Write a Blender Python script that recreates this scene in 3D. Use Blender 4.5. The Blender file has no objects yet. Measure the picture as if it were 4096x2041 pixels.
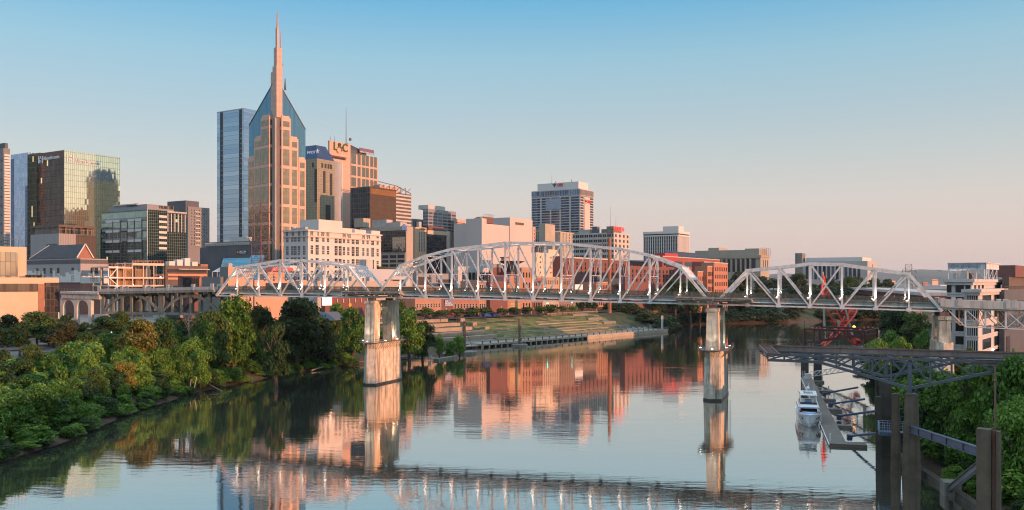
import bpy, bmesh, math, random
import numpy as np
from mathutils import Vector, Matrix
R = math.radians
random.seed(7)
S = bpy.context.scene
COL = S.collection

# ---------------------------------------------------------------- camera
F = 3500.0                      # focal length in photo pixels (photo 4096 x 2041)
HZ = 1130.0                     # horizon row
CAMZ = 30.0
cam = bpy.data.cameras.new('camera')
cam.sensor_width = 36.0
cam.lens = 36.0 * F / 4096.0
cam.shift_y = (HZ - 1020.5) / 4096.0
cam.clip_start = 0.5
cam.clip_end = 60000
cam_o = bpy.data.objects.new('camera', cam)
cam_o.location = (0, 0, CAMZ)
cam_o.rotation_euler = (R(90), 0, 0)
COL.objects.link(cam_o)
S.camera = cam_o

# ---------------------------------------------------------------- sky and sun
EXPO = 0.8
SUN_AZ = R(119)                 # clockwise from +Y (view direction)
SUN_EL = R(7.2)
world = bpy.data.worlds.new('World')
S.world = world
world.use_nodes = True
wn, wl = world.node_tree.nodes, world.node_tree.links
bg = wn['Background']
sky = wn.new('ShaderNodeTexSky')
sky.sky_type = 'NISHITA'
sky.sun_disc = False
sky.sun_elevation = SUN_EL
sky.sun_rotation = SUN_AZ
sky.air_density = 1.0
sky.dust_density = 1.2
sky.ozone_density = 3.0
SKY_STR = 0.13
# dawn sky: the low sun's physical sky leaves out the pink belt opposite the sun, so an
# elevation gradient (blue higher up to pink at the horizon) is mixed into it
wtc = wn.new('ShaderNodeTexCoord')
wsep = wn.new('ShaderNodeSeparateXYZ')
wl.new(wtc.outputs['Generated'], wsep.inputs[0])
ramp = wn.new('ShaderNodeValToRGB')
wl.new(wsep.outputs['Z'], ramp.inputs[0])
def lin(c):
    c = c / 255.0
    return c / 12.92 if c <= 0.04045 else ((c + 0.055) / 1.055) ** 2.4
def rgb(r, g, b, k=1.0):
    return (lin(r) * k, lin(g) * k, lin(b) * k, 1.0)
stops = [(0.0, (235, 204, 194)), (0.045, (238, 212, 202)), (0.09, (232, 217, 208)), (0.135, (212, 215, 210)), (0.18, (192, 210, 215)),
         (0.245, (164, 207, 223)), (0.31, (110, 188, 228)), (0.42, (175, 210, 235), 1.5), (1.0, (205, 222, 240), 2.15)]  # top stops, above the view, brightened as added fill light
el = ramp.color_ramp.elements
while len(el) < len(stops):
    el.new(0.5)
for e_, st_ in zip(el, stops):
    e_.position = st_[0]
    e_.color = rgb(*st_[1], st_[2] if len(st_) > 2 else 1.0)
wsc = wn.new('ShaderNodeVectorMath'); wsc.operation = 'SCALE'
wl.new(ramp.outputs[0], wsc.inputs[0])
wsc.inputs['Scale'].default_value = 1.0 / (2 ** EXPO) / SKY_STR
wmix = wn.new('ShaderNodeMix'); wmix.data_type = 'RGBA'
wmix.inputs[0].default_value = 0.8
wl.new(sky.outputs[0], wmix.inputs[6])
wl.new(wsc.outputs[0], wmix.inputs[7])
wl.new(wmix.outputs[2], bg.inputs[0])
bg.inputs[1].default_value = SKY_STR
sun = bpy.data.lights.new('sun', 'SUN')
sun.energy = 3.5
sun.angle = R(0.5)
sun.color = (1.0, 0.45, 0.23)
sun_o = bpy.data.objects.new('sun', sun)
sdir = Vector((math.sin(SUN_AZ) * math.cos(SUN_EL), math.cos(SUN_AZ) * math.cos(SUN_EL), math.sin(SUN_EL)))
sun_o.rotation_euler = sdir.to_track_quat('Z', 'Y').to_euler()
sun_o.location = sdir * 500
COL.objects.link(sun_o)
S.view_settings.view_transform = 'Standard'
S.view_settings.look = 'None'
S.view_settings.gamma = 1.0
S.view_settings.exposure = EXPO
S.render.film_transparent = False
S.cycles.filter_width = 1.1
S.cycles.max_bounces = 6
S.cycles.diffuse_bounces = 2
S.cycles.glossy_bounces = 3
S.cycles.transmission_bounces = 2
S.cycles.transparent_max_bounces = 4
S.cycles.caustics_reflective = False
S.cycles.caustics_refractive = False
# ---------------------------------------------------------------- helpers
Z = Vector((0, 0, 1))
W = {}                          # world origin of each built object
KIDS = {}

def V(*a):
    return Vector(a)

def at(u, v, Y):
    'the point at distance Y that the photo shows at pixel u, v'
    return V((u - 2048.0) / F * Y, Y, CAMZ - (v - HZ) / F * Y)

def zat(v, Y):
    return CAMZ - (v - HZ) / F * Y

def tag(o, label=None, cat=None, group=None, kind=None):
    if label: o['label'] = label
    if cat: o['category'] = cat
    if group: o['group'] = group
    if kind: o['kind'] = kind
    return o

def setparent(o, p):
    o.parent = p
    KIDS.setdefault(p, []).append(o)

def thing(name, label, cat, loc, group=None):
    o = bpy.data.objects.new(name, None)
    o.empty_display_size = 0.5
    o.location = loc
    COL.objects.link(o)
    W[o] = Vector(loc)
    return tag(o, label, cat, group)

def copy_tree(o, parent=None):
    c = o.copy()
    COL.objects.link(c)
    W[c] = W.get(o, V(0, 0, 0))
    if parent:
        setparent(c, parent)
    for k in KIDS.get(o, []):
        copy_tree(k, c)
    return c

class MB:
    'collects polygons; build() links them as one mesh object'
    def __init__(s, uo=None):
        s.v, s.f, s.uv, s.mi, s.m = [], [], [], [], 0
        s.uo = uo or V(0, 0, 0)
        s.sm = []
        s.smooth = False
    def poly(s, pts, uv=None):
        pts = [Vector(p) for p in pts]
        b = len(s.v)
        s.v += pts
        s.f.append(tuple(range(b, b + len(pts))))
        s.mi.append(s.m)
        s.sm.append(s.smooth)
        if uv is None:
            n = (pts[1] - pts[0]).cross(pts[2] - pts[0])
            n = n.normalized() if n.length > 1e-9 else V(0, 0, 1)
            if abs(n.z) < 0.98:
                t = V(-n.y, n.x, 0).normalized()
                bt = n.cross(t)
                if bt.z < 0: bt = -bt
            else:
                t, bt = V(1, 0, 0), V(0, 1, 0)
            uv = [((p - s.uo).dot(t), (p - s.uo).dot(bt)) for p in pts]
        s.uv += uv
    def hexa(s, a, b):
        'two loops of 4 points (bottom, top)'
        s.poly([a[3], a[2], a[1], a[0]])
        s.poly(b)
        for i in range(4):
            j = (i + 1) % 4
            s.poly([a[i], a[j], b[j], b[i]])
    def box(s, o, a, b, h):
        'o corner, a and b horizontal edge vectors, h height'
        o, a, b = Vector(o), Vector(a), Vector(b)
        if a.cross(b).z < 0: a, b = b, a
        lo = [o, o + a, o + a + b, o + b]
        s.hexa(lo, [p + V(0, 0, h) for p in lo])
    def abox(s, x0, x1, y0, y1, z0, z1):
        s.box((x0, y0, z0), V(x1 - x0, 0, 0), V(0, y1 - y0, 0), z1 - z0)
    def walls(s, o, a, b, h):
        o, a, b = Vector(o), Vector(a), Vector(b)
        if a.cross(b).z < 0: a, b = b, a
        lo = [o, o + a, o + a + b, o + b]
        for i in range(4):
            p, q = lo[i], lo[(i + 1) % 4]
            s.poly([p, q, q + V(0, 0, h), p + V(0, 0, h)])
    def beam(s, p, q, w, h, up=None):
        p, q = Vector(p), Vector(q)
        d = q - p
        if d.length < 1e-6: return
        d.normalize()
        up = Vector(up) if up else (Z if abs(d.z) < 0.95 else V(0, 1, 0))
        x = d.cross(up).normalized()
        y = x.cross(d).normalized()
        x *= w / 2; y *= h / 2
        lo = [p - x - y, p + x - y, p + x + y, p - x + y]
        hi = [q - x - y, q + x - y, q + x + y, q - x + y]
        s.hexa(lo, hi)
    def tube(s, p, q, r0, r1=None, n=8, cap=True):
        p, q = Vector(p), Vector(q)
        r1 = r0 if r1 is None else r1
        d = (q - p).normalized()
        x = d.cross(Z if abs(d.z) < 0.9 else V(1, 0, 0)).normalized()
        y = d.cross(x)
        A = [p + (x * math.cos(2 * math.pi * i / n) + y * math.sin(2 * math.pi * i / n)) * r0 for i in range(n)]
        B = [q + (x * math.cos(2 * math.pi * i / n) + y * math.sin(2 * math.pi * i / n)) * r1 for i in range(n)]
        sm, s.smooth = s.smooth, n > 5
        for i in range(n):
            j = (i + 1) % n
            s.poly([A[j], A[i], B[i], B[j]])
        s.smooth = sm
        if cap:
            s.poly(A); s.poly(B[::-1])
    def path(s, pts, r, n=6):
        for p, q in zip(pts[:-1], pts[1:]):
            s.tube(p, q, r, r, n)
    def lathe(s, c, prof, n=16):
        'prof: list of (radius, z)'
        c = Vector(c)
        sm, s.smooth = s.smooth, True
        rings = [[c + V(r * math.cos(2 * math.pi * i / n), r * math.sin(2 * math.pi * i / n), z) for i in range(n)] for r, z in prof]
        for A, B in zip(rings[:-1], rings[1:]):
            for i in range(n):
                j = (i + 1) % n
                s.poly([A[i], A[j], B[j], B[i]])
        s.smooth = sm
        s.poly(rings[-1]); s.poly(rings[0][::-1])
    def prism(s, pts, ext):
        'closed outline pts pushed along ext'
        pts = [Vector(p) for p in pts]; ext = Vector(ext)
        n = sum(((pts[i].cross(pts[(i + 1) % len(pts)])) for i in range(len(pts))), V(0, 0, 0))
        if n.dot(ext) < 0: pts = pts[::-1]
        s.poly(pts[::-1]); s.poly([p + ext for p in pts])
        for i in range(len(pts)):
            j = (i + 1) % len(pts)
            s.poly([pts[i], pts[j], pts[j] + ext, pts[i] + ext])
    def build(s, name, mats, parent=None, origin=None):
        if parent is not None:
            org = W[parent]
        else:
            org = Vector(origin) if origin is not None else (sum(s.v, V(0, 0, 0)) / max(1, len(s.v)))
            if origin is None and s.v:
                org = V(org.x, org.y, min(p.z for p in s.v))
        me = bpy.data.meshes.new(name)
        me.from_pydata([p - org for p in s.v], [], s.f)
        if not isinstance(mats, (list, tuple)): mats = [mats]
        for m in mats: me.materials.append(m)
        me.polygons.foreach_set('material_index', s.mi)
        me.polygons.foreach_set('use_smooth', s.sm)
        l = me.uv_layers.new(name='UVMap')
        l.data.foreach_set('uv', [c for t in s.uv for c in t])
        me.update()
        o = bpy.data.objects.new(name, me)
        COL.objects.link(o)
        W[o] = org
        if parent is not None: setparent(o, parent)
        else: o.location = org
        return o

def text_mesh(txt, o, ex, ey, n, width, height, depth, mat, name, parent, bold=False):
    'raised lettering: o lower left corner, ex along, ey up, n outwards'
    cu = bpy.data.curves.new('lettering', 'FONT')
    cu.body = txt
    cu.extrude = 0.0
    if bold: cu.offset = 0.012
    t = bpy.data.objects.new('lettering', cu)
    me = bpy.data.meshes.new_from_object(t)
    vs = [v.co.copy() for v in me.vertices]
    fs = [tuple(p.vertices) for p in me.polygons]
    bpy.data.objects.remove(t); bpy.data.curves.remove(cu); bpy.data.meshes.remove(me)
    x0, x1 = min(v.x for v in vs), max(v.x for v in vs)
    y0, y1 = min(v.y for v in vs), max(v.y for v in vs)
    mb = MB()
    P = [Vector(o) + Vector(ex) * ((v.x - x0) / (x1 - x0) * width) + Vector(ey) * ((v.y - y0) / (y1 - y0) * height) + Vector(n) * depth for v in vs]
    edges = {}
    for f in fs:
        mb.poly([P[i] for i in f])
        for i in range(len(f)):
            a, b = f[i], f[(i + 1) % len(f)]
            edges[(a, b)] = edges.get((a, b), 0) + 1
    back = -Vector(n) * depth
    for (a, b) in edges:
        if (b, a) not in edges:
            mb.poly([P[a], P[b], P[b] + back, P[a] + back])
    return mb.build(name, mat, parent)
# ---------------------------------------------------------------- materials
MATS = {}
class NT:
    def __init__(s, name):
        s.m = bpy.data.materials.new(name)
        s.m.use_nodes = True
        s.t = s.m.node_tree
        s.b = s.t.nodes['Principled BSDF']
    def n(s, k, **kw):
        x = s.t.nodes.new('ShaderNode' + k)
        for a, v in kw.items(): setattr(x, a, v)
        return x
    def l(s, a, b): s.t.links.new(a, b)
    def math(s, op, a, b=None):
        x = s.n('Math', operation=op)
        for i, q in enumerate((a, b)):
            if q is None: continue
            if hasattr(q, 'links'): s.l(q, x.inputs[i])
            else: x.inputs[i].default_value = q
        return x.outputs[0]
    def mix(s, f, a, b, blend='MIX'):
        x = s.n('Mix', data_type='RGBA', blend_type=blend)
        for i, q in ((0, f), (6, a), (7, b)):
            if hasattr(q, 'links'): s.l(q, x.inputs[i])
            else: x.inputs[i].default_value = q
        return x.outputs[2]
    def noise(s, scale, detail=4, sx=1, sy=1, sz=1, coord='Object', rough=0.6):
        tc = s.n('TexCoord')
        mp = s.n('Mapping')
        mp.inputs['Scale'].default_value = (sx, sy, sz)
        s.l(tc.outputs[coord], mp.inputs[0])
        x = s.n('TexNoise')
        x.inputs['Scale'].default_value = scale
        x.inputs['Detail'].default_value = detail
        x.inputs['Roughness'].default_value = rough
        s.l(mp.outputs[0], x.inputs[0])
        return x.outputs['Fac']
    def ramp(s, f, *st):
        x = s.n('ValToRGB')
        e = x.color_ramp.elements
        while len(e) < len(st): e.new(0.5)
        for q, (p, c) in zip(e, st):
            q.position = p
            q.color = c if len(c) == 4 else (*c, 1)
        s.l(f, x.inputs[0])
        return x.outputs[0]

def c4(c, k=1.0):
    return (c[0] * k, c[1] * k, c[2] * k, 1.0)

def plain(name, col, rough=0.75, var=0.18, scale=0.6, streak=0.0, bump=0.0, metal=0.0, spec=0.4, dirt=None):
    'weathered paint, stone, concrete or metal'
    if name in MATS: return MATS[name]
    t = NT(name)
    f = t.noise(scale, 6)
    f2 = t.noise(scale * 7, 3)
    lo, hi = c4(col, 1 - var), c4(col, 1 + var)
    c = t.ramp(f, (0.3, lo), (0.7, hi))
    c = t.mix(t.math('MULTIPLY', f2, 0.35), c, c4(col, 1 - var * 1.6))
    if streak:
        g = t.noise(1.0, 5, 1.3, 1.3, 0.07)
        g = t.ramp(g, (0.47, (0, 0, 0)), (0.68, (1, 1, 1)))
        c = t.mix(t.math('MULTIPLY', g, streak), c, c4(dirt or (0.06, 0.05, 0.04)))
    t.l(c, t.b.inputs['Base Color'])
    t.b.inputs['Roughness'].default_value = rough
    t.b.inputs['Metallic'].default_value = metal
    t.b.inputs['Specular IOR Level'].default_value = spec
    if bump:
        b = t.n('Bump'); b.inputs['Strength'].default_value = bump; b.inputs['Distance'].default_value = 0.05
        t.l(t.noise(scale * 10, 4), b.inputs['Height']); t.l(b.outputs[0], t.b.inputs['Normal'])
    MATS[name] = t.m
    return t.m

def bricks(name, c1, c2, mortar, bw=0.6, bh=0.22, ms=0.03, var=0.25):
    if name in MATS: return MATS[name]
    t = NT(name)
    uv = t.n('UVMap')
    b = t.n('TexBrick')
    t.l(uv.outputs[0], b.inputs[0])
    b.inputs['Color1'].default_value = c4(c1); b.inputs['Color2'].default_value = c4(c2); b.inputs['Mortar'].default_value = c4(mortar)
    b.inputs['Scale'].default_value = 1; b.inputs['Brick Width'].default_value = bw; b.inputs['Row Height'].default_value = bh
    b.inputs['Mortar Size'].default_value = ms
    f = t.noise(0.25, 6)
    c = t.mix(t.ramp(f, (0.35, (0, 0, 0)), (0.75, (var, var, var))), b.outputs[0], c4(c1, 0.45))
    t.l(c, t.b.inputs['Base Color'])
    t.b.inputs['Roughness'].default_value = 0.85
    MATS[name] = t.m
    return t.m

def curtain(name, ca, cb, pw, ph, mull=(0.1, 0.1, 0.1), ms=0.12, metal=0.5, rough=0.08, tilt=0.012, spandrel=None, sfrac=0.3, lit=0.0, off=0.0):
    'curtain wall: panes of slightly different tint and tilt between mullions (UV in metres)'
    if name in MATS: return MATS[name]
    t = NT(name)
    uv = t.n('UVMap')
    b = t.n('TexBrick', offset=off)
    t.l(uv.outputs[0], b.inputs[0])
    b.inputs['Color1'].default_value = c4(ca); b.inputs['Color2'].default_value = c4(cb); b.inputs['Mortar'].default_value = c4(mull)
    b.inputs['Scale'].default_value = 1; b.inputs['Brick Width'].default_value = pw; b.inputs['Row Height'].default_value = ph
    b.inputs['Mortar Size'].default_value = ms; b.inputs['Mortar Smooth'].default_value = 0.1
    col = b.outputs[0]
    glassy = t.math('SUBTRACT', 1.0, b.outputs['Fac'])
    sp = t.n('SeparateXYZ'); t.l(uv.outputs[0], sp.inputs[0])
    if spandrel:
        fr = t.math('FRACT', t.math('DIVIDE', sp.outputs[1], ph))
        isp = t.math('LESS_THAN', fr, sfrac)
        col = t.mix(isp, col, c4(spandrel))
        glassy = t.math('MULTIPLY', glassy, t.math('SUBTRACT', 1.0, t.math('MULTIPLY', isp, 0.75)))
    t.l(col, t.b.inputs['Base Color'])
    t.l(t.math('MULTIPLY', glassy, metal), t.b.inputs['Metallic'])
    t.l(t.math('ADD', rough, t.math('MULTIPLY', t.math('SUBTRACT', 1.0, glassy), 0.5)), t.b.inputs['Roughness'])
    # pane tilt
    fl = t.n('Combine' + 'XYZ')
    t.l(t.math('FLOOR', t.math('DIVIDE', sp.outputs[0], pw)), fl.inputs[0])
    t.l(t.math('FLOOR', t.math('DIVIDE', sp.outputs[1], ph)), fl.inputs[1])
    wnz = t.n('TexWhiteNoise', noise_dimensions='2D'); t.l(fl.outputs[0], wnz.inputs['Vector'])
    sub = t.n('VectorMath', operation='SUBTRACT'); t.l(wnz.outputs['Color'], sub.inputs[0]); sub.inputs[1].default_value = (0.5, 0.5, 0.5)
    sc = t.n('VectorMath', operation='SCALE'); t.l(sub.outputs[0], sc.inputs[0]); sc.inputs['Scale'].default_value = tilt * 2
    g = t.n('NewGeometry')
    ad = t.n('VectorMath', operation='ADD'); t.l(g.outputs['Normal'], ad.inputs[0]); t.l(sc.outputs[0], ad.inputs[1])
    nm = t.n('VectorMath', operation='NORMALIZE'); t.l(ad.outputs[0], nm.inputs[0])
    t.l(nm.outputs[0], t.b.inputs['Normal'])
    if lit:
        on = t.math('GREATER_THAN', wnz.outputs['Value'], 1 - lit)
        t.b.inputs['Emission Color'].default_value = (1, 0.75, 0.35, 1)
        t.l(t.math('MULTIPLY', on, 0.5), t.b.inputs['Emission Strength'])
    MATS[name] = t.m
    return t.m

def glass(name, col=(0.02, 0.025, 0.03), metal=0.25, rough=0.08):
    if name in MATS: return MATS[name]
    t = NT(name)
    oi = t.n('ObjectInfo')
    gi = t.n('NewGeometry')
    r = t.math('ADD', oi.outputs['Random'], gi.outputs['Random Per Island'])
    r = t.math('FRACT', r)
    t.l(t.ramp(r, (0.0, c4(col, 0.5)), (0.7, c4(col, 1.2)), (1.0, c4(col, 2.4))), t.b.inputs['Base Color'])
    t.b.inputs['Roughness'].default_value = rough
    t.b.inputs['Metallic'].default_value = metal
    t.b.inputs['Specular IOR Level'].default_value = 0.6
    MATS[name] = t.m
    return t.m

def emit(name, col, strength):
    if name in MATS: return MATS[name]
    t = NT(name)
    t.b.inputs['Base Color'].default_value = c4(col)
    t.b.inputs['Emission Color'].default_value = c4(col)
    t.b.inputs['Emission Strength'].default_value = strength
    MATS[name] = t.m
    return t.m

def leafmat(name, dark, mid, light, trans=0.25):
    if name in MATS: return MATS[name]
    t = NT(name)
    gi = t.n('NewGeometry')
    oi = t.n('ObjectInfo')
    f = t.noise(0.35, 2)
    r = t.math('ADD', t.math('MULTIPLY', gi.outputs['Random Per Island'], 0.55), t.math('MULTIPLY', f, 0.55))
    r = t.math('ADD', r, t.math('MULTIPLY', t.math('SUBTRACT', oi.outputs['Random'], 0.5), 0.35))
    c = t.ramp(r, (0.15, dark), (0.5, mid), (0.9, light))
    t.l(c, t.b.inputs['Base Color'])
    t.b.inputs['Roughness'].default_value = 0.55
    t.b.inputs['Specular IOR Level'].default_value = 0.25
    tr = t.n('BsdfTranslucent')
    t.l(t.mix(0.5, c, c4(light)), tr.inputs[0])
    mx = t.n('MixShader'); mx.inputs[0].default_value = trans
    t.l(t.b.outputs[0], mx.inputs[1]); t.l(tr.outputs[0], mx.inputs[2])
    t.l(mx.outputs[0], t.t.nodes['Material Output'].inputs[0])
    MATS[name] = t.m
    return t.m

WHITE_PAINT = plain('white_paint', (0.72, 0.69, 0.67), 0.5, 0.10, 0.5, streak=0.35, dirt=(0.25, 0.13, 0.06))
STEEL = plain('bluegrey_steel', (0.095, 0.112, 0.135), 0.5, 0.25, 0.5, streak=0.4, dirt=(0.10, 0.06, 0.04))
RUST = plain('rusty_steel', (0.20, 0.11, 0.085), 0.8, 0.3, 0.7, streak=0.4, dirt=(0.10, 0.045, 0.02))
DARKRED = plain('dark_red_steel', (0.075, 0.022, 0.018), 0.6, 0.25)
CONC = plain('concrete', (0.36, 0.33, 0.29), 0.85, 0.2, 0.3, streak=0.6, bump=0.3)
OLDCONC = plain('old_concrete', (0.22, 0.20, 0.165), 0.9, 0.3, 0.4, streak=0.6, bump=0.3)
PIERCONC = plain('pier_concrete', (0.66, 0.575, 0.46), 0.9, 0.32, 0.5, streak=0.9, dirt=(0.19, 0.155, 0.115), bump=0.3, spec=0.15)
WOODPILE = plain('weathered_pile', (0.145, 0.108, 0.075), 0.9, 0.35, 0.4, streak=0.7, bump=0.4)
ASPHALT = plain('asphalt', (0.06, 0.06, 0.062), 0.9, 0.25, 0.2)
ROOF = plain('flat_roof', (0.28, 0.27, 0.27), 0.9, 0.2, 0.15)
WIN = glass('window_glass')
WINB = glass('window_glass_blue', (0.03, 0.05, 0.09), 0.4)
FRAME = plain('window_frame', (0.55, 0.52, 0.48), 0.6, 0.1)
DFRAME = plain('dark_frame', (0.05, 0.045, 0.045), 0.5, 0.2)
LAMP = emit('lamp_glow', (1.0, 0.93, 0.75), 14.0)
# ---------------------------------------------------------------- terrain and river
LEFT = [(-85, -500), (-85, 146), (-83, 167), (-87, 198), (-86, 238), (-76, 276), (-68, 300), (-54, 313), (-44, 335), (-33, 375), (-16, 401),
        (94, 531), (102, 548), (116, 617), (204, 652), (330, 725), (520, 855), (900, 1100), (1500, 1500)]
RIGHT = [(1600, 1420), (960, 1000), (580, 770), (360, 640), (235, 550), (168, 420), (135, 340), (116, 290), (100, 230), (82, 180),
         (66, 151), (61, 115), (62, 60), (65, -500)]
POLY = np.array(LEFT + RIGHT, float)
NL = len(LEFT)

def river(x, y):
    'signed distance outside the river and the side (True = left bank)'
    x = np.atleast_1d(np.asarray(x, float)); y = np.atleast_1d(np.asarray(y, float))
    best = np.full(x.shape, 1e9); seg = np.zeros(x.shape, int); ins = np.zeros(x.shape, bool)
    n = len(POLY)
    for i in range(n):
        ax, ay = POLY[i]; bx, by = POLY[(i + 1) % n]
        dx, dy = bx - ax, by - ay
        t = np.clip(((x - ax) * dx + (y - ay) * dy) / (dx * dx + dy * dy), 0, 1)
        q = np.hypot(x - ax - t * dx, y - ay - t * dy)
        m = q < best
        best = np.where(m, q, best); seg = np.where(m, i, seg)
        c = ((ay > y) != (by > y)) & (x < (bx - ax) * (y - ay) / (by - ay + 1e-12) + ax)
        ins ^= c
    return np.where(ins, -best, best), seg < NL - 1, seg

def ground_z(x, y):
    d, left, seg = river(x, y)
    x = np.atleast_1d(np.asarray(x, float)); y = np.atleast_1d(np.asarray(y, float))
    zl = np.interp(d, [-12, 0, 3, 14, 32, 45, 90, 300, 700, 3000], [-4, -0.4, 0.9, 4.0, 9.6, 10.2, 11, 15, 22, 22])
    zp = np.interp(d, [-12, 0, 1, 7, 10, 34, 48, 60, 110, 300, 700, 3000], [-4, -4, 1.0, 1.5, 2.1, 11.2, 11.5, 11.8, 12.5, 15, 22, 22])
    zf = np.interp(d, [-12, 0, 3, 30, 45, 130, 300, 700, 3000], [-4, -0.4, 1.2, 11.5, 13, 22, 25, 22, 20])
    zr = np.interp(d, [-12, 0, 0.5, 3, 30, 60, 200, 3000], [-4, -3, -0.5, 0.8, 5.5, 8, 11, 14])
    park = left & (seg == 10)
    far = left & (seg > 10)
    z = np.where(park, zp, np.where(far, zf, zl))
    # blend where the three left bank profiles meet
    t = np.clip((y - x * 0.75 - 375) / 40, 0, 1)
    z = np.where(left & (seg >= 8) & (seg <= 10), zl * (1 - t) + zp * t, z)
    z = np.where(~left, zr, z)
    return z, d, left, seg

def gz(x, y):
    return float(ground_z(x, y)[0][0])

def axis(lo, hi, step, far, k=1.35):
    a = list(np.arange(lo, hi + 0.1, step))
    s = step
    while a[-1] < far:
        s *= k; a.append(a[-1] + s)
    s = step
    while a[0] > -far:
        s *= k; a.insert(0, a[0] - s)
    return np.array(a)

gx, gy = axis(-260, 420, 4, 16000), axis(-30, 790, 4, 16000)
XX, YY = np.meshgrid(gx, gy)
zz, dd, ll, ss = ground_z(XX.ravel(), YY.ravel())
rng = np.random.default_rng(3)
zz = zz + np.where(np.abs(dd) < 60, rng.normal(0, 0.12, zz.shape), 0)
zz = zz.reshape(XX.shape); nx = len(gx); ny = len(gy)
verts = np.stack([XX.ravel(), YY.ravel(), zz.ravel()], 1)
idx = np.arange(nx * ny).reshape(ny, nx)
quads = np.stack([idx[:-1, :-1], idx[:-1, 1:], idx[1:, 1:], idx[1:, :-1]], -1).reshape(-1, 4)
cx = verts[quads].mean(1)
_, dc, lc, sc_ = ground_z(cx[:, 0], cx[:, 1])
mi = np.zeros(len(quads), int)
mi[(dc < 5)] = 1
mi[lc & (sc_ <= 9) & (dc > 46)] = 2
mi[lc & (sc_ == 10) & (dc > 50)] = 2
mi[lc & (sc_ == 10) & (dc < 12)] = 2
mi[lc & (dc > 150)] = 2
mi[~lc & (dc > 70)] = 2
me = bpy.data.meshes.new('ground')
me.from_pydata(verts.tolist(), [], quads.tolist())
me.materials.append(plain('undergrowth_soil', (0.045, 0.055, 0.02), 0.95, 0.4, 0.25))
me.materials.append(plain('mud_bank', (0.085, 0.052, 0.03), 0.9, 0.45, 0.35, bump=0.6))
me.materials.append(plain('paved_ground', (0.20, 0.185, 0.17), 0.9, 0.25, 0.08))
me.polygons.foreach_set('material_index', mi.tolist())
me.polygons.foreach_set('use_smooth', [True] * len(mi))
me.update()
ground = bpy.data.objects.new('ground', me)
COL.objects.link(ground)
tag(ground, kind='structure')

# water ------------------------------------------------------------
t = NT('river_water')
t.b.inputs['Base Color'].default_value = (0.065, 0.068, 0.055, 1)
t.b.inputs['Roughness'].default_value = 0.03
t.b.inputs['IOR'].default_value = 1.9
geo = t.n('NewGeometry')
def wnoise(sx, sy, detail, rough=0.5):
    mp = t.n('Mapping'); mp.inputs['Scale'].default_value = (sx, sy, 1)
    mp.inputs['Rotation'].default_value = (0, 0, R(4))
    t.l(geo.outputs['Position'], mp.inputs[0])
    q = t.n('TexNoise'); q.inputs['Scale'].default_value = 1; q.inputs['Detail'].default_value = detail; q.inputs['Roughness'].default_value = rough
    t.l(mp.outputs[0], q.inputs[0])
    return q.outputs['Fac']
a1 = wnoise(0.22, 0.75, 3)
a2 = wnoise(0.055, 0.16, 2)
patch = wnoise(0.006, 0.02, 2)
patch = t.ramp(patch, (0.40, (0.26, 0.26, 0.26)), (0.55, (.55, .55, .55)), (0.70, (1.35, 1.35, 1.35)))
sy = t.n('SeparateXYZ'); t.l(geo.outputs['Position'], sy.inputs[0])
mr = t.n('MapRange'); t.l(sy.outputs[1], mr.inputs[0]); mr.inputs[1].default_value = 120; mr.inputs[2].default_value = 200; mr.inputs[3].default_value = 1.0; mr.inputs[4].default_value = 1.0
a3 = wnoise(0.7, 1.9, 2)
h = t.math('MULTIPLY', t.math('ADD', t.math('ADD', a1, t.math('MULTIPLY', a3, .3)), t.math('MULTIPLY', a2, 1.8)), t.math('MULTIPLY', patch, mr.outputs[0]))
bp = t.n('Bump'); bp.inputs['Strength'].default_value = 1.0; bp.inputs['Distance'].default_value = 0.027
t.l(h, bp.inputs['Height']); t.l(bp.outputs[0], t.b.inputs['Normal'])
gls = t.n('BsdfGlossy'); gls.inputs['Color'].default_value = (1.0, 0.93, 0.86, 1); gls.inputs['Roughness'].default_value = 0.03
t.l(bp.outputs[0], gls.inputs['Normal'])
mxw = t.n('MixShader'); mxw.inputs[0].default_value = 0.67
t.l(t.b.outputs[0], mxw.inputs[1]); t.l(gls.outputs[0], mxw.inputs[2]); t.l(mxw.outputs[0], t.t.nodes['Material Output'].inputs[0])
m = MB()
m.poly([V(-140, -500, 0), V(1700, -500, 0), V(1700, 1600, 0), V(-140, 1600, 0)])
water = m.build('water', t.m)
tag(water, kind='structure')
# ---------------------------------------------------------------- truss bridge
P1 = V(-40.2, 256.7, 0)
BD = V(0.939, -0.344, 0)        # along the bridge, to the right
BN = V(0.344, 0.939, 0)         # across it, away from the camera
BW = 10.8
def s_of(u, n=0.0):
    k = (u - 2048.0) / F
    o = P1 + BN * n
    return (k * o.y - o.x) / (BD.x - k * BD.y)
def bp_(s, n, z):
    p = P1 + BD * s + BN * n
    return V(p.x, p.y, z)
def zb_of(s, v):
    return zat(v, (P1 + BD * s).y)

bridge = thing('truss_bridge', 'long white steel pedestrian truss bridge of three arched spans on stone piers crossing the river', 'bridge', tuple(P1 + V(0, 0, 0)))
RAILM = plain('olive_railing', (0.125, 0.115, 0.085), 0.7, 0.25)
DECKG = plain('bridge_girder', (0.34, 0.33, 0.29), 0.6, 0.2, streak=0.4, dirt=(0.2, 0.11, 0.06))
SOFF = plain('bridge_soffit', (0.10, 0.085, 0.07), 0.9, 0.3)

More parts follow.
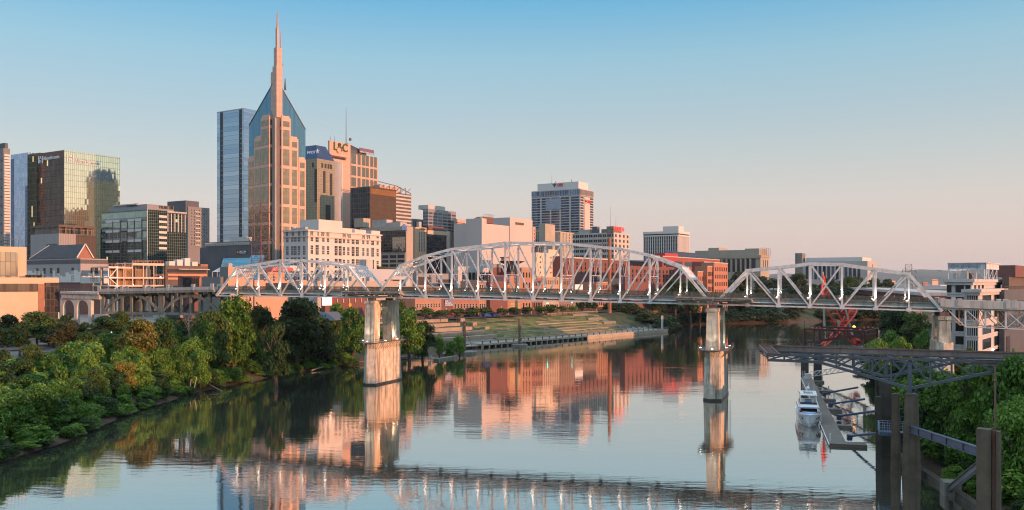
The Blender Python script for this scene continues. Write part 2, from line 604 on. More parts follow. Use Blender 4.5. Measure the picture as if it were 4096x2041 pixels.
def railing(name, s0, s1, nf, zf, parent, h=1.15):
    'posts, rails and a close lattice along the deck edge; nf(s) offset, zf(s) deck height'
    m = MB()
    n = max(2, round((s1 - s0) / 2.1))
    ds = (s1 - s0) / n
    for i in range(n + 1):
        s = s0 + ds * i
        p = bp_(s, nf(s), zf(s))
        m.beam(p, p + V(0, 0, h + 0.08), 0.16, 0.16)
    for i in range(n):
        a, b = s0 + ds * i, s0 + ds * (i + 1)
        pa, pb = bp_(a, nf(a), zf(a)), bp_(b, nf(b), zf(b))
        for z_, t_ in ((0.08, 0.08), (0.28, 0.05), (h - 0.22, 0.05), (h, 0.1)):
            m.beam(pa + V(0, 0, z_), pb + V(0, 0, z_), 0.07, t_)
        k = 9
        for j in range(k):
            q0, q1 = pa.lerp(pb, j / k), pa.lerp(pb, (j + 1) / k)
            m.beam(q0 + V(0, 0, 0.1), q1 + V(0, 0, h - 0.2), 0.04, 0.055)
            m.beam(q1 + V(0, 0, 0.1), q0 + V(0, 0, h - 0.2), 0.04, 0.055)
    return m.build(name, RAILM, parent)

SPANS = [
    ([866, 950, 1035, 1121.5, 1209, 1300.5, 1392, 1492], [1182, 1183, 1184.5, 1185.5, 1186.5, 1187.5, 1188.5, 1190], [1070, 1057, 1042, 1042, 1053.7, 1067.8]),
    ([1500, 1602, 1702, 1807, 1912, 2021, 2133, 2246, 2362, 2480, 2599, 2722, 2846], [1190.5, 1192, 1193.5, 1195, 1198, 1200, 1202, 1204, 1206.4, 1209, 1211, 1213.6, 1216.5], [1062.7, 1024, 997, 985.5, 971.5, 972.7, 972.7, 984.4, 996, 1024, 1070]),
    ([2857, 2989, 3114, 3240, 3368, 3502, 3635, 3769], [1217, 1220, 1223, 1228, 1232.5, 1237, 1243, 1249], [1081.6, 1070, 1055, 1057.4, 1077, 1096]),
]
NODES = []
ALLS, ALLZ = [], []
for us, vb, vt in SPANS:
    ss_ = [s_of(u) for u in us]
    zb_ = [zb_of(s, v) for s, v in zip(ss_, vb)]
    ALLS += ss_; ALLZ += zb_
    zt_ = [zb_[0]] + [zb_of(s, v) for s, v in zip(ss_[1:-1], vt)] + [zb_[-1]]
    NODES.append((ss_, zb_, zt_))
DK = 1.75                        # deck above bottom chord
fit = np.polyfit(ALLS, ALLZ, 2)
def zbot(s): return float(np.polyval(fit, s))
def zdeck(s): return zbot(s) + DK

def bit(name, parent, fn, mat=None):
    m = MB(); fn(m); return m.build(name, mat or WHITE_PAINT, parent)

for k, (ss_, zb_, zt_) in enumerate(NODES):
    n = len(ss_) - 1
    zb_ = [zbot(s) for s in ss_]; zt_[0], zt_[-1] = zb_[0], zb_[-1]
    s0, s1 = ss_[0], ss_[-1]
    # deck slab carries the span's members as sub-parts
    m = MB()
    for i in range(n):
        a, b = ss_[i], ss_[i + 1]
        lo = [bp_(a, 0.45, zdeck(a) - 0.3), bp_(b, 0.45, zdeck(b) - 0.3), bp_(b, BW - 0.45, zdeck(b) - 0.3), bp_(a, BW - 0.45, zdeck(a) - 0.3)]
        m.hexa(lo, [p + V(0, 0, 0.3) for p in lo])
    deck = m.build('deck', [CONC], bridge)
    for nn in (0.0, BW):
        bit('top_chord', deck, lambda m: [m.beam(bp_(ss_[i], nn, zt_[i]), bp_(ss_[i + 1], nn, zt_[i + 1]), 0.65, 0.66) for i in range(1, n - 1)])
        bit('bottom_chord', deck, lambda m: [m.beam(bp_(ss_[i], nn, zb_[i]), bp_(ss_[i + 1], nn, zb_[i + 1]), 0.34, 0.36) for i in range(n)])
        for i, j in ((0, 1), (n, n - 1)):
            bit('end_post', deck, lambda m: m.beam(bp_(ss_[i], nn, zb_[i]), bp_(ss_[j], nn, zt_[j]), 0.65, 0.66))
        for i in range(1, n):
            w = 0.34 if i in (1, n - 1) else 0.46
            def vert(m):
                m.beam(bp_(ss_[i], nn - 0.16, zb_[i]), bp_(ss_[i], nn - 0.16, zt_[i] - 0.2), w, 0.1, BN)
                m.beam(bp_(ss_[i], nn + 0.16, zb_[i]), bp_(ss_[i], nn + 0.16, zt_[i] - 0.2), w, 0.1, BN)
                # lacing between the two channels
                H = zt_[i] - zb_[i]; q = int(H / 0.55)
                for e in range(q):
                    z0 = zb_[i] + 0.3 + H * 0.95 * e / q; z1 = zb_[i] + 0.3 + H * 0.95 * (e + 1) / q
                    for sd in (-w / 2, w / 2):
                        m.beam(bp_(ss_[i] + sd, nn - 0.16, z0), bp_(ss_[i] + sd, nn + 0.16, z1), 0.03, 0.07)
            bit('vertical_post', deck, vert)
            bit('gusset', deck, lambda m: m.beam(bp_(ss_[i] - 0.55, nn, zb_[i] + 0.1), bp_(ss_[i] + 0.55, nn, zb_[i] + 0.1), 0.46, 0.75))
            bit('gusset', deck, lambda m: m.beam(bp_(ss_[i] - 0.5, nn, zt_[i] - 0.02), bp_(ss_[i] + 0.5, nn, zt_[i] - 0.02), 0.69, 0.70))
        mid = n // 2
        if n == 12:
            dg = [(i, i + 1) for i in range(1, 6)] + [(i, i - 1) for i in range(7, 12)]
        else:
            dg = [(1, 2), (2, 3), (3, 4), (4, 3), (5, 4), (6, 5)]
        for i, j in dg:
            def diag(m):
                a, b = bp_(ss_[i], nn, zt_[i]), bp_(ss_[j], nn, zb_[j])
                for q in (-0.15, 0.15):
                    m.beam(a + BN * q, b + BN * q, 0.07, 0.36, BN.cross(b - a))
                L = (b - a).length; c = int(L / 0.6)
                for e in range(c):
                    m.beam(a.lerp(b, e / c) - BN * 0.15, a.lerp(b, (e + 1) / c) + BN * 0.15, 0.05, 0.36, BN.cross(b - a))
            bit('diagonal', deck, diag)
        # fascia girder below the walkway edge, white flange, brackets
        nf = 0.55 if nn == 0 else BW - 0.55
        sg = -1 if nn == 0 else 1
        bit('fascia_girder', deck, lambda m: [(m.beam(bp_(ss_[i] + 0.2, nf, zdeck(ss_[i]) - 0.42), bp_(ss_[i + 1] - 0.2, nf, zdeck(ss_[i + 1]) - 0.42), 0.14, 0.85),
                                               m.beam(bp_(ss_[i], nf + sg * 0.1, zdeck(ss_[i]) + 0.03), bp_(ss_[i + 1], nf + sg * 0.1, zdeck(ss_[i + 1]) + 0.03), 0.4, 0.12)) for i in range(n)], DECKG)
        bit('girder_flange', deck, lambda m: [m.beam(bp_(ss_[i], nf + sg * 0.06, zdeck(ss_[i]) - 0.98), bp_(ss_[i + 1], nf + sg * 0.06, zdeck(ss_[i + 1]) - 0.98), 0.36, 0.26) for i in range(n)])
        railing('railing', s0 if k != 0 else s0 + 0.3, s1, lambda s: nf, lambda s: zdeck(s) + 0.06, deck)
    for i in range(0, n + 1):
        if 0 < i < n:
            bit('floor_beam', deck, lambda m: m.beam(bp_(ss_[i], 0.1, zdeck(ss_[i]) - 0.85), bp_(ss_[i], BW - 0.1, zdeck(ss_[i]) - 0.85), 0.4, 1.1), SOFF)
    for q in range(4):
        bit('stringer', deck, lambda m: m.beam(bp_(s0, 1.8 + q * 2.4, zdeck(s0) - 0.55), bp_(s1, 1.8 + q * 2.4, zdeck(s1) - 0.55), 0.3, 0.5), SOFF)
    # sway frames, laterals and portals
    for i in range(1, n):
        a, b = bp_(ss_[i], 0.2, zt_[i] - 0.1), bp_(ss_[i], BW - 0.2, zt_[i] - 0.1)
        def sway(m):
            m.beam(a, b, 0.3, 0.3)
            if 1 < i < n - 1:
                zs = zb_[i] + 6.9
                if zt_[i] - zs > 2.0:
                    c, d = bp_(ss_[i], 0.2, zs), bp_(ss_[i], BW - 0.2, zs)
                    m.beam(c, d, 0.22, 0.2)
                    mm = (c + d) / 2
                    mt = (a + b) / 2
                    m.beam(a, mm, 0.09, 0.09); m.beam(b, mm, 0.09, 0.09)
                    m.beam(c, mt, 0.09, 0.09); m.beam(d, mt, 0.09, 0.09)
        bit('sway_frame', deck, sway)
    for i in range(1, n - 1):
        bit('lateral_brace', deck, lambda m: [m.beam(bp_(ss_[i], 0, zt_[i] - 0.12), bp_(ss_[i + 1], BW, zt_[i + 1] - 0.12), 0.14, 0.14),
                                             m.beam(bp_(ss_[i], BW, zt_[i] - 0.14), bp_(ss_[i + 1], 0, zt_[i + 1] - 0.14), 0.14, 0.14)])
    for i, j in ((0, 1), (n, n - 1)):
        def portal(m):
            # pierced plate between the two end posts, just below the top chord
            A, B = bp_(ss_[i], 0, zb_[i]), bp_(ss_[j], 0, zt_[j])
            e = (A - B).normalized()
            top0, bot0 = B + e * 0.4, B + e * 4.0
            acr = BN * BW
            m.beam(top0, top0 + acr, 0.3, 0.3); m.beam(bot0, bot0 + acr, 0.3, 0.3)
            c = 5
            for q in range(c):
                x0, x1 = acr * (q / c), acr * ((q + 1) / c)
                xm = acr * ((q + 0.5) / c); h_ = (bot0 - top0)
                m.beam(top0 + x0, bot0 + xm, 0.16, 0.3); m.beam(bot0 + xm, top0 + x1, 0.16, 0.3)
                m.beam(bot0 + x0, top0 + xm, 0.16, 0.3); m.beam(top0 + xm, bot0 + x1, 0.16, 0.3)
        bit('portal_frame', deck, portal)
    # uplights at the foot of each post (lit in the photo)
    for i in range(1, n):
        for nn, f in ((0.0, -1), (BW, -1)):
            p = bp_(ss_[i] - 0.45, nn - 0.25, zdeck(ss_[i]) + 0.35)
            o_ = bit('uplight', deck, lambda m: (m.beam(p - V(0, 0, 0.22), p + V(0, 0, 0.16), 0.42, 0.34),))
            bit('uplight_lens', o_, lambda m: m.beam(p + V(0, 0, 0.17), p + V(0, 0, 0.2), 0.3, 0.26), LAMP)
            ld = bpy.data.lights.new('uplight_lamp', 'SPOT')
            ld.energy = 800 if nn == 0 else 420
            ld.color = (1.0, 0.93, 0.80); ld.spot_size = R(70); ld.spot_blend = 0.6; ld.shadow_soft_size = 0.12
            lo_ = bpy.data.objects.new('uplight_lamp', ld)
            COL.objects.link(lo_)
            lo_.parent = o_
            q_ = bp_(ss_[i] - 0.28, nn - 0.62, zdeck(ss_[i]) + 0.5)
            lo_.location = q_ - W[o_]
            dv = bp_(ss_[i], nn, zdeck(ss_[i]) + 3.2) - q_
            lo_.rotation_euler = (-dv).to_track_quat('Z', 'Y').to_euler()

# belvederes over the piers
def belvedere(sc, half, side):
    n0 = 0.5 if side < 0 else BW - 0.5
    n1 = -2.4 if side < 0 else BW + 2.4
    za, zc_ = zdeck(sc - half), zdeck(sc + half)
    lo = [bp_(sc - half, n0, za - 0.28), bp_(sc + half, n0, zc_ - 0.28), bp_(sc + half, n1, zc_ - 0.28), bp_(sc - half, n1, za - 0.28)]
    bel = bit('belvedere', bridge, lambda m: m.hexa(lo, [p + V(0, 0, 0.3) for p in lo]) if side > 0 else m.hexa([lo[3], lo[2], lo[1], lo[0]], [p + V(0, 0, 0.3) for p in [lo[3], lo[2], lo[1], lo[0]]]), CONC)
    railing('railing', sc - half, sc + half, lambda s: n1, lambda s: zdeck(s) + 0.04, bel)
    def br(m):
        for q in range(5):
            s = sc - half + 2 * half * q / 4
            m.beam(bp_(s, n1, zdeck(s) - 0.42), bp_(s, n0, zdeck(s) - 0.75), 0.25, 0.5)
        m.beam(bp_(sc - half, n1 + 0.4 * -side, za - 0.5), bp_(sc + half, n1 + 0.4 * -side, zc_ - 0.5), 0.16, 0.4)
    bit('bracket', bel, br, DECKG)
for sc in (-0.4, 97.6):
    belvedere(sc, 9.5, -1); belvedere(sc, 9.5, 1)

# piers ------------------------------------------------------------
def pier(sc, zc, zt, base=-1.5, width=3.7, arch=True, walk=True, label='stone pier'):
    def pl(a, b, z):
        return bp_(sc + a, b, z)
    n0, n1 = -1.8, 14.6
    def loop(w, f0, f1, z):
        h = w / 2
        return [pl(-h, f0 + h * 0.75, z), pl(-h * 0.2, f0, z), pl(h, f0 + h * 0.45, z), pl(h, f1 - h * 0.45, z), pl(h * 0.2, f1, z), pl(-h, f1 - h * 0.75, z)]
    m = MB()
    A, B = loop(width + 0.9, n0 - 1.0, n1 + 1.0, base), loop(width + 0.35, n0 - 0.3, n1 + 0.3, zc)
    m.poly(A[::-1]); m.poly(B)
    for i in range(6):
        j = (i + 1) % 6
        m.poly([A[i], A[j], B[j], B[i]])
    # upper shaft: two legs joined by an arch
    def wz(z): return (width - 0.45 - 0.55 * (z - zc) / (zt - zc)) / 2
    def nz(z): return 0.5 * (z - zc) / (zt - zc)
    a0, a1 = n0 + 4.0, n1 - 5.6
    zs, rc = zt - 5.2, (a1 - a0) / 2
    cr = 3.4
    K = 10
    arc = [(a0 + rc - rc * math.cos(math.pi * i / K), zs + cr * math.sin(math.pi * i / K)) for i in range(K + 1)]
    def P(n, z, sd): return pl(sd * wz(z), n, z)
    def quad(pts):
        m.poly([P(n, z, 1) for n, z in pts]); m.poly([P(n, z, -1) for n, z in pts][::-1])
    def face(p, q): m.poly([P(*p, 1), P(*q, 1), P(*q, -1), P(*p, -1)])
    zz_ = [zc, zs]
    quad([(n0 + nz(zc), zc), (a0 - 0.7, zc), (a0, zs), (n0 + nz(zs), zs)])
    quad([(a1 + 0.7, zc), (n1 - nz(zc), zc), (n1 - nz(zs), zs), (a1, zs)])
    quad([(n0 + nz(zs), zs), (a0, zs), (a0, zt), (n0 + nz(zt), zt)])
    quad([(a1, zs), (n1 - nz(zs), zs), (n1 - nz(zt), zt), (a1, zt)])
    for i in range(K):
        (x0, y0), (x1, y1) = arc[i], arc[i + 1]
        quad([(x0, y0), (x1, y1), (x1, zt), (x0, zt)])
        face((x1, y1), (x0, y0))
    face((a0, zs), (a0 - 0.7, zc)); face((a1 + 0.7, zc), (a1, zs))
    face((n0 + nz(zc), zc), (n0 + nz(zt), zt)); face((n1 - nz(zt), zt), (n1 - nz(zc), zc))
    face((n0 + nz(zt), zt), (n1 - nz(zt), zt))
    # pilaster strips and cap
    pr = m.build('pier', PIERCONC, bridge)
    pr['label'] = label
    h = wz(zt) + 0.25
    c = MB()
    lo = [pl(-h, n0 + 0.15, zt - 0.8), pl(h, n0 + 0.15, zt - 0.8), pl(h, n1 - 0.15, zt - 0.8), pl(-h, n1 - 0.15, zt - 0.8)]
    c.hexa(lo, [p + V(0, 0, 0.78) for p in lo])
    c.build('pier_cap', PIERCONC, pr)
    for q in (0.0, BW):
        c = MB(); c.box(bp_(sc - 1.0, q - 0.7, zt + 0.01), BD * 2.0, BN * 1.4, max(0.3, zbot(sc) - 0.2 - zt))
        c.build('bearing', RUST, pr)
    if not walk: return pr
    wet = MB()
    A2, B2 = loop(width + 0.96, n0 - 1.05, n1 + 1.05, -0.4), loop(width + 0.94, n0 - 1.03, n1 + 1.03, 0.55)
    for i in range(6):
        j = (i + 1) % 6
        wet.poly([A2[i], A2[j], B2[j], B2[i]])
    wet.build('wet_band', plain('wet_stone', (0.05, 0.045, 0.035), 0.4, 0.3), pr)
    c = MB()
    I, O = loop(width + 0.3, n0 - 0.2, n1 + 0.2, zc + 0.1), loop(width + 3.6, n0 - 2.2, n1 + 2.2, zc + 0.1)
    for i in range(6):
        j = (i + 1) % 6
        c.hexa([I[i], O[i], O[j], I[j]][::-1], [p + V(0, 0, 0.12) for p in [I[i], O[i], O[j], I[j]][::-1]])
        for z_ in (0.55, 1.1):
            c.beam(O[i] + V(0, 0, z_), O[j] + V(0, 0, z_), 0.06, 0.06)
        L = (O[j] - O[i]).length; q = max(1, round(L / 1.6))
        for e in range(q):
            p = O[i].lerp(O[j], e / q)
            c.beam(p, p + V(0, 0, 1.1), 0.07, 0.07)
            c.beam(p, I[i].lerp(I[j], e / q) - V(0, 0, 1.9), 0.07, 0.07)
    c.build('catwalk', plain('catwalk_steel', (0.16, 0.15, 0.14), 0.6, 0.2), pr)
    for (a, b) in ((-1.3 - width / 2, n0 + 2), (width / 2 + 1.2, n0 + 4.5), (width / 2 + 1.2, n1 - 4.5), (0.2, n0 - 1.3)):
        p = pl(a, b, zc + 0.3)
        fx = MB(); fx.beam(p, p + V(0, 0, 0.35), 0.55, 0.4)
        fo = fx.build('floodlight', WHITE_PAINT, pr)
        ln = MB(); ln.beam(p + V(0, 0, 0.36), p + V(0, 0, 0.4), 0.4, 0.3); ln.build('floodlight_lens', LAMP, fo)
        ld = bpy.data.lights.new('floodlight_lamp', 'SPOT'); ld.energy = 420; ld.color = (1, 0.9, 0.72); ld.spot_size = R(95); ld.spot_blend = 0.7; ld.shadow_soft_size = 0.2
        lo_ = bpy.data.objects.new('floodlight_lamp', ld); COL.objects.link(lo_); lo_.parent = fo
        lo_.location = p + V(0, 0, 0.6) - W[fo]
        dv = pl(0, b, zc + 4.5) - (p + V(0, 0, 0.6))
        lo_.rotation_euler = (-dv).to_track_quat('Z', 'Y').to_euler()
    return pr
pier(-1.0, 12.2, zbot(-1) - 1.0, label='stained stone pier with an arched opening and a steel catwalk, at the left bank')
pr2 = pier(97.4, 12.6, zbot(97) - 1.0, label='slender stained stone pier with a steel catwalk and a ladder, in mid river')
lad = MB()
p = bp_(97.4 + 2.6, 12.5, 0)
for q in (-0.35, 0.35):
    lad.beam(p + BD * q + V(0, 0, 1.5), p + BD * q + V(0, 0, 12.6), 0.08, 0.08)
for q in range(24):
    lad.beam(p - BD * 0.35 + V(0, 0, 1.7 + q * 0.45), p + BD * 0.35 + V(0, 0, 1.7 + q * 0.45), 0.05, 0.05)
for q in range(5):
    z_ = 5 + q * 1.5
    lad.path([p - BD * 0.4 + V(0, 0, z_), p + BD * 0.9 - BN * 0.4 + V(0, 0, z_), p + BD * 0.4 + V(0, 0, z_)], 0.03, 4)
lad.build('ladder', plain('catwalk_steel', (0.16, 0.15, 0.14)), pr2)
pier(150.6, 16.0, zbot(150) - 1.2, base=4, width=3.2, walk=False, label='grey stained concrete pier among trees on the right bank')

# banners hanging from the sway struts
BANB = plain('banner_cloth', (0.05, 0.07, 0.16), 0.8, 0.3)
BANW = plain('banner_letters', (0.6, 0.58, 0.6), 0.8, 0.1)
bi = 0
for k, (ss_, zb_, zt_) in enumerate(NODES):
    for i in range(2, len(ss_) - 2):
        if k == 2: continue
        for nn in (3.0, 7.8):
            zs = zbot(ss_[i]) + 6.8
            m = MB()
            m.box(bp_(ss_[i] - 0.02, nn - 0.4, zs - 2.2), BD * 0.04, BN * 0.8, 2.1)
            ban = m.build('banner', BANB)
            q = MB()
            for e in range(4):
                q.box(bp_(ss_[i] - 0.05, nn - 0.22, zs - 2.0 + e * 0.48), BD * 0.1, BN * 0.44, 0.26)
            q.build('banner_mark', BANW, ban)
            tag(ban, 'narrow dark blue banner with pale marks hanging from a cross strut inside the truss', 'banner', 'banners hanging inside the truss bridge')

# pedestrian --------------------------------------------------------
def person(name, loc, rz, cloth, legs, label, sit=False, group=None):
    root = thing(name, label, 'person', loc, group)
    me = bpy.data.meshes.new('body')
    bm = bmesh.new()
    if not sit:
        pts = {'pel': (0, 0, 0.95), 'chest': (0, 0.02, 1.32), 'neck': (0, 0.02, 1.5), 'head': (0, -0.01, 1.66), 'crown': (0, 0, 1.76),
               'sl': (0.19, 0.02, 1.42), 'el': (0.27, 0.06, 1.14), 'hl': (0.26, -0.08, 0.9), 'sr': (-0.19, 0.02, 1.42), 'er': (-0.27, 0.0, 1.14), 'hr': (-0.27, -0.16, 0.92),
               'hipl': (0.1, 0, 0.9), 'kl': (0.11, -0.1, 0.5), 'al': (0.11, 0.02, 0.08), 'tl': (0.11, -0.15, 0.04), 'hipr': (-0.1, 0, 0.9), 'kr': (-0.11, 0.05, 0.5), 'ar': (-0.11, 0.22, 0.1), 'tr': (-0.11, 0.1, 0.04)}
    else:
        pts = {'pel': (0, 0, 0.12), 'chest': (0, -0.06, 0.5), 'neck': (0, -0.1, 0.66), 'head': (0, -0.14, 0.82), 'crown': (0, -0.13, 0.92),
               'sl': (0.19, -0.08, 0.58), 'el': (0.27, -0.25, 0.38), 'hl': (0.14, -0.42, 0.42), 'sr': (-0.19, -0.08, 0.58), 'er': (-0.27, -0.25, 0.38), 'hr': (-0.14, -0.42, 0.42),
               'hipl': (0.1, -0.05, 0.1), 'kl': (0.13, -0.45, 0.4), 'al': (0.13, -0.6, 0.02), 'tl': (0.13, -0.75, 0.0), 'hipr': (-0.1, -0.05, 0.1), 'kr': (-0.13, -0.45, 0.4), 'ar': (-0.13, -0.6, 0.02), 'tr': (-0.13, -0.75, 0.0)}
    ed = ['pel-chest', 'chest-neck', 'neck-head', 'head-crown', 'chest-sl', 'sl-el', 'el-hl', 'chest-sr', 'sr-er', 'er-hr', 'pel-hipl', 'hipl-kl', 'kl-al', 'al-tl', 'pel-hipr', 'hipr-kr', 'kr-ar', 'ar-tr']
    rad = dict(pel=.15, chest=.16, neck=.06, head=.1, crown=.08, sl=.075, el=.05, hl=.04, sr=.075, er=.05, hr=.04, hipl=.1, kl=.065, al=.045, tl=.04, hipr=.1, kr=.065, ar=.045, tr=.04)
    names = list(pts); vs = {k_: bm.verts.new(pts[k_]) for k_ in names}
    for e in ed:
        a, b = e.split('-'); bm.edges.new((vs[a], vs[b]))
    bm.verts.ensure_lookup_table()
    bm.to_mesh(me); bm.free()
    o = bpy.data.objects.new('body', me); COL.objects.link(o)
    o.rotation_euler = (0, 0, rz)
    sk = o.modifiers.new('skin', 'SKIN')
    lay = me.skin_vertices[0].data if me.skin_vertices else None
    if lay:
        for i, k_ in enumerate(names):
            lay[i].radius = (rad[k_], rad[k_]); lay[i].use_root = (k_ == 'pel')
    o.modifiers.new('sub', 'SUBSURF').levels = 1
    W[o] = Vector(loc); setparent(o, root)
    t = NT('clothing'); tc = t.n('TexCoord'); sp = t.n('SeparateXYZ'); t.l(tc.outputs['Object'], sp.inputs[0])
    a, b = (0.9, 1.5) if not sit else (0.2, 0.68)
    c = t.mix(t.math('GREATER_THAN', sp.outputs[2], a), c4(legs), c4(cloth))
    c = t.mix(t.math('GREATER_THAN', sp.outputs[2], b), c, (0.45, 0.25, 0.17, 1))
    t.l(c, t.b.inputs['Base Color']); me.materials.append(t.m)
    h = MB(); hz = pts['crown']
    h.lathe((hz[0], hz[1], hz[2] - 0.06), [(0.11, 0), (0.115, 0.05), (0.08, 0.1), (0.02, 0.13)], 8)
    h.v = [Matrix.Rotation(rz, 3, 'Z') @ p for p in h.v]
    h.v = [p + Vector(loc) for p in h.v]
    h.build('hair', plain('dark_hair', (0.03, 0.02, 0.015)), root)
    return root
sP = s_of(3576, 2.0)
person('person', tuple(bp_(sP, 2.0, zdeck(sP))), R(20), (0.02, 0.02, 0.025), (0.015, 0.015, 0.02), 'person in dark clothes walking along the deck of the white truss bridge')

# right approach ----------------------------------------------------
appr = thing('deck_truss_approach', 'white parapet viaduct carried on a hanging steel truss, right of the bridge', 'bridge approach', tuple(bp_(151, 0, 0)))
sa = s_of(3762)
us2 = [3786, 3862, 3942, 4024, 4110, 4200]
ss2 = [s_of(u) for u in us2]
def zA(s): return zdeck(150) - (s - 150) * 0.028
m = MB()
e_ = ss2[-1]
lo = [bp_(sa, -0.6, zA(sa) - 0.8), bp_(e_, -0.6, zA(e_) - 0.8), bp_(e_, BW + 0.6, zA(e_) - 0.8), bp_(sa, BW + 0.6, zA(sa) - 0.8)]
m.hexa(lo, [p + V(0, 0, 0.8) for p in lo])
WCON = plain('white_concrete', (0.55, 0.51, 0.47), 0.8, 0.14, 0.4, streak=0.5, dirt=(0.2, 0.15, 0.11))
m.build('deck', WCON, appr)
for nn in (-0.6, BW + 0.35):
    bit('parapet', appr, lambda m: m.hexa([bp_(sa, nn, zA(sa)), bp_(e_, nn, zA(e_)), bp_(e_, nn + 0.25, zA(e_)), bp_(sa, nn + 0.25, zA(sa))],
                                          [bp_(sa, nn, zA(sa) + 0.95), bp_(e_, nn, zA(e_) + 0.95), bp_(e_, nn + 0.25, zA(e_) + 0.95), bp_(sa, nn + 0.25, zA(sa) + 0.95)]), WCON)
    for u in (3770, 3838, 4030, 4057):
        s = s_of(u)
        bit('parapet_post', appr, lambda m: m.box(bp_(s - 0.5, nn - 0.08, zA(s) - 0.5), BD * 1.0, BN * 0.42, 1.9), WCON)
    bit('handrail', appr, lambda m: m.beam(bp_(sa, nn + 0.12, zA(sa) + 1.2), bp_(e_, nn + 0.12, zA(e_) + 1.2), 0.07, 0.07), RAILM)
DT = 4.2
for nn in (0.2, BW - 0.2):
    bit('top_chord', appr, lambda m: m.beam(bp_(sa, nn, zA(sa) - 1.0), bp_(e_, nn, zA(e_) - 1.0), 0.4, 0.38))
    bit('bottom_chord', appr, lambda m: m.beam(bp_(ss2[1], nn, zA(ss2[1]) - 1.0 - DT), bp_(e_, nn, zA(e_) - 1.0 - DT), 0.3, 0.24))
    for i in range(1, 5):
        bit('vertical_post', appr, lambda m: m.beam(bp_(ss2[i], nn, zA(ss2[i]) - 1.0), bp_(ss2[i], nn, zA(ss2[i]) - 1.0 - DT), 0.34, 0.3, BN))
        a, b = ss2[i - 1], ss2[i]
        bit('diagonal', appr, lambda m: m.beam(bp_(a, nn, zA(a) - 1.0), bp_(b, nn, zA(b) - 1.0 - DT), 0.22, 0.22))
    a, b = ss2[3], ss2[4]
    bit('diagonal', appr, lambda m: m.beam(bp_(b, nn, zA(b) - 1.0), bp_(a, nn, zA(a) - 1.0 - DT), 0.12, 0.12))
bit('sway_frame', appr, lambda m: [(m.beam(bp_(s, 0.2, zA(s) - 1.1), bp_(s, BW - 0.2, zA(s) - 0.9 - DT), 0.1, 0.1), m.beam(bp_(s, BW - 0.2, zA(s) - 1.1), bp_(s, 0.2, zA(s) - 0.9 - DT), 0.1, 0.1)) for s in ss2[1:5]], DECKG)

# left approach -----------------------------------------------------
via = thing('concrete_arch_viaduct', 'weathered grey concrete open spandrel arch viaduct leading to the left end of the truss bridge', 'viaduct', tuple(bp_(-57, 0, 10)))
sl = s_of(862); s_e = s_of(404); s_m = s_of(640)
def zL(s): return zdeck(sl) + 0.2 - (sl - s) * 0.02
OC = plain('aged_viaduct_concrete', (0.25, 0.23, 0.195), 0.9, 0.25, 0.35, streak=0.6, bump=0.3)
lo = [bp_(s_e, -0.9, zL(s_e) - 0.75), bp_(sl, -0.9, zL(sl) - 0.75), bp_(sl, BW + 0.9, zL(sl) - 0.75), bp_(s_e, BW + 0.9, zL(s_e) - 0.75)]
bit('deck', via, lambda m: m.hexa(lo, [p + V(0, 0, 0.75) for p in lo]), OC)
LP = plain('pale_parapet', (0.42, 0.41, 0.39), 0.8, 0.15, 0.4, streak=0.4)
for nn in (-0.95, BW + 0.65):
    bit('parapet', via, lambda m: m.hexa([bp_(s_e, nn, zL(s_e) + 0.01), bp_(sl, nn, zL(sl) + 0.01), bp_(sl, nn + 0.3, zL(sl) + 0.01), bp_(s_e, nn + 0.3, zL(s_e) + 0.01)],
                                         [bp_(s_e, nn, zL(s_e) + 0.95), bp_(sl, nn, zL(sl) + 0.95), bp_(sl, nn + 0.3, zL(sl) + 0.95), bp_(s_e, nn + 0.3, zL(s_e) + 0.95)]), LP)
    bit('handrail', via, lambda m: m.beam(bp_(s_e, nn + 0.15, zL(s_e) + 1.35), bp_(sl, nn + 0.15, zL(sl) + 1.35), 0.07, 0.07), RAILM)
    for u in (404, 494, 585, 678, 778, 855):
        s = s_of(u)
        bit('parapet_post', via, lambda m: m.box(bp_(s - 0.55, nn - 0.08, zL(s) - 0.1), BD * 1.1, BN * 0.46, 2.0), LP)
Zs = 20.6
arches = [(s_e + 0.6, s_m - 0.8, 5.4), (s_m + 0.8, s_m + 22.5, 5.2)]
for (a, b, rise) in arches:
    for nn in (0.4, BW - 1.0):
        c = (a + b) / 2; hw = (b - a) / 2; K = 14
        def ar(m):
            pts = [(a + 2 * hw * i / K, Zs + rise * (1 - ((2 * i / K - 1) ** 2))) for i in range(K + 1)]
            for (x0, y0), (x1, y1) in zip(pts[:-1], pts[1:]):
                lo = [bp_(x0, nn, y0 - 0.5), bp_(x1, nn, y1 - 0.5), bp_(x1, nn + 0.8, y1 - 0.5), bp_(x0, nn + 0.8, y0 - 0.5)]
                hi = [bp_(x0, nn, y0 + 0.45), bp_(x1, nn, y1 + 0.45), bp_(x1, nn + 0.8, y1 + 0.45), bp_(x0, nn + 0.8, y0 + 0.45)]
                m.hexa(lo, hi)
        bit('arch_rib', via, ar, OC)
        bit('tie_beam', via, lambda m: m.box(bp_(a - 0.6, nn - 0.06, Zs - 1.2), BD * (b - a + 1.2), BN * 0.92, 0.9), OC)
        for q in range(1, 6):
            x = a + (b - a) * q / 6
            bit('spandrel_column', via, lambda m: (m.box(bp_(x - 0.45, nn + 0.07, Zs - 0.28), BD * 0.9, BN * 0.66, zL(x) - 0.76 - Zs + 0.28),), OC)
    for q in (a - 0.2, b + 0.2):
        for nn in (0.4, BW - 1.0):
            bit('spandrel_column', via, lambda m: m.box(bp_(q - 0.5, nn, Zs - 1), BD * 1.0, BN * 0.8, zL(q) - 0.76 - Zs + 1), OC)
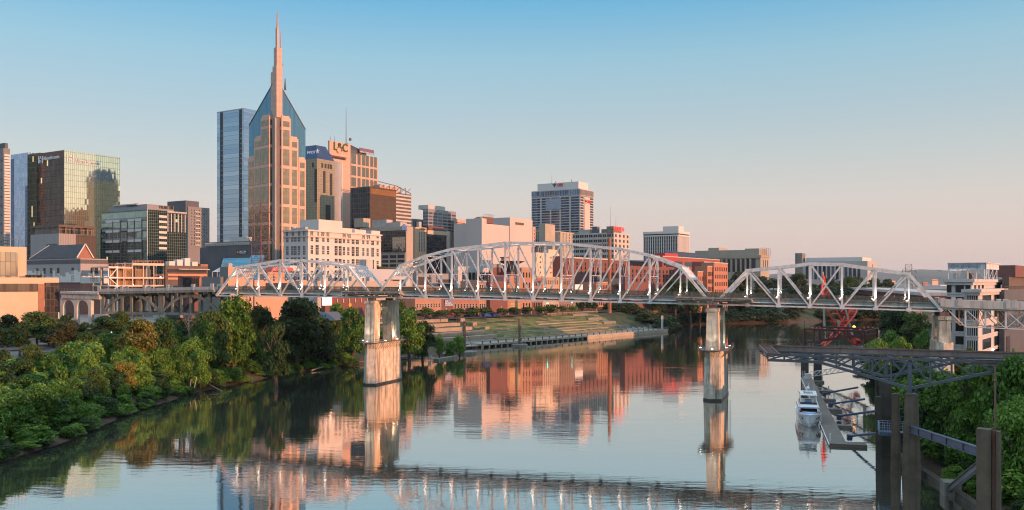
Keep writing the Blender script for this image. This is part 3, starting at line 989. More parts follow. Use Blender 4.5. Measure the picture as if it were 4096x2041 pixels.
for q in (s_e + 0.2, s_m, s_m + 23):
    bit('pier_cap', via, lambda m: m.box(bp_(q - 2.4, -0.6, Zs - 2.3), BD * 4.8, BN * (BW + 1.2), 1.1), LP)
    for nn in (0.2, BW / 2 - 0.7, BW - 1.6):
        bit('pier_leg', via, lambda m: m.box(bp_(q - 1.6, nn, 8), BD * 3.2, BN * 1.5, Zs - 2.3 - 8), LP)
# curved ramp continuing left on a twin arch bent
ramp_ = thing('concrete_ramp', 'pale concrete ramp on a twin arched support at the left end of the viaduct', 'ramp', tuple(bp_(s_e, 0, 10)))
A0, A1 = bp_(s_e, -0.9, zL(s_e)), V(-153, 297, zat(1166, 297))
acr = V(0.25, 0.968, 0) * 9
lo = [A1 + V(0, 0, -2.3), A0 + V(0, 0, -2.5), A0 + acr + V(0, 0, -2.5), A1 + acr + V(0, 0, -2.3)]
bit('girder', ramp_, lambda m: m.hexa(lo, [p + V(0, 0, 1.6) for p in lo]), LP)
lo2 = [A1 + V(0, 0, -0.68) - acr * 0.06, A0 + V(0, 0, -0.88) - acr * 0.06, A0 + acr * 1.06 + V(0, 0, -0.88), A1 + acr * 1.06 + V(0, 0, -0.68)]
bit('deck', ramp_, lambda m: m.hexa(lo2, [p + V(0, 0, 0.7) for p in lo2]), LP)
def rr(m):
    for q in range(13):
        p = A1.lerp(A0, q / 12)
        m.beam(p, p + V(0, 0, 1.1), 0.08, 0.08)
    for z_ in (0.35, 0.7, 1.1): m.beam(A1 + V(0, 0, z_), A0 + V(0, 0, z_), 0.06, 0.06)
bit('railing', ramp_, rr, RAILM)
# twin arch bent
B0 = at(246, 1270, 298); B1 = at(358, 1270, 293)
bd = (B1 - B0); bd.z = 0; L = bd.length; bd.normalize(); bnn = V(-bd.y, bd.x, 0)
def bent(m):
    zt = A1.z - 2.35; zb = 9.0
    def bx(x0, x1, z0, z1): m.box(B0 + bd * x0 + V(0, 0, z0 - B0.z), bd * (x1 - x0), bnn * 1.2, z1 - z0)
    w = 1.3
    for x in (0, L / 2, L): bx(x - w / 2, x + w / 2, zb, zt)
    for x in (0, L / 2):
        x0, x1 = x + w / 2, x + L / 2 - w / 2
        r = (x1 - x0) / 2; zs = zt - r - 0.6
        for i in range(10):
            a, b = math.pi * i / 10, math.pi * (i + 1) / 10
            xa, xb = x0 + r - r * math.cos(a), x0 + r - r * math.cos(b)
            za, zb_ = zs + r * math.sin(a), zs + r * math.sin(b)
            o = B0 - V(0, 0, B0.z)
            p = [o + bd * xa + V(0, 0, za), o + bd * xb + V(0, 0, zb_), o + bd * xb + V(0, 0, zt), o + bd * xa + V(0, 0, zt)]
            m.prism(p, bnn * 1.2)
bit('arched_bent', ramp_, bent, plain('pale_bent', (0.55, 0.52, 0.46), 0.8, 0.12))  # paler, warmer concrete than the ramp girder
# ---------------------------------------------------------------- city blocks
def line(u, v):
    return u, v
class Bld:
    'a block with its near corner at pixel uc, left face to ul, right face to ur, roof corner at row vt, at distance Y'
    def __init__(s, name, label, uc, ul, ur, vt, Y, zb=9.0, phi=32, cat='building', root=None, group=None):
        a = R(phi)
        s.e = [V(-math.cos(a), math.sin(a), 0), V(math.sin(a), math.cos(a), 0)]
        s.n = [V(-math.sin(a), -math.cos(a), 0), V(math.cos(a), -math.sin(a), 0)]
        c = at(uc, vt, Y)
        s.C = V(c.x, c.y, 0); s.zt = c.z; s.zb = zb
        s.w = [s.along(0, ul), s.along(1, ur)]
        s.root = root or thing(name, label, cat, (s.C.x, s.C.y, zb), group)
        s.nwin = 0
    def along(s, f, u):
        k = (u - 2048.0) / F
        return (k * s.C.y - s.C.x) / (s.e[f].x - k * s.e[f].y)
    def p(s, f, x, z, d=0.0):
        q = s.C + s.e[f] * x + s.n[f] * d
        return V(q.x, q.y, z)
    def px(s, f, u, v, d=0.0):
        x = s.along(f, u)
        return x, zat(v, (s.C + s.e[f] * x).y)
    def block(s, name, mat, z0=None, z1=None, a=(0, None), b=(0, None), par=None, parapet=0.0, roof=ROOF):
        'a along the left face, b along the right face'
        a0, a1 = a[0], s.w[0] if a[1] is None else a[1]
        b0, b1 = b[0], s.w[1] if b[1] is None else b[1]
        z0 = s.zb if z0 is None else z0; z1 = s.zt if z1 is None else z1
        o = s.C + s.e[0] * a0 + s.e[1] * b0
        m = MB(uo=V(s.C.x, s.C.y, z0))
        A, B = s.e[0] * (a1 - a0), s.e[1] * (b1 - b0)
        O = V(o.x, o.y, z0)
        m.walls(O, A, B, z1 - z0)
        q = [O, O + A, O + A + B, O + B]
        t = 0.45 if parapet else 0
        zr = z1 - parapet
        if parapet:
            ia, ib = A.normalized() * t, B.normalized() * t
            I = [O + ia + ib, O + A - ia + ib, O + A + B - ia - ib, O + B + ia - ib]
            for i in range(4):
                j = (i + 1) % 4
                up = V(0, 0, z1 - z0)
                m.poly([q[i] + up, q[j] + up, I[j] + up, I[i] + up])
                m.poly([I[i] + up, I[j] + up, I[j] + V(0, 0, zr - z0), I[i] + V(0, 0, zr - z0)])
            w = m.build(name, mat, par or s.root)
            r = MB(); r.poly([p + V(0, 0, zr - z0) for p in I]); r.build('roof', roof, w)
        else:
            w = m.build(name, mat, par or s.root)
            r = MB(); r.poly([p + V(0, 0, z1 - z0) for p in q]); r.build('roof', roof, w)
        return w
    def panel(s, name, f, x0, x1, z0, z1, mat, d=0.12, par=None, t=None):
        m = MB(uo=V(*s.p(f, 0, 0)))
        q = [s.p(f, x0, z0, 0.0), s.p(f, x1, z0, 0.0)]
        m.box(s.p(f, x0, z0, -0.05), s.e[f] * (x1 - x0), s.n[f] * (d + 0.05), z1 - z0)
        return m.build(name, mat, par or s.root)
    def ppx(s, name, f, u0, u1, v0, v1, mat, d=0.12, par=None):
        'panel from photo pixels (v0 top, v1 bottom measured at u0)'
        x0, z1 = s.px(f, u0, v0); x1, _ = s.px(f, u1, v0); _, z0 = s.px(f, u0, v1)
        x0, x1 = min(x0, x1), max(x0, x1)
        return s.panel(name, f, x0, x1, min(z0, z1), max(z0, z1), mat, d, par)
    def windows(s, f, xs, zs, w, h, gl=WIN, fr=FRAME, bars=1, lim=100, skip=None):
        'punched windows; xs centres along the face, zs sill heights'
        key = (round(w, 2), round(h, 2), gl.name, fr.name, bars)
        rest = MB()
        e, n = s.e[f], s.n[f]
        def make(m, o):
            tk = min(0.12, w * 0.09)
            m.m = 0
            m.poly([o + e * (-w / 2) + n * .04, o + e * (w / 2) + n * .04, o + e * (w / 2) + n * .04 + Z * h, o + e * (-w / 2) + n * .04 + Z * h][::(1 if f == 0 else -1)])
            m.m = 1
            for x in [-w / 2, w / 2 - tk]:
                m.box(o + e * x, e * tk, n * 0.14, h)
            for i in range(bars):
                m.box(o + e * (-w / 2 + w * (i + 1) / (bars + 1) - tk * .4), e * tk * .8, n * 0.1, h)
            for z_ in (0, h - tk, h * 0.5 - tk * .4):
                m.box(o + e * (-w / 2 + tk) + Z * z_, e * (w - 2 * tk), n * 0.12, tk)
            m.m = 0
        proto = None
        i = 0
        for z_ in sorted(zs, reverse=True):
            for x in xs:
                if skip and skip(x, z_): continue
                o = s.p(f, x, z_, 0.0)
                if s.nwin < lim:
                    if proto is None:
                        m = MB(); make(m, o); proto = m.build('window', [gl, fr], s.root); po = o
                    else:
                        c = proto.copy(); COL.objects.link(c); c.parent = s.root; KIDS[s.root].append(c)
                        c.location = proto.location + (o - po); W[c] = W[s.root]
                    s.nwin += 1
                else:
                    make(rest, o)
        if rest.f:
            r = rest.build('windows', [gl, fr], s.root); r['kind'] = 'stuff'
    def grid(s, f, nx, x0, x1, nz, z0, z1, w, h, **k):
        xs = [x0 + (x1 - x0) * (i + 0.5) / nx for i in range(nx)]
        zs = [z0 + (z1 - z0) * (i + 0.5) / nz - h / 2 for i in range(nz)]
        s.windows(f, xs, zs, w, h, **k)
    def bands(s, f, n, x0, x1, z0, z1, h, mat, name='window_band', d=0.1):
        for i in range(n):
            z = z0 + (z1 - z0) * (i + 0.5) / n - h / 2
            s.panel(name, f, x0, x1, z, z + h, mat, d)
    def fins(s, f, n, x0, x1, z0, z1, w, mat, name='pilaster', d=0.4):
        for i in range(n + 1):
            x = x0 + (x1 - x0) * i / n
            s.panel(name, f, x - w / 2, x + w / 2, z0, z1, mat, d)
    def sign(s, f, txt, u0, u1, v0, v1, mat, name='sign_lettering', d=0.35, bold=False, d0=0.0):
        a, z1 = s.px(f, u0, v0); b, _ = s.px(f, u1, v0); _, z0 = s.px(f, u0, v1)
        # reading direction left to right in the picture
        if f == 0:
            return text_mesh(txt, s.p(0, max(a, b), min(z0, z1), d0), -s.e[0], Z, s.n[0], abs(a - b), abs(z1 - z0), d, mat, name, s.root, bold)
        return text_mesh(txt, s.p(1, min(a, b), min(z0, z1), d0), s.e[1], Z, s.n[1], abs(a - b), abs(z1 - z0), d, mat, name, s.root, bold)
    def rooftop(s, items, mat):
        'plant on the roof: (a0,a1,b0,b1,h)'
        for (a0, a1, b0, b1, h) in items:
            s.block('roof_plant', mat, s.zt - 0.2, s.zt + h, (a0, a1), (b0, b1))
    def mast(s, a, b, h, r=0.25, name='mast', z=None, mat=None):
        o = s.C + s.e[0] * a + s.e[1] * b
        z = s.zt if z is None else z
        m = MB(); m.tube(V(o.x, o.y, z - 0.3), V(o.x, o.y, z + h), r, r * 0.4, 6)
        m.build(name, mat or RUST, s.root)

WHITE = plain('white_stucco', (0.60, 0.56, 0.53), 0.8, 0.06, 0.1)
PALE = plain('pale_stone', (0.48, 0.45, 0.41), 0.8, 0.1, 0.12, streak=0.25)
BEIGE = plain('beige_stone', (0.42, 0.35, 0.27), 0.8, 0.12, 0.12, streak=0.25)
GREY = plain('grey_panel', (0.25, 0.25, 0.26), 0.7, 0.12, 0.12)
DGREY = plain('dark_grey_panel', (0.09, 0.09, 0.10), 0.6, 0.2, 0.15)
BROWN = plain('brown_panel', (0.12, 0.085, 0.065), 0.7, 0.2, 0.2)
SALMON = plain('salmon_stone', (0.52, 0.33, 0.25), 0.75, 0.1, 0.15)
GRANITE = plain('pink_granite', (0.60, 0.35, 0.26), 0.6, 0.12, 0.25)
BRICK = bricks('red_brick', (0.30, 0.10, 0.06), (0.35, 0.125, 0.075), (0.32, 0.22, 0.17))
DBRICK = bricks('dark_brick', (0.16, 0.05, 0.04), (0.20, 0.065, 0.05), (0.17, 0.1, 0.085))
OBRICK = bricks('orange_brick', (0.37, 0.15, 0.085), (0.42, 0.19, 0.115), (0.4, 0.26, 0.18))
TBRICK = bricks('tan_brick', (0.42, 0.28, 0.19), (0.46, 0.32, 0.22), (0.42, 0.32, 0.25))
SIGNW = plain('white_letters', (0.75, 0.74, 0.72), 0.5, 0.05)
SIGND = plain('dark_letters', (0.03, 0.03, 0.035), 0.5, 0.1)
SIGNR = plain('red_letters', (0.62, 0.03, 0.03), 0.5, 0.1)
SLATE = plain('slate_roof', (0.06, 0.058, 0.065), 0.7, 0.3, 0.5)
HVAC = plain('roof_machinery', (0.42, 0.40, 0.37), 0.7, 0.2, 0.3)

# --- striped tower at the left edge
b = Bld('balcony_tower', 'slim grey tower cut by the left photo edge with white striped balconies on one side', 14, -60, 40, 592, 640)
b.block('wall', plain('tower_grey', (0.20, 0.19, 0.19), 0.8, 0.1, 0.2))
b.bands(1, 34, 0.2, b.w[1] - 0.3, zat(1010, 640), zat(615, 640), 1.5, WHITE, 'balcony', 0.9)
b.grid(0, 3, 1.5, 10, 14, 30, b.zt - 6, 1.2, 1.8, bars=0, fr=DFRAME)
b.rooftop([(1, 9, 1.5, b.w[1] - 1, 4)], DGREY)

# --- blue glass tower behind
b = Bld('blue_glass_tower', 'pale blue mirrored glass tower partly hidden behind the wide brown and gold glass block', 113, 43, 152, 610, 760)
g = curtain('blue_mirror', (0.22, 0.34, 0.55), (0.36, 0.48, 0.66), 3.0, 3.9, (0.5, 0.55, 0.62), 0.22, 0.85, 0.06, 0.02)
b.block('glass_facade', g, z0=9)
b.panel('glass_strip', 0, 0.3, 4.5, 25, zat(745, 765), curtain('blue_dark', (0.04, 0.09, 0.2), (0.08, 0.15, 0.28), 1.6, 3.9, (0.1, 0.14, 0.2), 0.12, 0.7), 0.2)
b.panel('glass_strip', 0, b.w[0] - 5, b.w[0] - 0.2, zat(1000, 765), b.zt - 4, MATS['blue_dark'], 0.2)

# --- brown / gold glass block with the letter logo
b = Bld('office_block', 'wide glass office block, brown left face, gold right face, white lettering near the top', 257, 150, 480, 600, 626)
b.block('glass_facade', curtain('gold_reflect_glass', (0.86, 0.84, 0.60), (0.96, 0.94, 0.72), 1.55, 4.1, (0.12, 0.09, 0.06), 0.10, 0.92, 0.05, 0.006, lit=0.004))  # gold of the sunward sky reflection put into the pane tint
b.panel('left_facade', 0, 0.1, b.w[0] - 0.05, 9, b.zt - 0.1, curtain('dark_reflect_glass', (0.028, 0.026, 0.028), (0.085, 0.062, 0.055), 1.55, 4.1, (0.02, 0.015, 0.012), 0.12, 0.7, 0.07, 0.03, lit=0.006), 0.15)  # same building's glass, darkened in colour to stand in for dark reflections
xw, _ = b.px(0, 115, 640)
b.block('side_wing', curtain('olive_glass', (0.05, 0.055, 0.03), (0.10, 0.10, 0.055), 1.3, 4.1, (0.15, 0.14, 0.09), 0.14, 0.5, 0.1, 0.02, lit=0.01), z1=zat(637, 680), a=(b.w[0], b.w[0] + 17), b=(2, b.w[1]))
b.panel('crown_panel', 0, 0.3, b.w[0] - 0.4, zat(628, 630), b.zt - 0.3, plain('crown_red', (0.16, 0.07, 0.055), 0.6, 0.2), 0.22)
b.sign(0, 'AllianceBernstein', 176, 239, 642, 628, SIGNW, d0=0.3)
b.sign(0, 'A', 160, 169, 626, 639, SIGNW, d0=0.3); b.sign(0, 'B', 160, 169, 641, 652, SIGNW, d0=0.3)
b.sign(1, 'AllianceBernstein', 300, 397, 634, 650, SIGNW, d0=0.1)
b.sign(1, 'A', 276, 288, 620, 630, SIGNW, d0=0.1); b.sign(1, 'B', 276, 288, 634, 645, SIGNW, d0=0.1)
for u0, u1 in ((268, 271), (292, 295)):
    b.ppx('sign_bracket', 1, u0, u1, 618, 647, SIGNW, 0.4)
for u0, u1 in ((155, 158), (171, 174)):
    b.ppx('sign_bracket', 0, u0, u1, 625, 655, SIGNW, 0.5)

# --- brown podium with deep roof frame
b = Bld('podium_block', 'low grey and brown block with a dark roof frame before the gold glass block', 235, 122, 384, 934, 560)
b.block('wall', curtain('panelled_metal', (0.26, 0.25, 0.26), (0.30, 0.28, 0.27), 1.1, 30, (0.16, 0.15, 0.15), 0.1, 0.1, 0.4, 0.0))
b.panel('dark_panel', 1, b.w[1] * 0.45, b.w[1] - 0.1, 9, b.zt - 0.1, curtain('panelled_brown', (0.07, 0.055, 0.05), (0.09, 0.07, 0.06), 1.1, 30, (0.04, 0.03, 0.03), 0.1, 0.1, 0.4, 0.0), 0.15)
b.panel('dark_panel', 0, b.w[0] * 0.05, b.w[0] * 0.42, 9, zat(975, 560), MATS['panelled_brown'], 0.15)
b.block('terrace_glass', curtain('terrace_glass', (0.05, 0.07, 0.08), (0.12, 0.13, 0.13), 3, 3, (0.25, 0.2, 0.16), 0.2, 0.4), z0=b.zt, z1=zat(905, 560), a=(2.5, b.w[0] - 1), b=(2.5, b.w[1] - 1))
b.block('roof_frame', BROWN, z0=zat(908, 560), z1=zat(898, 560))
for f in (0, 1):
    for q in range(6):
        b.panel('column', f, b.w[f] * q / 5.2, b.w[f] * q / 5.2 + 0.8, b.zt, zat(908, 560), BROWN, 0.02)

# --- gabled brick hall
b = Bld('gabled_hall', 'brick hall with a dark slate gable roof and a red gable end', 305, 118, 372, 1033, 500)
b.block('wall', BRICK, z1=b.zt)
C0, C1 = b.p(0, 0, b.zt), b.p(1, b.w[1], b.zt)
mid = (C0 + C1) / 2; rz = zat(980, 505)
rdg = V(mid.x, mid.y, rz)
L = b.e[0] * b.w[0]
m = MB(); m.prism([C0, C1, rdg], -b.n[1] * 0.4); m.build('gable', BRICK, b.root)
m = MB()
th = V(0, 0, 0.4)
ov = b.n[1] * 0.5
for c in (C0, C1):
    o_ = (c - mid) * 0.06 - V(0, 0, 0.2)
    q = [c + o_ + ov, rdg + ov, rdg + L * 0.75, c + o_ + L]
    m.hexa(q if c is C0 else q[::-1], [p + th for p in (q if c is C0 else q[::-1])])
m.poly([C0 + L, C1 + L, rdg + L * 0.75])
m.build('roof', SLATE, b.root)
m = MB()
for c in (C0, C1): m.beam(c + ov * 1.3 + V(0, 0, 0.3), rdg + ov * 1.3 + V(0, 0, 0.5), 0.35, 0.6)
m.beam(C0 + L + V(0, 0, 0.4), rdg + L * 0.75 + V(0, 0, 0.4), 0.4, 0.5)
m.build('gable_trim', WHITE, b.root)

# --- pixelated grey hotel
b = Bld('patchwork_hotel', 'squat hotel with stepped patches of grey and white cladding above red brick', 322, 100, 432, 1034, 445)
PIX = plain('mid_grey_cladding', (0.33, 0.30, 0.29), 0.8, 0.06); PIXW = plain('white_cladding', (0.62, 0.58, 0.54), 0.8, 0.05)
b.block('wall', PIX, parapet=0.9)
b.block('parapet_band', plain('charcoal_band', (0.10, 0.09, 0.09), 0.7, 0.15), z0=b.zt - 2.6, z1=b.zt - 0.5, a=(-0.12, b.w[0]), b=(-0.12, b.w[1]))
rr_ = random.Random(5)
zbk = zat(1130, 445)
for f in (0, 1):
    x = 0.05
    while x < b.w[f] - 1:
        w_ = rr_.uniform(1.6, 3.2); h_ = rr_.uniform(2.5, 6.5)
        b.panel('white_patch', f, x, min(x + w_, b.w[f] - 0.05), zbk, zbk + h_, PIXW, 0.06); x += w_
    b.panel('brick_base', f, 0.02, b.w[f] - 0.02, 9, zbk - 0.5, BRICK if f else DBRICK, 0.05)  # left face takes a darker brick, its shade put into the colour
    b.panel('belt_course', f, -0.1, b.w[f], zbk - 0.5, zbk, PIXW if f else DFRAME, 0.25)
wf = plain('hotel_window_frame', (0.10, 0.09, 0.085), 0.5, 0.1)
for z_ in (zbk + 0.6, zbk + 4.6, zbk - 5.2, zbk - 9.6):
    b.windows(1, [b.along(1, 369), b.along(1, 385)], [z_], 1.9, 3.0, fr=wf)
    b.windows(0, [b.along(0, u) for u in (150, 178, 205, 233, 291)], [z_], 2.0, 3.0, fr=wf)

# --- concert hall / museum at the left edge
lit_stone = plain('warm_limestone', (0.66, 0.43, 0.29), 0.75, 0.10, 0.12, streak=0.25, dirt=(0.5, 0.38, 0.28))
b = Bld('limestone_hall', 'tall warm limestone hall with a big glass bay, cut by the left photo edge', -70, -330, 106, 984, 285, phi=40)
b.block('wall', lit_stone, parapet=0.6)
x0, x1 = b.px(1, -60, 1100)[0], b.px(1, 65, 1100)[0]
b.panel('glass_bay', 1, x0, x1, zat(1123, 288), zat(1008, 288), curtain('bay_glass', (0.30, 0.26, 0.25), (0.36, 0.32, 0.30), 1.6, 4.6, (0.10, 0.06, 0.05), 0.09, 0.9, 0.05, 0.01), 1.3)
m = MB()
for q in range(9):
    p_ = b.p(1, b.w[1] * (0.3 + q * 0.085), b.zt); m.beam(p_, p_ + V(0, 0, 2.4), 0.07, 0.07)
m.beam(b.p(1, b.w[1] * .3, b.zt + 2.4), b.p(1, b.w[1] * .98, b.zt + 2.4), 0.07, 0.07)
m.build('roof_railing', DFRAME, b.root)
b2 = Bld('limestone_hall', '', -90, -330, 236, 1110, 280, phi=40, root=b.root)
b2.block('lower_wing', lit_stone, b=(0, b2.w[1]), parapet=0.5)
xg = b2.px(1, 152, 1180)[0]
b2.panel('strip_window', 1, b2.px(1, -70, 1180)[0], xg, zat(1168, 286), zat(1135, 286), curtain('hall_strip', (0.10, 0.08, 0.07), (0.14, 0.11, 0.09), 1.2, 5, (0.03, 0.02, 0.02), 0.1, 0.5), 0.1)
b2.panel('copper_panel', 1, xg, b2.px(1, 178, 1180)[0], 9.5, zat(1136, 290), plain('copper_panel', (0.30, 0.13, 0.07), 0.6, 0.12), 0.12)
b2.panel('corner_glazing', 1, b2.px(1, 178, 1180)[0], b2.w[1] - 0.02, 9.5, zat(1131, 290), curtain('corner_glass', (0.045, 0.04, 0.038), (0.10, 0.08, 0.07), 1.3, 2.2, (0.02, 0.015, 0.012), 0.09, 0.45, 0.06, 0.02, lit=0.02), 0.3)
m = MB()
rr_ = random.Random(2)
for q in range(260):
    x = rr_.uniform(b2.px(1, 108, 1110)[0], b2.px(1, 172, 1110)[0])
    p_ = b2.p(1, x, b2.zt + rr_.uniform(-0.2, 0.9), -rr_.uniform(0.4, 1.5)); a_ = V(rr_.uniform(-1, 1), rr_.uniform(-1, 1), rr_.uniform(-.3, 1)) * 0.35; c_ = V(rr_.uniform(-1, 1), rr_.uniform(-1, 1), rr_.uniform(-1, 1)) * 0.25
    m.poly([p_ - a_, p_ + c_, p_ + a_, p_ - c_])
m.build('planter_plants', leafmat('leaf_olive', (0.03, 0.04, 0.012), (0.075, 0.075, 0.022), (0.14, 0.11, 0.03)), b2.root)

# --- glass office with grey crown (bank name on both faces)
b = Bld('green_glass_office', 'green glass office block with white spandrel strips and a grey crown carrying dark lettering', 590, 408, 746, 838, 560)
gg = curtain('green_glass', (0.035, 0.075, 0.07), (0.07, 0.13, 0.115), 1.5, 1.9, (0.14, 0.18, 0.18), 0.08, 0.75, 0.06, 0.02, lit=0.006)
b.block('glass_facade', gg)
b.block('wing', gg, z1=zat(912, 575), a=(b.w[0], b.w[0] + 4), b=(1.5, b.w[1] + 4))
for q in range(3):
    z1_ = b.zt - 0.5 - q * 6.6
    b.panel('pale_band', 0, 0.2, b.w[0] - 0.2, z1_ - 4.2, z1_ - 0.3, curtain('seafoam_glass', (0.20, 0.32, 0.30), (0.27, 0.38, 0.35), 4.5, 4.2, (0.35, 0.37, 0.37), 0.16, 0.8, 0.08, 0.01), 0.1)
    b.panel('grey_strip', 0, 0.2, b.w[0] - 0.2, z1_ - 6.0, z1_ - 4.3, GREY, 0.14)
b.panel('corner_post', 0, -0.2, 0.3, 9, b.zt, WHITE, 0.25)
for q in range(4):
    z_ = zat(880 + q * 41, 570)
    for (u0, u1) in ((423, 478), (510, 566)):
        xa, xb = sorted((b.along(0, u0), b.along(0, u1)))
        b.panel('white_spandrel', 0, xa, xb, z_ - 1.1, z_ + 0.5, WHITE, 0.16)
for u in (452, 483, 510, 538, 568):
    x = b.along(0, u); b.panel('dark_mullion', 0, x - 0.35, x + 0.35, 12, zat(882, 575), BROWN, 0.3)
for q in range(7):
    z_ = zat(864 + q * 21, 572); xa, xb = b.along(1, 636), b.along(1, 667)
    b.panel('white_spandrel', 1, xa, xb, z_ - 1.4, z_ + 0.1, WHITE, 0.16)
xa, xb = b.along(1, 668), b.along(1, 745)
b.panel('roof_frame', 1, xa, xb, b.zt - 1.0, b.zt - 0.02, PALE, 0.5)
for q in range(6):
    x = xa + (xb - xa) * (q + 0.05) / 5.6; b.panel('white_fin', 1, x, x + 0.5, zat(930, 580), zat(858, 580), WHITE, 0.5)
b.block('crown', GREY, z0=b.zt, z1=zat(814, 560), a=(4, b.w[0] - 5), b=(2.5, b.w[1] - 7))
b.block('crown_cap', PALE, z0=zat(814, 560), z1=zat(809, 560), a=(14, b.w[0] - 9), b=(1.8, b.w[1] - 20))
xs_ = b.along(1, 646)
cr = Bld('', '', 592, 440, 720, 838, 560, root=b.root)
for q in range(16):
    cr.panel('crown_rib', 0, 5 + q * 1.2, 5.3 + q * 1.2, b.zt + 0.1, zat(816, 560), DGREY, -1.9) if False else None
# crown face sits back from the facade by 2.5 / 4 m
def crown_sign(txt, f, u0, u1, v0, v1, back):
    a, z1 = b.px(f, u0, v0); c, _ = b.px(f, u1, v0); _, z0 = b.px(f, u0, v1)
    lo, hi = sorted((a, c))
    if f == 0: text_mesh(txt, b.p(0, hi, min(z0, z1), -back), -b.e[0], Z, b.n[0], hi - lo, abs(z1 - z0), 0.5, SIGND, 'sign_lettering', b.root, True)
    else: text_mesh(txt, b.p(1, lo, min(z0, z1), -back), b.e[1], Z, b.n[1], hi - lo, abs(z1 - z0), 0.5, SIGND, 'sign_lettering', b.root, True)
crown_sign('TRUIST', 1, 650, 690, 822, 833, 4)
crown_sign('TRUIST', 0, 494, 538, 816, 827, 2.5)
m = MB()
xa, z1_ = b.px(1, 693, 820); xb, _ = b.px(1, 707, 820); z0_ = zat(836, 575)
for x_, w_ in ((xa, .5), (xb - .5, .5)): m.box(b.p(1, x_, z0_, -4), b.e[1] * w_, b.n[1] * .5, z1_ - z0_)
for z_ in (z0_, z1_ - .5): m.box(b.p(1, xa + .51, z_, -4), b.e[1] * (xb - xa - 1.02), b.n[1] * .45, .5)
for x_ in (0.36, 0.6): m.box(b.p(1, xa + (xb - xa) * x_, z0_ + .52, -4), b.e[1] * .35, b.n[1] * .4, z1_ - z0_ - 1.04)
m.box(b.p(1, xa + .52, (z0_ + z1_) / 2 - .2, -4), b.e[1] * (xb - xa - 1.04), b.n[1] * .3, .4)
m.build('logo_square', SIGND, b.root)

# --- grey apartment tower behind
b = Bld('apartment_tower', 'grey apartment tower with small balconies standing behind the green glass office', 752, 676, 838, 826, 880)
b.block('wall', plain('apartment_grey', (0.20, 0.19, 0.19), 0.8, 0.1))
b.block('stair_core', DGREY, z0=b.zt - 12, z1=zat(806, 890), a=(1, b.w[0]), b=(-2, 14))
b.grid(1, 7, 3, b.w[1] - 2, 12, zat(985, 900), b.zt - 2, 1.9, 2.0, bars=0)
bx_ = b.w[1] * 0.42
for q in range(14):
    if zat(985, 900) + q * 4.2 < b.zt - 3: b.panel('balcony', 1, bx_ - 3, bx_ + 3, zat(985, 900) + q * 4.2, zat(985, 900) + q * 4.2 + 1.2, PALE, 1.2)

# --- tall pale glass tower
b = Bld('tall_glass_tower', 'tallest pale blue mirrored glass tower with two dark vertical slots, left of the pointed tower', 975, 868, 1042, 432, 750)
b.block('glass_facade', curtain('pale_mirror', (0.24, 0.36, 0.50), (0.38, 0.50, 0.62), 26, 3.9, (0.20, 0.26, 0.33), 0.13, 0.9, 0.05, 0.008))
for u in (886, 962):
    x = b.along(0, u)
    b.panel('dark_slot', 0, x - 1.7, x + 1.7, 12, b.zt - 1, SIGND, 0.15)
    for q in range(34):
        z_ = 20 + q * 4.3
        if z_ < b.zt - 4: b.panel('slot_balcony', 0, x - 1.6, x + .2, z_, z_ + .7, GREY, 0.3)
b.panel('roof_rim', 0, 0, b.w[0], b.zt - 0.9, b.zt - 0.02, PALE, 0.2)

# --- dark low block with university name, blue glass slope
b = Bld('university_block', 'low dark stepped block with a small white name board beside the blue sloped glass', 1000, 800, 1050, 985, 520)
b.block('wall', DGREY, z0=9)
b.block('upper_storey', plain('ribbed_dark', (0.13, 0.12, 0.12), 0.7, 0.2), z0=b.zt, z1=zat(965, 525), a=(0.5, b.w[0] - 4), b=(1.5, b.w[1]))
b.fins(0, 26, 2, b.w[0] - 5, b.zt + 0.8, zat(969, 525), 0.35, PALE, 'louvre', -1.2)
b.block('roof_block', PALE, z0=zat(966, 530), z1=zat(948, 530), a=(9, 24), b=(5, b.w[1]))
bx0, bx1 = b.along(0, 988), b.along(0, 948)
bz0, bz1 = zat(1017, 524), zat(1002, 524)
b.panel('name_board', 0, bx0, bx1, bz0, bz1, plain('black_board', (0.012, 0.012, 0.014), 0.5, 0.1), 0.2)
ww = bx1 - bx0
text_mesh('LIPSCOMB', b.p(0, bx1 - ww * .28, bz0 + 0.95, .22), -b.e[0], Z, b.n[0], ww * .68, 1.05, .1, SIGNW, 'sign_lettering', b.root, True)
text_mesh('UNIVERSITY', b.p(0, bx1 - ww * .28, bz0 + 0.3, .22), -b.e[0], Z, b.n[0], ww * .68, .45, .1, SIGNW, 'sign_lettering', b.root, True)
m = MB(); o_ = b.p(0, bx1 - ww * .13, bz0 + 1.15, .3); m.tube(o_, o_ + b.n[0] * .1, .75, .75, 10); m.build('emblem', plain('gold_emblem', (0.6, 0.3, 0.05), .5, .1), b.root)
b = Bld('sloped_glass_hall', 'turquoise sloped glass roof hall below the dark university block', 1000, 836, 1020, 1018, 505)
g = curtain('turquoise_glass', (0.22, 0.42, 0.50), (0.28, 0.48, 0.56), 2.6, 2.6, (0.10, 0.2, 0.26), 0.12, 0.65, 0.08, 0.006)
A_, B_ = b.p(0, 0, 9), b.p(0, b.w[0], 9)
tp = b.zt
bk = -b.n[0] * 12
m = MB(uo=A_)
q = [A_ + V(0, 0, 0), B_, B_ + bk * .9 + V(0, 0, tp - 9), A_ + bk * .9 + V(0, 0, tp - 9)]
m.poly(q[::-1])
m.poly([A_, A_ + bk * .9 + V(0, 0, tp - 9), A_ + bk * .9]); m.poly([B_, B_ + bk * .9, B_ + bk * .9 + V(0, 0, tp - 9)]); m.poly([A_ + bk * .9, A_ + bk * .9 + V(0, 0, tp - 9), B_ + bk * .9 + V(0, 0, tp - 9), B_ + bk * .9])
m.build('sloped_glazing', g, b.root)
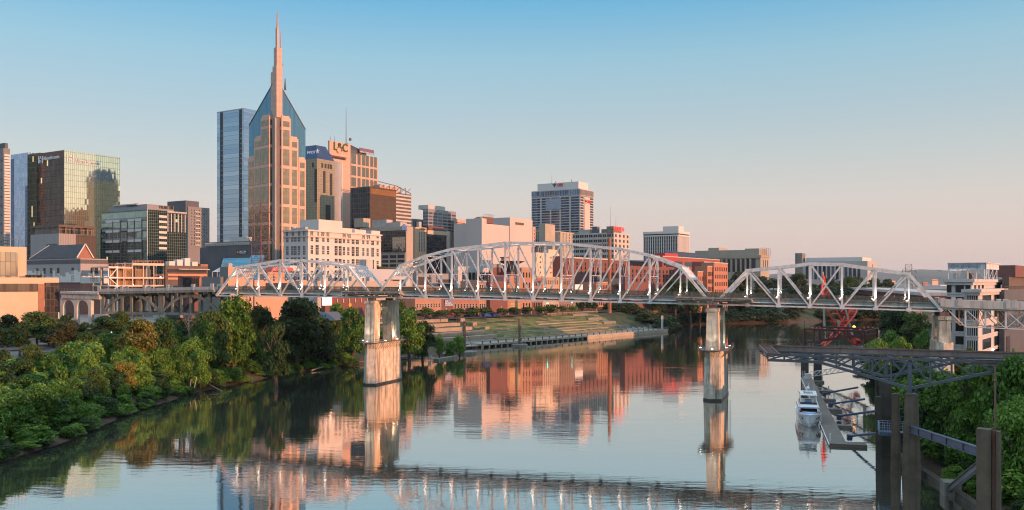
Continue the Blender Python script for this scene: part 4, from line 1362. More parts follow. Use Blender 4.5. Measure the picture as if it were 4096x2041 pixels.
m = MB(); e0 = B_ + V(0, 0, 0.2); m.prism([e0 + b.e[0] * 8 + V(0, 0, -.2), e0 + V(0, 0, -.2), e0 + bk * .9 + V(0, 0, tp - 9)], b.e[0] * 0.5); m.build('end_wall', BROWN, b.root)

# --- the pointed twin spire tower
b = Bld('spired_skyscraper', 'tallest skyscraper, pink granite bays, blue glass shoulders and a tall stepped central spire', 1104, 996, 1222, 352, 560, phi=45)
gl = curtain('teal_glass', (0.07, 0.20, 0.30), (0.10, 0.25, 0.36), 1.55, 60, (0.02, 0.05, 0.07), 0.10, 0.75, 0.10, 0.003)
N0, Lc, Rc = b.C.copy(), b.C + b.e[0] * b.w[0], b.C + b.e[1] * b.w[1]
Fc = b.C + b.e[0] * b.w[0] + b.e[1] * b.w[1]
zl, zr_, zn = zat(502, Lc.y), zat(518, Rc.y), zat(312, N0.y)
def q3(p, z): return V(p.x, p.y, z)
def glass_wall(A, B, za, zb2):
    m = MB(uo=q3(A, 0)); m.poly([q3(A, 9), q3(B, 9), q3(B, zb2), q3(A, za)]); return m
for A, B, za, zb2 in ((Lc, N0, zl, zn), (N0, Rc, zn, zr_), (Rc, Fc, zr_, zn), (Fc, Lc, zn, zl)):
    glass_wall(A, B, za, zb2).build('glass_facade', gl, b.root)
m = MB(); m.poly([q3(N0, zn), q3(Fc, zn), q3(Lc, zl)]); m.poly([q3(N0, zn), q3(Rc, zr_), q3(Fc, zn)]); m.build('roof', DGREY, b.root)
m = MB()
m.beam(q3(Lc, zl), q3(N0, zn), 0.5, 0.5); m.beam(q3(Rc, zr_), q3(N0, zn), 0.5, 0.5); m.build('eave_trim', DGREY, b.root)
bayg = curtain('bronze_pane', (0.22, 0.19, 0.135), (0.32, 0.27, 0.20), 1.45, 2.0, (0.08, 0.06, 0.05), 0.10, 0.6, 0.10, 0.01)
bay_tops = [(470, 474), (553, 556), (633, 638)]
fr_ = [(0.115, 0.42), (0.44, 0.70), (0.73, 0.98)]
for f in (0, 1):
    for k in range(3):
        x0, x1 = b.w[f] * fr_[k][0], b.w[f] * fr_[k][1]
        d = 2.6 - k * 0.75
        zt_ = zat(bay_tops[k][f], (b.C + b.e[f] * (x0 + x1) / 2).y)
        m = MB(uo=b.p(f, x0, 9))
        m.box(b.p(f, x0, 9, -0.2), b.e[f] * (x1 - x0), b.n[f] * (d + 0.2), zt_ - 9)
        bay = m.build('granite_bay', GRANITE, b.root)
        m = MB(); m.box(b.p(f, x0 + 0.5, zt_ + 0.01, 0.1), b.e[f] * (x1 - x0 - 1.0), b.n[f] * (d - 0.8), 1.3); m.build('bay_cap', GRANITE, bay)
        z_ = zt_ - 2.2
        first = True
        while z_ > 14:
            h_ = 3.6 if first else 10.4
            mm = MB(uo=b.p(f, x0 + 0.9, z_ - h_))
            wd = (x1 - x0 - 1.8)
            mm.box(b.p(f, x0 + 0.9, z_ - h_, d - 0.1), b.e[f] * wd, b.n[f] * 0.2, h_)
            mm.build('bay_window', bayg, bay)
            # side panes of the bay towards the corner
            ms = MB(uo=b.p(f, x0, z_ - h_))
            ms.box(b.p(f, x0 - 0.08, z_ - h_, 0.5), b.e[f] * 0.1, b.n[f] * (d - 1.0), h_)
            ms.build('bay_side_window', bayg, bay)
            z_ -= h_ + 2.0
            first = False
    for q in range(3):
        x = b.w[f] * (0.0 + 0.038 * q)
        b.panel('corner_rib', f, x, x + 0.34, 9, zat(470, 560), PALE if q != 1 else GRANITE, 0.75)
# spire: nested square shafts, corner towards the river
SP = plain('spire_granite', (0.46, 0.29, 0.23), 0.6, 0.1, 0.3)
def shaft(uc, ul, ur, vt, vb, back, name='spire_shaft'):
    s_ = Bld('', '', uc, ul, ur, vt, 560 + back, phi=45, root=b.root)
    return s_.block(name, curtain('spire_panels', (0.46, 0.29, 0.23), (0.50, 0.33, 0.26), 2.0, 3.4, (0.28, 0.18, 0.14), 0.07, 0.0, 0.6, 0.0), z0=zat(vb, 560), z1=zat(vt, 560 + back))
shaft(1106, 1090, 1130, 262, 470, -1.2)
shaft(1094, 1083, 1108, 287, 440, 2.0, 'spire_step')
shaft(1107, 1095, 1128, 188, 262, 2.6)
shaft(1108, 1102, 1116, 112, 190, 3.2)
m = MB(); m.tube(at(1110, 113, 564), at(1110, 48, 564), 0.75, 0.35, 8); m.build('spire_mast', SP, b.root)
m = MB(); m.tube(at(1124, 192, 572), at(1124, 130, 572), 0.45, 0.25, 8); m.tube(at(1132, 262, 572), at(1132, 254, 572), .4, .3, 6); m.build('side_mast', SP, b.root)
m = MB(); m.prism([at(1136, 358, 590), at(1139, 312, 590), at(1142, 358, 590)], V(0, 2, 0)); m.build('rear_spire_tip', DGREY, b.root)

# --- letters half hidden tower with blue slanted roof
b = Bld('blue_roofed_tower', 'olive stone tower with rounded corners under a slanted dark blue roof with white lettering', 1268, 1180, 1338, 634, 640)
ol = curtain('olive_stone', (0.28, 0.24, 0.155), (0.33, 0.28, 0.185), 1.6, 1.9, (0.13, 0.11, 0.075), 0.08, 0.15, 0.3, 0.01)
b.block('wall', ol)
for (u, v0, v1) in ((1263, 680, 812), (1297, 684, 772), (1324, 690, 778)):
    f = 1 if u > 1268 else 0
    x = b.along(f, u); b.panel('slot_window', f, x - 1.2, x + 1.2, zat(v1, 645), zat(v0, 645), SIGND, 0.15)
x = b.along(1, 1312); b.panel('slot_window', 1, x - 2.5, x + 2.5, zat(880, 645), zat(818, 645), SIGND, 0.15)
for u in (1252, 1289, 1302, 1314, 1324):
    f = 1 if u > 1268 else 0
    x = b.along(f, u); b.panel('small_window', f, x - 0.9, x + 0.9, zat(672, 645), zat(653, 645), SIGND, 0.15)
m = MB(uo=b.p(0, 0, b.zt))
zr2 = zat(584, 650); i_ = 0.28
O = V(b.C.x, b.C.y, b.zt); A, B = b.e[0] * b.w[0], b.e[1] * b.w[1]
q = [O, O + A, O + A + B, O + B]
c_ = (q[0] + q[2]) / 2
t4 = [p + (c_ - p) * 0.45 + V(0, 0, zr2 - b.zt) for p in q]
for i in range(4):
    j = (i + 1) % 4; m.poly([q[j], q[i], t4[i], t4[j]])
m.poly(t4[::-1])
m.build('blue_roof', curtain('navy_roof', (0.035, 0.06, 0.13), (0.05, 0.08, 0.16), 2.2, 2.2, (0.02, 0.03, 0.06), 0.1, 0.5, 0.2, 0.01), b.root)
up_ = (t4[0] - q[0]); sl_ = (t4[1] + t4[0] - q[0] - q[1]) / 2; sl_.normalize()
a_ = b.along(0, 1266); c2 = b.along(0, 1180)
nn_ = (-b.e[0]).cross(sl_).normalized()
w1_ = b.along(0, 1224) + 1.0
text_mesh('work', q[0] + b.e[0] * w1_ + sl_ * 4.2, -b.e[0], sl_, nn_, w1_ - a_ + 1.0, 3.6, 0.4, SIGNW, 'sign_lettering', b.root, True)

# --- slab tower with green letters
b = Bld('lettered_slab_tower', 'narrow salmon stone slab tower with big green letters at the top and a thin mast', 1322, 1316, 1402, 620, 700)
b.block('wall', curtain('salmon_blocks', (0.50, 0.31, 0.225), (0.54, 0.345, 0.255), 2.0, 1.4, (0.43, 0.27, 0.2), 0.04, 0.0, 0.7, 0.0))
tp = Bld('', '', 1318, 1312, 1402, 562, 699, root=b.root)
tp.block('sign_tower', MATS['salmon_blocks'], z0=b.zt - 0.2)
xs0, xs1 = b.along(1, 1327), b.along(1, 1369)
b.panel('fin_recess', 1, xs0, xs1, 14, zat(642, 700), SIGND, 0.05)
for q in range(10):
    x = xs0 + (xs1 - xs0) * (q + .5) / 10; b.panel('white_fin', 1, x - 0.3, x + 0.3, 14, zat(642, 700), WHITE, 0.7)
b.panel('gallery', 1, 0.5, b.w[1] * .75, zat(632, 700), zat(624, 700), SIGND, 0.1)
b.panel('canopy', 1, -1, b.w[1] * .8, zat(622, 700), zat(618, 700), SALMON, 1.8)
GRN = plain('green_letters', (0.06, 0.085, 0.035), 0.7, 0.2)
tp.sign(1, 'L&C', 1334, 1389, 567, 600, GRN, d=0.8, bold=True)
m = MB(); o_ = tp.p(1, tp.along(1, 1353), zat(600, 705), .1); m.tube(o_, o_ + tp.n[1] * .9, 2.2, 2.2, 14); m.build('clock_disc', SALMON, b.root)
tp.mast(3, tp.w[1] - 2, 31, 0.35); tp.mast(2, 3, 5, 0.2); tp.mast(2, 8, 5, 0.2)
m = MB(); o_ = tp.p(1, tp.w[1] - 1, tp.zt + 4, .3); m.tube(o_, o_ + tp.n[1] * .7, 1.3, 1.3, 10); m.build('dish_antenna', DGREY, b.root)

# --- bank tower right of it
b = Bld('bank_tower', 'salmon tower with wide paired glass bays and a dark sloped top, behind the slab tower', 1404, 1380, 1512, 614, 800)
b.block('wall', SALMON)
tg = curtain('bank_glass', (0.16, 0.17, 0.14), (0.22, 0.22, 0.17), 1.6, 2.0, (0.06, 0.06, 0.05), 0.10, 0.5, 0.08, 0.012)
for row in ((618, 660), (668, 706), (714, 750)):
    for (u0, u1) in ((1405, 1424), (1430, 1442), (1448, 1461), (1463, 1475), (1481, 1493), (1496, 1507)):
        xa, xb = b.along(1, u0), b.along(1, u1)
        b.panel('bay_window', 1, xa, xb, zat(row[1], 810), zat(row[0], 810), tg, 0.15)
b.block('upper_storey', DGREY, z0=b.zt, z1=zat(600, 805), a=(2, b.w[0]), b=(-6, b.w[1] * .62))
m = MB(); O = b.p(1, -6, zat(600, 805), -2)
m.prism([O, O + b.e[1] * (b.w[1] * .62 + 6), O + b.e[1] * 4 + V(0, 0, 5), O + b.e[1] * 1 + V(0, 0, 5)], b.e[0] * 14); m.build('sloped_top', plain('slate_blue', (0.05, 0.06, 0.085), .4, .2), b.root)
xa, xb = b.along(1, 1437), b.along(1, 1495)
b.panel('sign_board', 1, xa, xb, zat(620, 820) + .8, zat(600, 820) + .6, plain('purple_board', (0.16, 0.10, 0.14), .6, .1), 0.3)
b.sign(1, 'FIFTH THIRD BANK', 1440, 1493, 604, 610, SIGNW, d0=0.35, d=.2)

# --- dark bronze cube
b = Bld('bronze_office_cube', 'dark bronze office cube with fine vertical fins, its top row of panes glowing copper', 1480, 1402, 1584, 746, 620)
b.block('glass_facade', curtain('bronze_glass', (0.11, 0.06, 0.03), (0.16, 0.085, 0.045), 1.25, 3.6, (0.06, 0.035, 0.022), 0.22, 0.55, 0.15, 0.01))
b.panel('left_facade', 0, 0.1, b.w[0], 9, b.zt - 0.1, curtain('black_fins', (0.012, 0.012, 0.016), (0.03, 0.03, 0.035), 2.2, 3.6, (0.14, 0.14, 0.15), 0.12, 0.4, 0.1, 0.01), 0.12)
b.panel('copper_row', 1, 0.3, b.w[1] - .3, zat(778, 625), b.zt - 1.2, curtain('copper_glass', (0.55, 0.20, 0.05), (0.40, 0.15, 0.05), 1.25, 2.8, (0.10, 0.05, 0.03), 0.16, 0.7, 0.18, 0.02), 0.15)
# --- striped tower with open roof frame
b = Bld('striped_tower', 'dark and white striped tower topped by an open slanted steel roof frame', 1516, 1506, 1645, 762, 690)
b.block('wall', BROWN)
b.bands(1, 12, 0.1, b.w[1] - .1, zat(945, 700), zat(768, 700), 1.35, PALE, 'white_band', 0.2)
b.block('plant_house', SALMON, z0=b.zt, z1=zat(738, 690), a=(1, 8), b=(2, b.w[1] * .62))
m = MB()
za = zat(726, 690)
for k in range(2):
    d_ = -0.6 - k * 9
    m.beam(b.p(1, 0, za, d_), b.p(1, b.w[1] * .55, za - 1.5, d_), .5, .5)
    m.beam(b.p(1, b.w[1] * .55, za - 1.5, d_), b.p(1, b.w[1], b.zt + 1.0, d_), .5, .5)
    for q in range(6):
        x = b.w[1] * q / 6; x2 = b.w[1] * (q + 1) / 6
        zt_ = za - 1.5 * q / 3.3 if q < 4 else b.zt + 5
        m.beam(b.p(1, x, b.zt + 0.2, d_), b.p(1, x2, min(zt_, za - 2), d_), .35, .35)
        m.beam(b.p(1, x2, b.zt + 0.2, d_), b.p(1, x2, min(zt_, za - 2) if q < 5 else b.zt + 1, d_), .35, .35)
m.build('roof_frame', RUST, b.root)

# --- white hotel in front
b = Bld('white_hotel', 'large white many windowed hotel with stepped cornices, lit pink on its long right face', 1232, 1135, 1524, 918, 470)
HW = plain('hotel_white', (0.58, 0.52, 0.475), .8, .06, .1, streak=.2, dirt=(.5, .4, .33))
b.block('wall', HW, parapet=0.8)
for f in (0, 1):
    b.panel('cornice', f, -0.6, b.w[f] + .4, b.zt - 0.9, b.zt - 0.1, HW, 0.8)
    b.panel('belt_course', f, -0.3, b.w[f], zat(950, 475), zat(947, 475), SALMON, 0.4)
for (u0, u1) in ((1272, 1282), (1358, 1372), (1432, 1446), (1494, 1502)):
    xa, xb = b.along(1, u0), b.along(1, u1)
zrow = [zat(v, 478) for v in (940, 968, 1000, 1018, 1052, 1070, 1100, 1128)]
tall = [b.along(1, u) for u in (1268, 1344)] + [b.along(1, u) for u in (1360, 1412, 1429, 1490)]
pair = [b.along(1, u) for u in (1247, 1293, 1312, 1375, 1393, 1453, 1470, 1510)]
b.windows(1, tall, [z - .3 for z in zrow[1:]], 2.5, 3.0, bars=1)
b.windows(1, pair, zrow, 1.9, 2.3, bars=1)
b.windows(0, [b.along(0, u) for u in (1150, 1170, 1182, 1196, 1218)], [zat(v, 480) for v in (970, 1005, 1022, 1050, 1068, 1100, 1128)], 2.0, 2.7, gl=WINB, bars=1)
b.windows(0, [b.along(0, u) for u in (1146, 1151, 1170, 1175, 1194, 1199, 1215, 1221)], [zat(946, 480)], 0.8, 3.4, bars=0)
b.windows(1, [b.along(1, u) for u in (1243, 1250, 1272, 1287, 1294, 1308, 1315, 1372, 1380, 1394, 1400, 1450, 1457, 1470, 1478)], [zat(946, 480)], 0.9, 2.6, bars=0)
b.block('penthouse', HW, z0=b.zt - 0.9, z1=zat(875, 475), a=(-2.2, 0) if False else (2, b.w[0] * .9), b=(10, b.w[1] * .48))
b.block('penthouse', HW, z0=b.zt - 0.9, z1=zat(905, 480), a=(2, b.w[0] * .7), b=(b.w[1] * .48 + .05, b.w[1] * .68))
for (x0, x1) in ((.62, .78), (.86, .99)):
    b.block('raised_attic', HW, z0=b.zt - 0.9, z1=b.zt + 2.0, a=(0.2, 8), b=(b.w[1] * x0, b.w[1] * x1))
b.rooftop([(3, 5, 1, 3, 1.6), (7, 10, 1, 3.5, 1.3), (12, 14, 1, 3, 1.8)], HVAC)

# --- black glass block above a parking garage
b = Bld('garage_office', 'black glass office above an open parking garage, blue hexagon sign on top', 1625, 1440, 1652, 905, 560)
b.block('wall', plain('garage_tan', (0.40, 0.32, 0.26), .8, .1))
b.panel('glass_facade', 0, 0.1, b.w[0] - .1, zat(1008, 570), zat(922, 562), curtain('black_grid_glass', (0.02, 0.018, 0.018), (0.05, 0.045, 0.04), 1.5, 1.9, (0.10, 0.085, 0.075), 0.07, .5, .08, .02), 1.0)
b.panel('mirror_corner', 0, 0.12, 10.5, zat(1008, 570), zat(948, 562), curtain('tan_mirror', (0.30, 0.26, 0.22), (0.34, 0.30, 0.26), 1.5, 1.9, (0.14, 0.12, 0.1), .07, .8, .06, .015), 1.1)
for q in range(3):
    z_ = zat(1022 + q * 17, 565)
    b.panel('garage_shade_panel', 0, .6, b.w[0] - .4, z_ - 1.9, z_ + .2, SIGND, .1)  # flat dark panel, shade inside the open deck put into its colour
    b.panel('garage_rail', 0, .4, b.w[0] - .3, z_ - 3.0, z_ - 1.9, TBRICK, .35)
for q in range(6):
    b.panel('garage_column', 0, b.w[0] * q / 6 + .5, b.w[0] * q / 6 + 1.4, 9, zat(1011, 565), MATS['garage_tan'], .4)
hx, hz_ = b.px(0, 1625, 915)
m = MB(); o_ = b.p(0, 1.0, zat(914, 560), .8)
ring = [o_ + b.e[0] * (2.4 * math.cos(math.pi / 6 + k * math.pi / 3)) + V(0, 0, 2.7 * math.sin(math.pi / 6 + k * math.pi / 3)) for k in range(6)]
for k in range(6): m.beam(ring[k], ring[(k + 1) % 6], .35, .35)
m.build('hexagon_sign', plain('sign_blue', (0.10, 0.22, 0.55), .5, .1), b.root)
m = MB(); m.prism([o_ + (p - o_) * .8 for p in ring], b.n[0] * .15); m.build('sign_face', plain('sign_pale', (0.5, 0.5, 0.6), .5, .1), b.root)
b.block('roof_plant', HVAC, z0=zat(912, 575), z1=zat(880, 575), a=(18, 30), b=(2, 8))
b.block('roof_plant', HVAC, z0=zat(912, 575), z1=zat(893, 575), a=(6, 17), b=(1.5, 8))
b.block('stair_head', BEIGE, z0=zat(912, 590), z1=zat(876, 590), a=(38, 46), b=(2, 9))

# --- distant grey blocks
b = Bld('ribbon_window_office', 'small grey office with dark ribbon windows and a penthouse, seen above the black lettered hotel', 1712, 1692, 1824, 835, 980)
b.block('wall', plain('office_grey', (0.24, 0.225, 0.22), .8, .1))
for q in range(6):
    z_ = zat(850 + q * 13, 985)
    for c_ in range(6):
        xa = b.w[1] * (c_ + .12) / 6; b.panel('ribbon_window', 1, xa, xa + b.w[1] / 6 * .8, z_ - 1.9, z_, WINB, .15)
        if c_ < 4:
            ya = b.w[0] * (c_ + .15) / 4; b.panel('ribbon_window', 0, ya, ya + b.w[0] / 4 * .7, z_ - 1.9, z_, WINB, .15)
b.block('penthouse', PALE, z0=b.zt, z1=zat(820, 985), a=(2, 16), b=(3, b.w[1] * .65))
b = Bld('grey_hall', 'long low grey hall with narrow windows far behind the black glass block', 1650, 1600, 1715, 875, 1000)
b.block('wall', GREY); b.grid(1, 9, 1, b.w[1] - 1, 3, zat(905, 1000), b.zt - 3, 1.2, 3.0, bars=0, fr=DFRAME)
b = Bld('salmon_hall', 'small salmon coloured hall end showing right of the ribbon window office', 1824, 1815, 1862, 876, 1010)
b.block('wall', SALMON); b.bands(1, 3, .5, b.w[1] - .5, zat(905, 1010), zat(888, 1010), .8, SIGND)

# --- orange hotel and black hotel
b = Bld('orange_hotel', 'narrow orange sunlit hotel with small paired windows and tiny dark lettering', 1662, 1652, 1706, 908, 610)
b.block('wall', plain('hotel_tan', (0.55, 0.36, 0.22), .8, .08))
b.grid(1, 3, 3, b.w[1] - 1.5, 7, zat(1005, 610), zat(925, 610), 1.6, 2.2, bars=1, fr=FRAME)
b.sign(1, 'COURTYARD', 1677, 1703, 914, 918, SIGND, d=.2)
b.rooftop([(1, 3, 5, 8, 4)], HVAC)
b = Bld('black_hotel', 'black glass hotel with a lit tan parapet row, right of the narrow orange hotel', 1708, 1700, 1797, 918, 640)
b.block('glass_facade', curtain('black_hotel_glass', (0.02, 0.022, 0.03), (0.045, 0.045, 0.055), 3.0, 3.4, (0.012, 0.012, 0.014), .5, .5, .1, .015))
b.panel('lit_row', 1, .2, b.w[1], b.zt - 3.4, b.zt - .5, plain('tan_parapet', (0.5, 0.38, 0.26), .8, .1), .5)
b.panel('tan_pier', 1, b.w[1] * .86, b.w[1] - .05, 9, b.zt - .1, MATS['garage_tan'], .4)
b.block('plant_house', DBRICK, z0=b.zt - .2, z1=zat(905, 645), a=(1, 5), b=(3, b.w[1] * .8))

# --- big blank hall
b = Bld('blank_wall_hall', 'huge windowless pale concrete hall of stepped boxes, in shade left and pink right', 1925, 1815, 2127, 893, 585)
PW = plain('blank_pale', (0.50, 0.43, 0.395), .85, .05, .05, streak=.15, dirt=(.45, .4, .37))
b.block('wall', PW, a=(0, b.along(0, 1815)), b=(0, b.w[1] * .53))
b.block('tall_wing', PW, z1=zat(874, 585), a=(-1.2, b.along(0, 1868)), b=(-1.2, 4.6))
b.block('right_wing', PW, z1=zat(884, 650), a=(-0.6, 24), b=(b.w[1] * .53 + .05, b.w[1]))
xa, xb = b.along(1, 2058), b.along(1, 2092)
b.panel('louvre', 1, xa, xb, zat(919, 680), zat(910, 680), BROWN, .75)
b.block('stair_tower', BEIGE, z1=zat(882, 620), a=(4, 9), b=(5.2, 9))
b.block('plant_house', DBRICK, z0=zat(900, 620), z1=zat(876, 620), a=(6, 12), b=(12, 24))
m = MB()
for q in range(10):
    p_ = b.p(1, 12 + q * 1.4, zat(876, 620), -6); m.beam(p_, p_ + V(0, 0, 1.8), .15, .15)
m.beam(b.p(1, 12, zat(876, 620) + 1.8, -6), b.p(1, 25, zat(876, 620) + 1.8, -6), .15, .15); m.build('roof_railing', RUST, b.root)

# --- cream small windowed block and glass strip buildings
b = Bld('cream_warehouse', 'blank cream sunlit warehouse with a few tiny square windows behind the truss', 2145, 2138, 2237, 1010, 545)
CR = plain('cream_wall', (0.58, 0.47, 0.36), .85, .06, .1)
b.block('wall', CR); b.grid(1, 4, 1.5, b.w[1] - 1.0, 4, zat(1100, 545), zat(1018, 545), 1.1, 1.1, bars=0, fr=DFRAME)
b.block('stair_head', CR, z0=b.zt - .1, z1=zat(998, 560), a=(.5, 3), b=(b.w[1] * .55, b.w[1] * .98)); b.block('plant_house', SIGND, z0=b.zt - .1, z1=zat(990, 555), a=(1, 4), b=(1, b.w[1] * .3))
b = Bld('beige_stepped_block', 'beige stepped stone block with a dark gridded glass strip, below the tall banded tower', 2180, 2127, 2297, 920, 720)
b.block('wall', BEIGE, a=(0, b.w[0]), b=(0, b.w[1])); b.block('tower', BEIGE, z1=zat(896, 722), a=(-.5, b.w[0] * .45), b=(-.5, 16))
xa, xb = b.along(1, 2192), b.along(1, 2240)
b.panel('glass_strip', 1, xa, xb, 9, b.zt - .5, curtain('strip_glass', (0.10, 0.11, 0.13), (0.16, 0.17, 0.19), 3.6, 3.2, (0.035, 0.035, 0.04), .25, .6), .3)
b.grid(1, 4, b.along(1, 2246), b.w[1] - 1, 6, zat(1005, 740), zat(930, 740), 1.5, 2.4, bars=0); b.grid(0, 5, 2, b.w[0] - 2, 7, zat(1000, 725), zat(930, 725), 1.5, 2.4, bars=0)
b = Bld('peach_tower_edge', 'thin peach tower edge squeezed between the blank hall and the beige block', 2132, 2128, 2142, 908, 700)
b.block('wall', SALMON); b.grid(1, 1, .5, b.w[1] - .2, 5, zat(985, 700), zat(915, 700), 1.2, 2.0, bars=0)

# --- banded bank tower
b = Bld('banded_office_tower', 'broad office tower with rows of blue ribbon windows and a white blank cap', 2320, 2126, 2374, 754, 900)
BW_ = plain('banded_stone', (0.50, 0.44, 0.40), .8, .06)
b.block('wall', BW_)
nb = 18
z0_, z1_ = zat(975, 900), zat(785, 900)
for q in range(nb):
    z_ = z0_ + (z1_ - z0_) * (q + .5) / nb
    for c_ in range(5):
        xa = b.w[0] * (c_ + .08) / 5; xb = b.w[0] * (c_ + .92) / 5
        b.panel('ribbon_window', 0, xa, xb, z_ - .6, z_ + 1.3, curtain('ribbon_glass', (0.03, 0.055, 0.11), (0.08, 0.13, 0.21), 2.2, 30, (0.05, 0.05, 0.06), .1, .7, .06, .015), .12)
    b.panel('side_window', 1, .6, b.w[1] * .26, z_ - .7, z_ + 1.2, WINB, .12); b.panel('side_window', 1, b.w[1] * .74, b.w[1] - .6, z_ - .7, z_ + 1.2, WINB, .12)
b.panel('glass_attic', 0, .2, b.w[0] - .2, zat(781, 905), b.zt - .8, curtain('attic_glass', (0.06, 0.11, 0.2), (0.15, 0.24, 0.36), 2.0, 5.5, (0.35, 0.33, 0.32), .22, .7, .06, .02), .2)
b.panel('glass_attic', 1, .2, b.w[1] - .2, zat(786, 905), b.zt - .8, curtain('attic_dark', (0.03, 0.03, 0.035), (0.06, 0.05, 0.05), 1.9, 12, (0.42, 0.33, 0.28), .35, .4), .2)
b.panel('glass_field', 0, b.w[0] * .38, b.w[0] * .7, zat(835, 905), zat(790, 905), curtain('sky_glass', (0.24, 0.34, 0.44), (0.30, 0.40, 0.50), 2.2, 2.5, (0.2, 0.2, 0.2), .12, .15, .05, .01), .16)
b.panel('blank_strip', 1, b.w[1] * .3, b.w[1] * .7, 9, zat(790, 905), plain('pink_strip', (0.58, 0.44, 0.38), .8, .04), .6)
cap = Bld('', '', 2314, 2150, 2352, 726, 906, root=b.root)
cap.block('cap', plain('cap_white', (0.60, 0.56, 0.53), .8, .05), z0=b.zt)
UBR = SIGNR
cap.sign(0, 'UBS', 2228, 2252, 735, 747, UBR, d=.5, bold=True)
b.sign(1, 'UBS', 2346, 2360, 801, 813, UBR, d=.5, d0=.6, bold=True)
def keys(f, s_, uc_, v0, v1, d0):
    x, zt_ = s_.px(f, uc_, v0); _, zb_ = s_.px(f, uc_, v1)
    m = MB(); h_ = zt_ - zb_; o = s_.p(f, x, zb_, d0)
    sd = s_.e[f]
    for a in (-1, 0, 1):
        p0 = o + V(0, 0, h_ * .15); p1 = o + sd * (a * h_ * .42) + V(0, 0, h_ * (.95 if a == 0 else .7))
        m.beam(p0, p1, h_ * .1, .3, s_.n[f]); m.beam(p1 - sd * (h_ * .16), p1 + sd * (h_ * .16), .3, h_ * .16)
        m.beam(p0.lerp(p1, .6) - sd * h_ * .12, p0.lerp(p1, .6) + sd * h_ * .12, .3, h_ * .1)
    m.lathe(o + V(0, 0, -h_ * .05), [(h_ * .12, 0), (h_ * .16, h_ * .1), (h_ * .1, h_ * .2)], 8)
    m.build('emblem', SIGND, b.root)
keys(0, cap, 2218, 734, 748, .3); keys(1, b, 2341, 799, 814, .8)
cap.mast(cap.w[0] * .68, 3, 10, .2); cap.mast(cap.w[0] * .58, 3, 2.5, .6); cap.mast(cap.w[0] * .2, 3, 3, .5)

# --- white office with red radio letters
b = Bld('white_windowed_office', 'old white office block with a red lettered sign on its roof box', 2455, 2292, 2518, 930, 670)
b.block('wall', plain('old_white', (0.52, 0.47, 0.42), .85, .08, .1, streak=.3), parapet=.8)
zs_ = [zat(v, 680) for v in (950, 970, 990, 1010, 1032, 1054)]
xs_ = []
for q in range(9):
    c_ = b.w[0] * (q + .5) / 9; xs_ += [c_ - 1.1, c_ + 1.1]
b.windows(0, xs_, zs_, 1.35, 2.1, bars=0, fr=DFRAME)
xs_ = []
for q in range(4):
    c_ = b.w[1] * (q + .5) / 4; xs_ += [c_ - .8, c_ + .8]
b.windows(1, xs_, zs_, 1.1, 2.1, bars=0, fr=DFRAME)
b.block('sign_box', OLDCONC, z0=b.zt - .7, z1=zat(906, 672), a=(.3, 6), b=(-.2, b.w[1] * .5))
b.block('plant_house', OLDCONC, z0=b.zt - .7, z1=zat(917, 675), a=(6.05, 11), b=(1, 12))
b.block('water_tank', STEEL, z0=b.zt - .7, z1=zat(906, 680), a=(16, 20), b=(3, 8)); b.block('plant_house', HVAC, z0=b.zt - .7, z1=zat(920, 690), a=(22, 32), b=(3, 10))
b.sign(1, 'WKDF', 2450, 2494, 905, 924, emit('red_neon', (1.0, 0.06, 0.05), .35), d=.4, d0=.6)
b.mast(4, 3, 16, .15, z=zat(906, 672)); b.mast(2, 8, 8, .12, z=zat(906, 672))

# --- vertical fin office
b = Bld('vertical_fin_office', 'white office slab with many vertical white fins and dark glass, small box on its roof', 2712, 2574, 2755, 924, 830)
b.block('glass_facade', curtain('fin_glass', (0.03, 0.035, 0.05), (0.07, 0.08, 0.10), 2.2, 3.4, (0.03, 0.03, 0.035), .2, .5, .08, .015, spandrel=(.10, .10, .11), sfrac=.35))
FW = plain('fin_white', (0.62, 0.56, 0.51), .8, .05)
for f, n_ in ((0, 15), (1, 12)):
    b.fins(f, n_, .5, b.w[f] - .5, 9, zat(945, 835), .8 if f == 0 else 1.3, FW, 'fin', .6)
    b.panel('top_band', f, -.3, b.w[f] + .3, b.zt - 2.4, b.zt - .02, FW, .8); b.panel('mid_band', f, -.2, b.w[f] + .2, zat(945, 835), zat(940, 835), FW, .7)
b.block('penthouse', FW, z0=b.zt - .1, z1=zat(906, 840), a=(1, b.w[0] * .48), b=(4, b.w[1] * .6))

# --- dark brick warehouses behind the truss
b = Bld('dark_brick_warehouse', 'very long dark brick warehouse with rows of small windows and a pale cornice', 2240, 2200, 2660, 1025, 560)
b.block('wall', DBRICK, b=(0, b.along(1, 2590)), parapet=.8); b.panel('cornice', 1, 0, b.along(1, 2590), b.zt - 1, b.zt - .1, PALE, .5)
b.grid(1, 22, 2, b.along(1, 2580), 3, zat(1100, 620), b.zt - 3, 1.5, 2.2, bars=0, fr=DFRAME)
b = Bld('brick_office_wing', 'lower dark brick office wing with square windows, below the stepped red block', 2500, 2480, 2840, 1062, 560)
b.block('wall', DBRICK, b=(0, b.along(1, 2725)), parapet=.6); b.grid(1, 14, 2, b.along(1, 2715), 3, zat(1130, 600), b.zt - 2, 2.0, 2.2, bars=1, fr=DFRAME)
b = Bld('stepped_red_block', 'large stepped red brick office block descending toward the trees beside the river', 2660, 2640, 2915, 1012, 640)
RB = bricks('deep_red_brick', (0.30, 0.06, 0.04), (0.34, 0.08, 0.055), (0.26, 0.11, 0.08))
RL = bricks('lit_red_brick', (0.40, 0.15, 0.085), (0.44, 0.18, 0.10), (0.40, 0.2, 0.13))  # lit copy of the deep red brick, sunlight put into its colour
b.block('penthouse', plain('red_penthouse', (0.40, 0.05, 0.045), .7, .1), z1=zat(1012, 640), a=(0, 8), b=(0, b.along(1, 2712)))
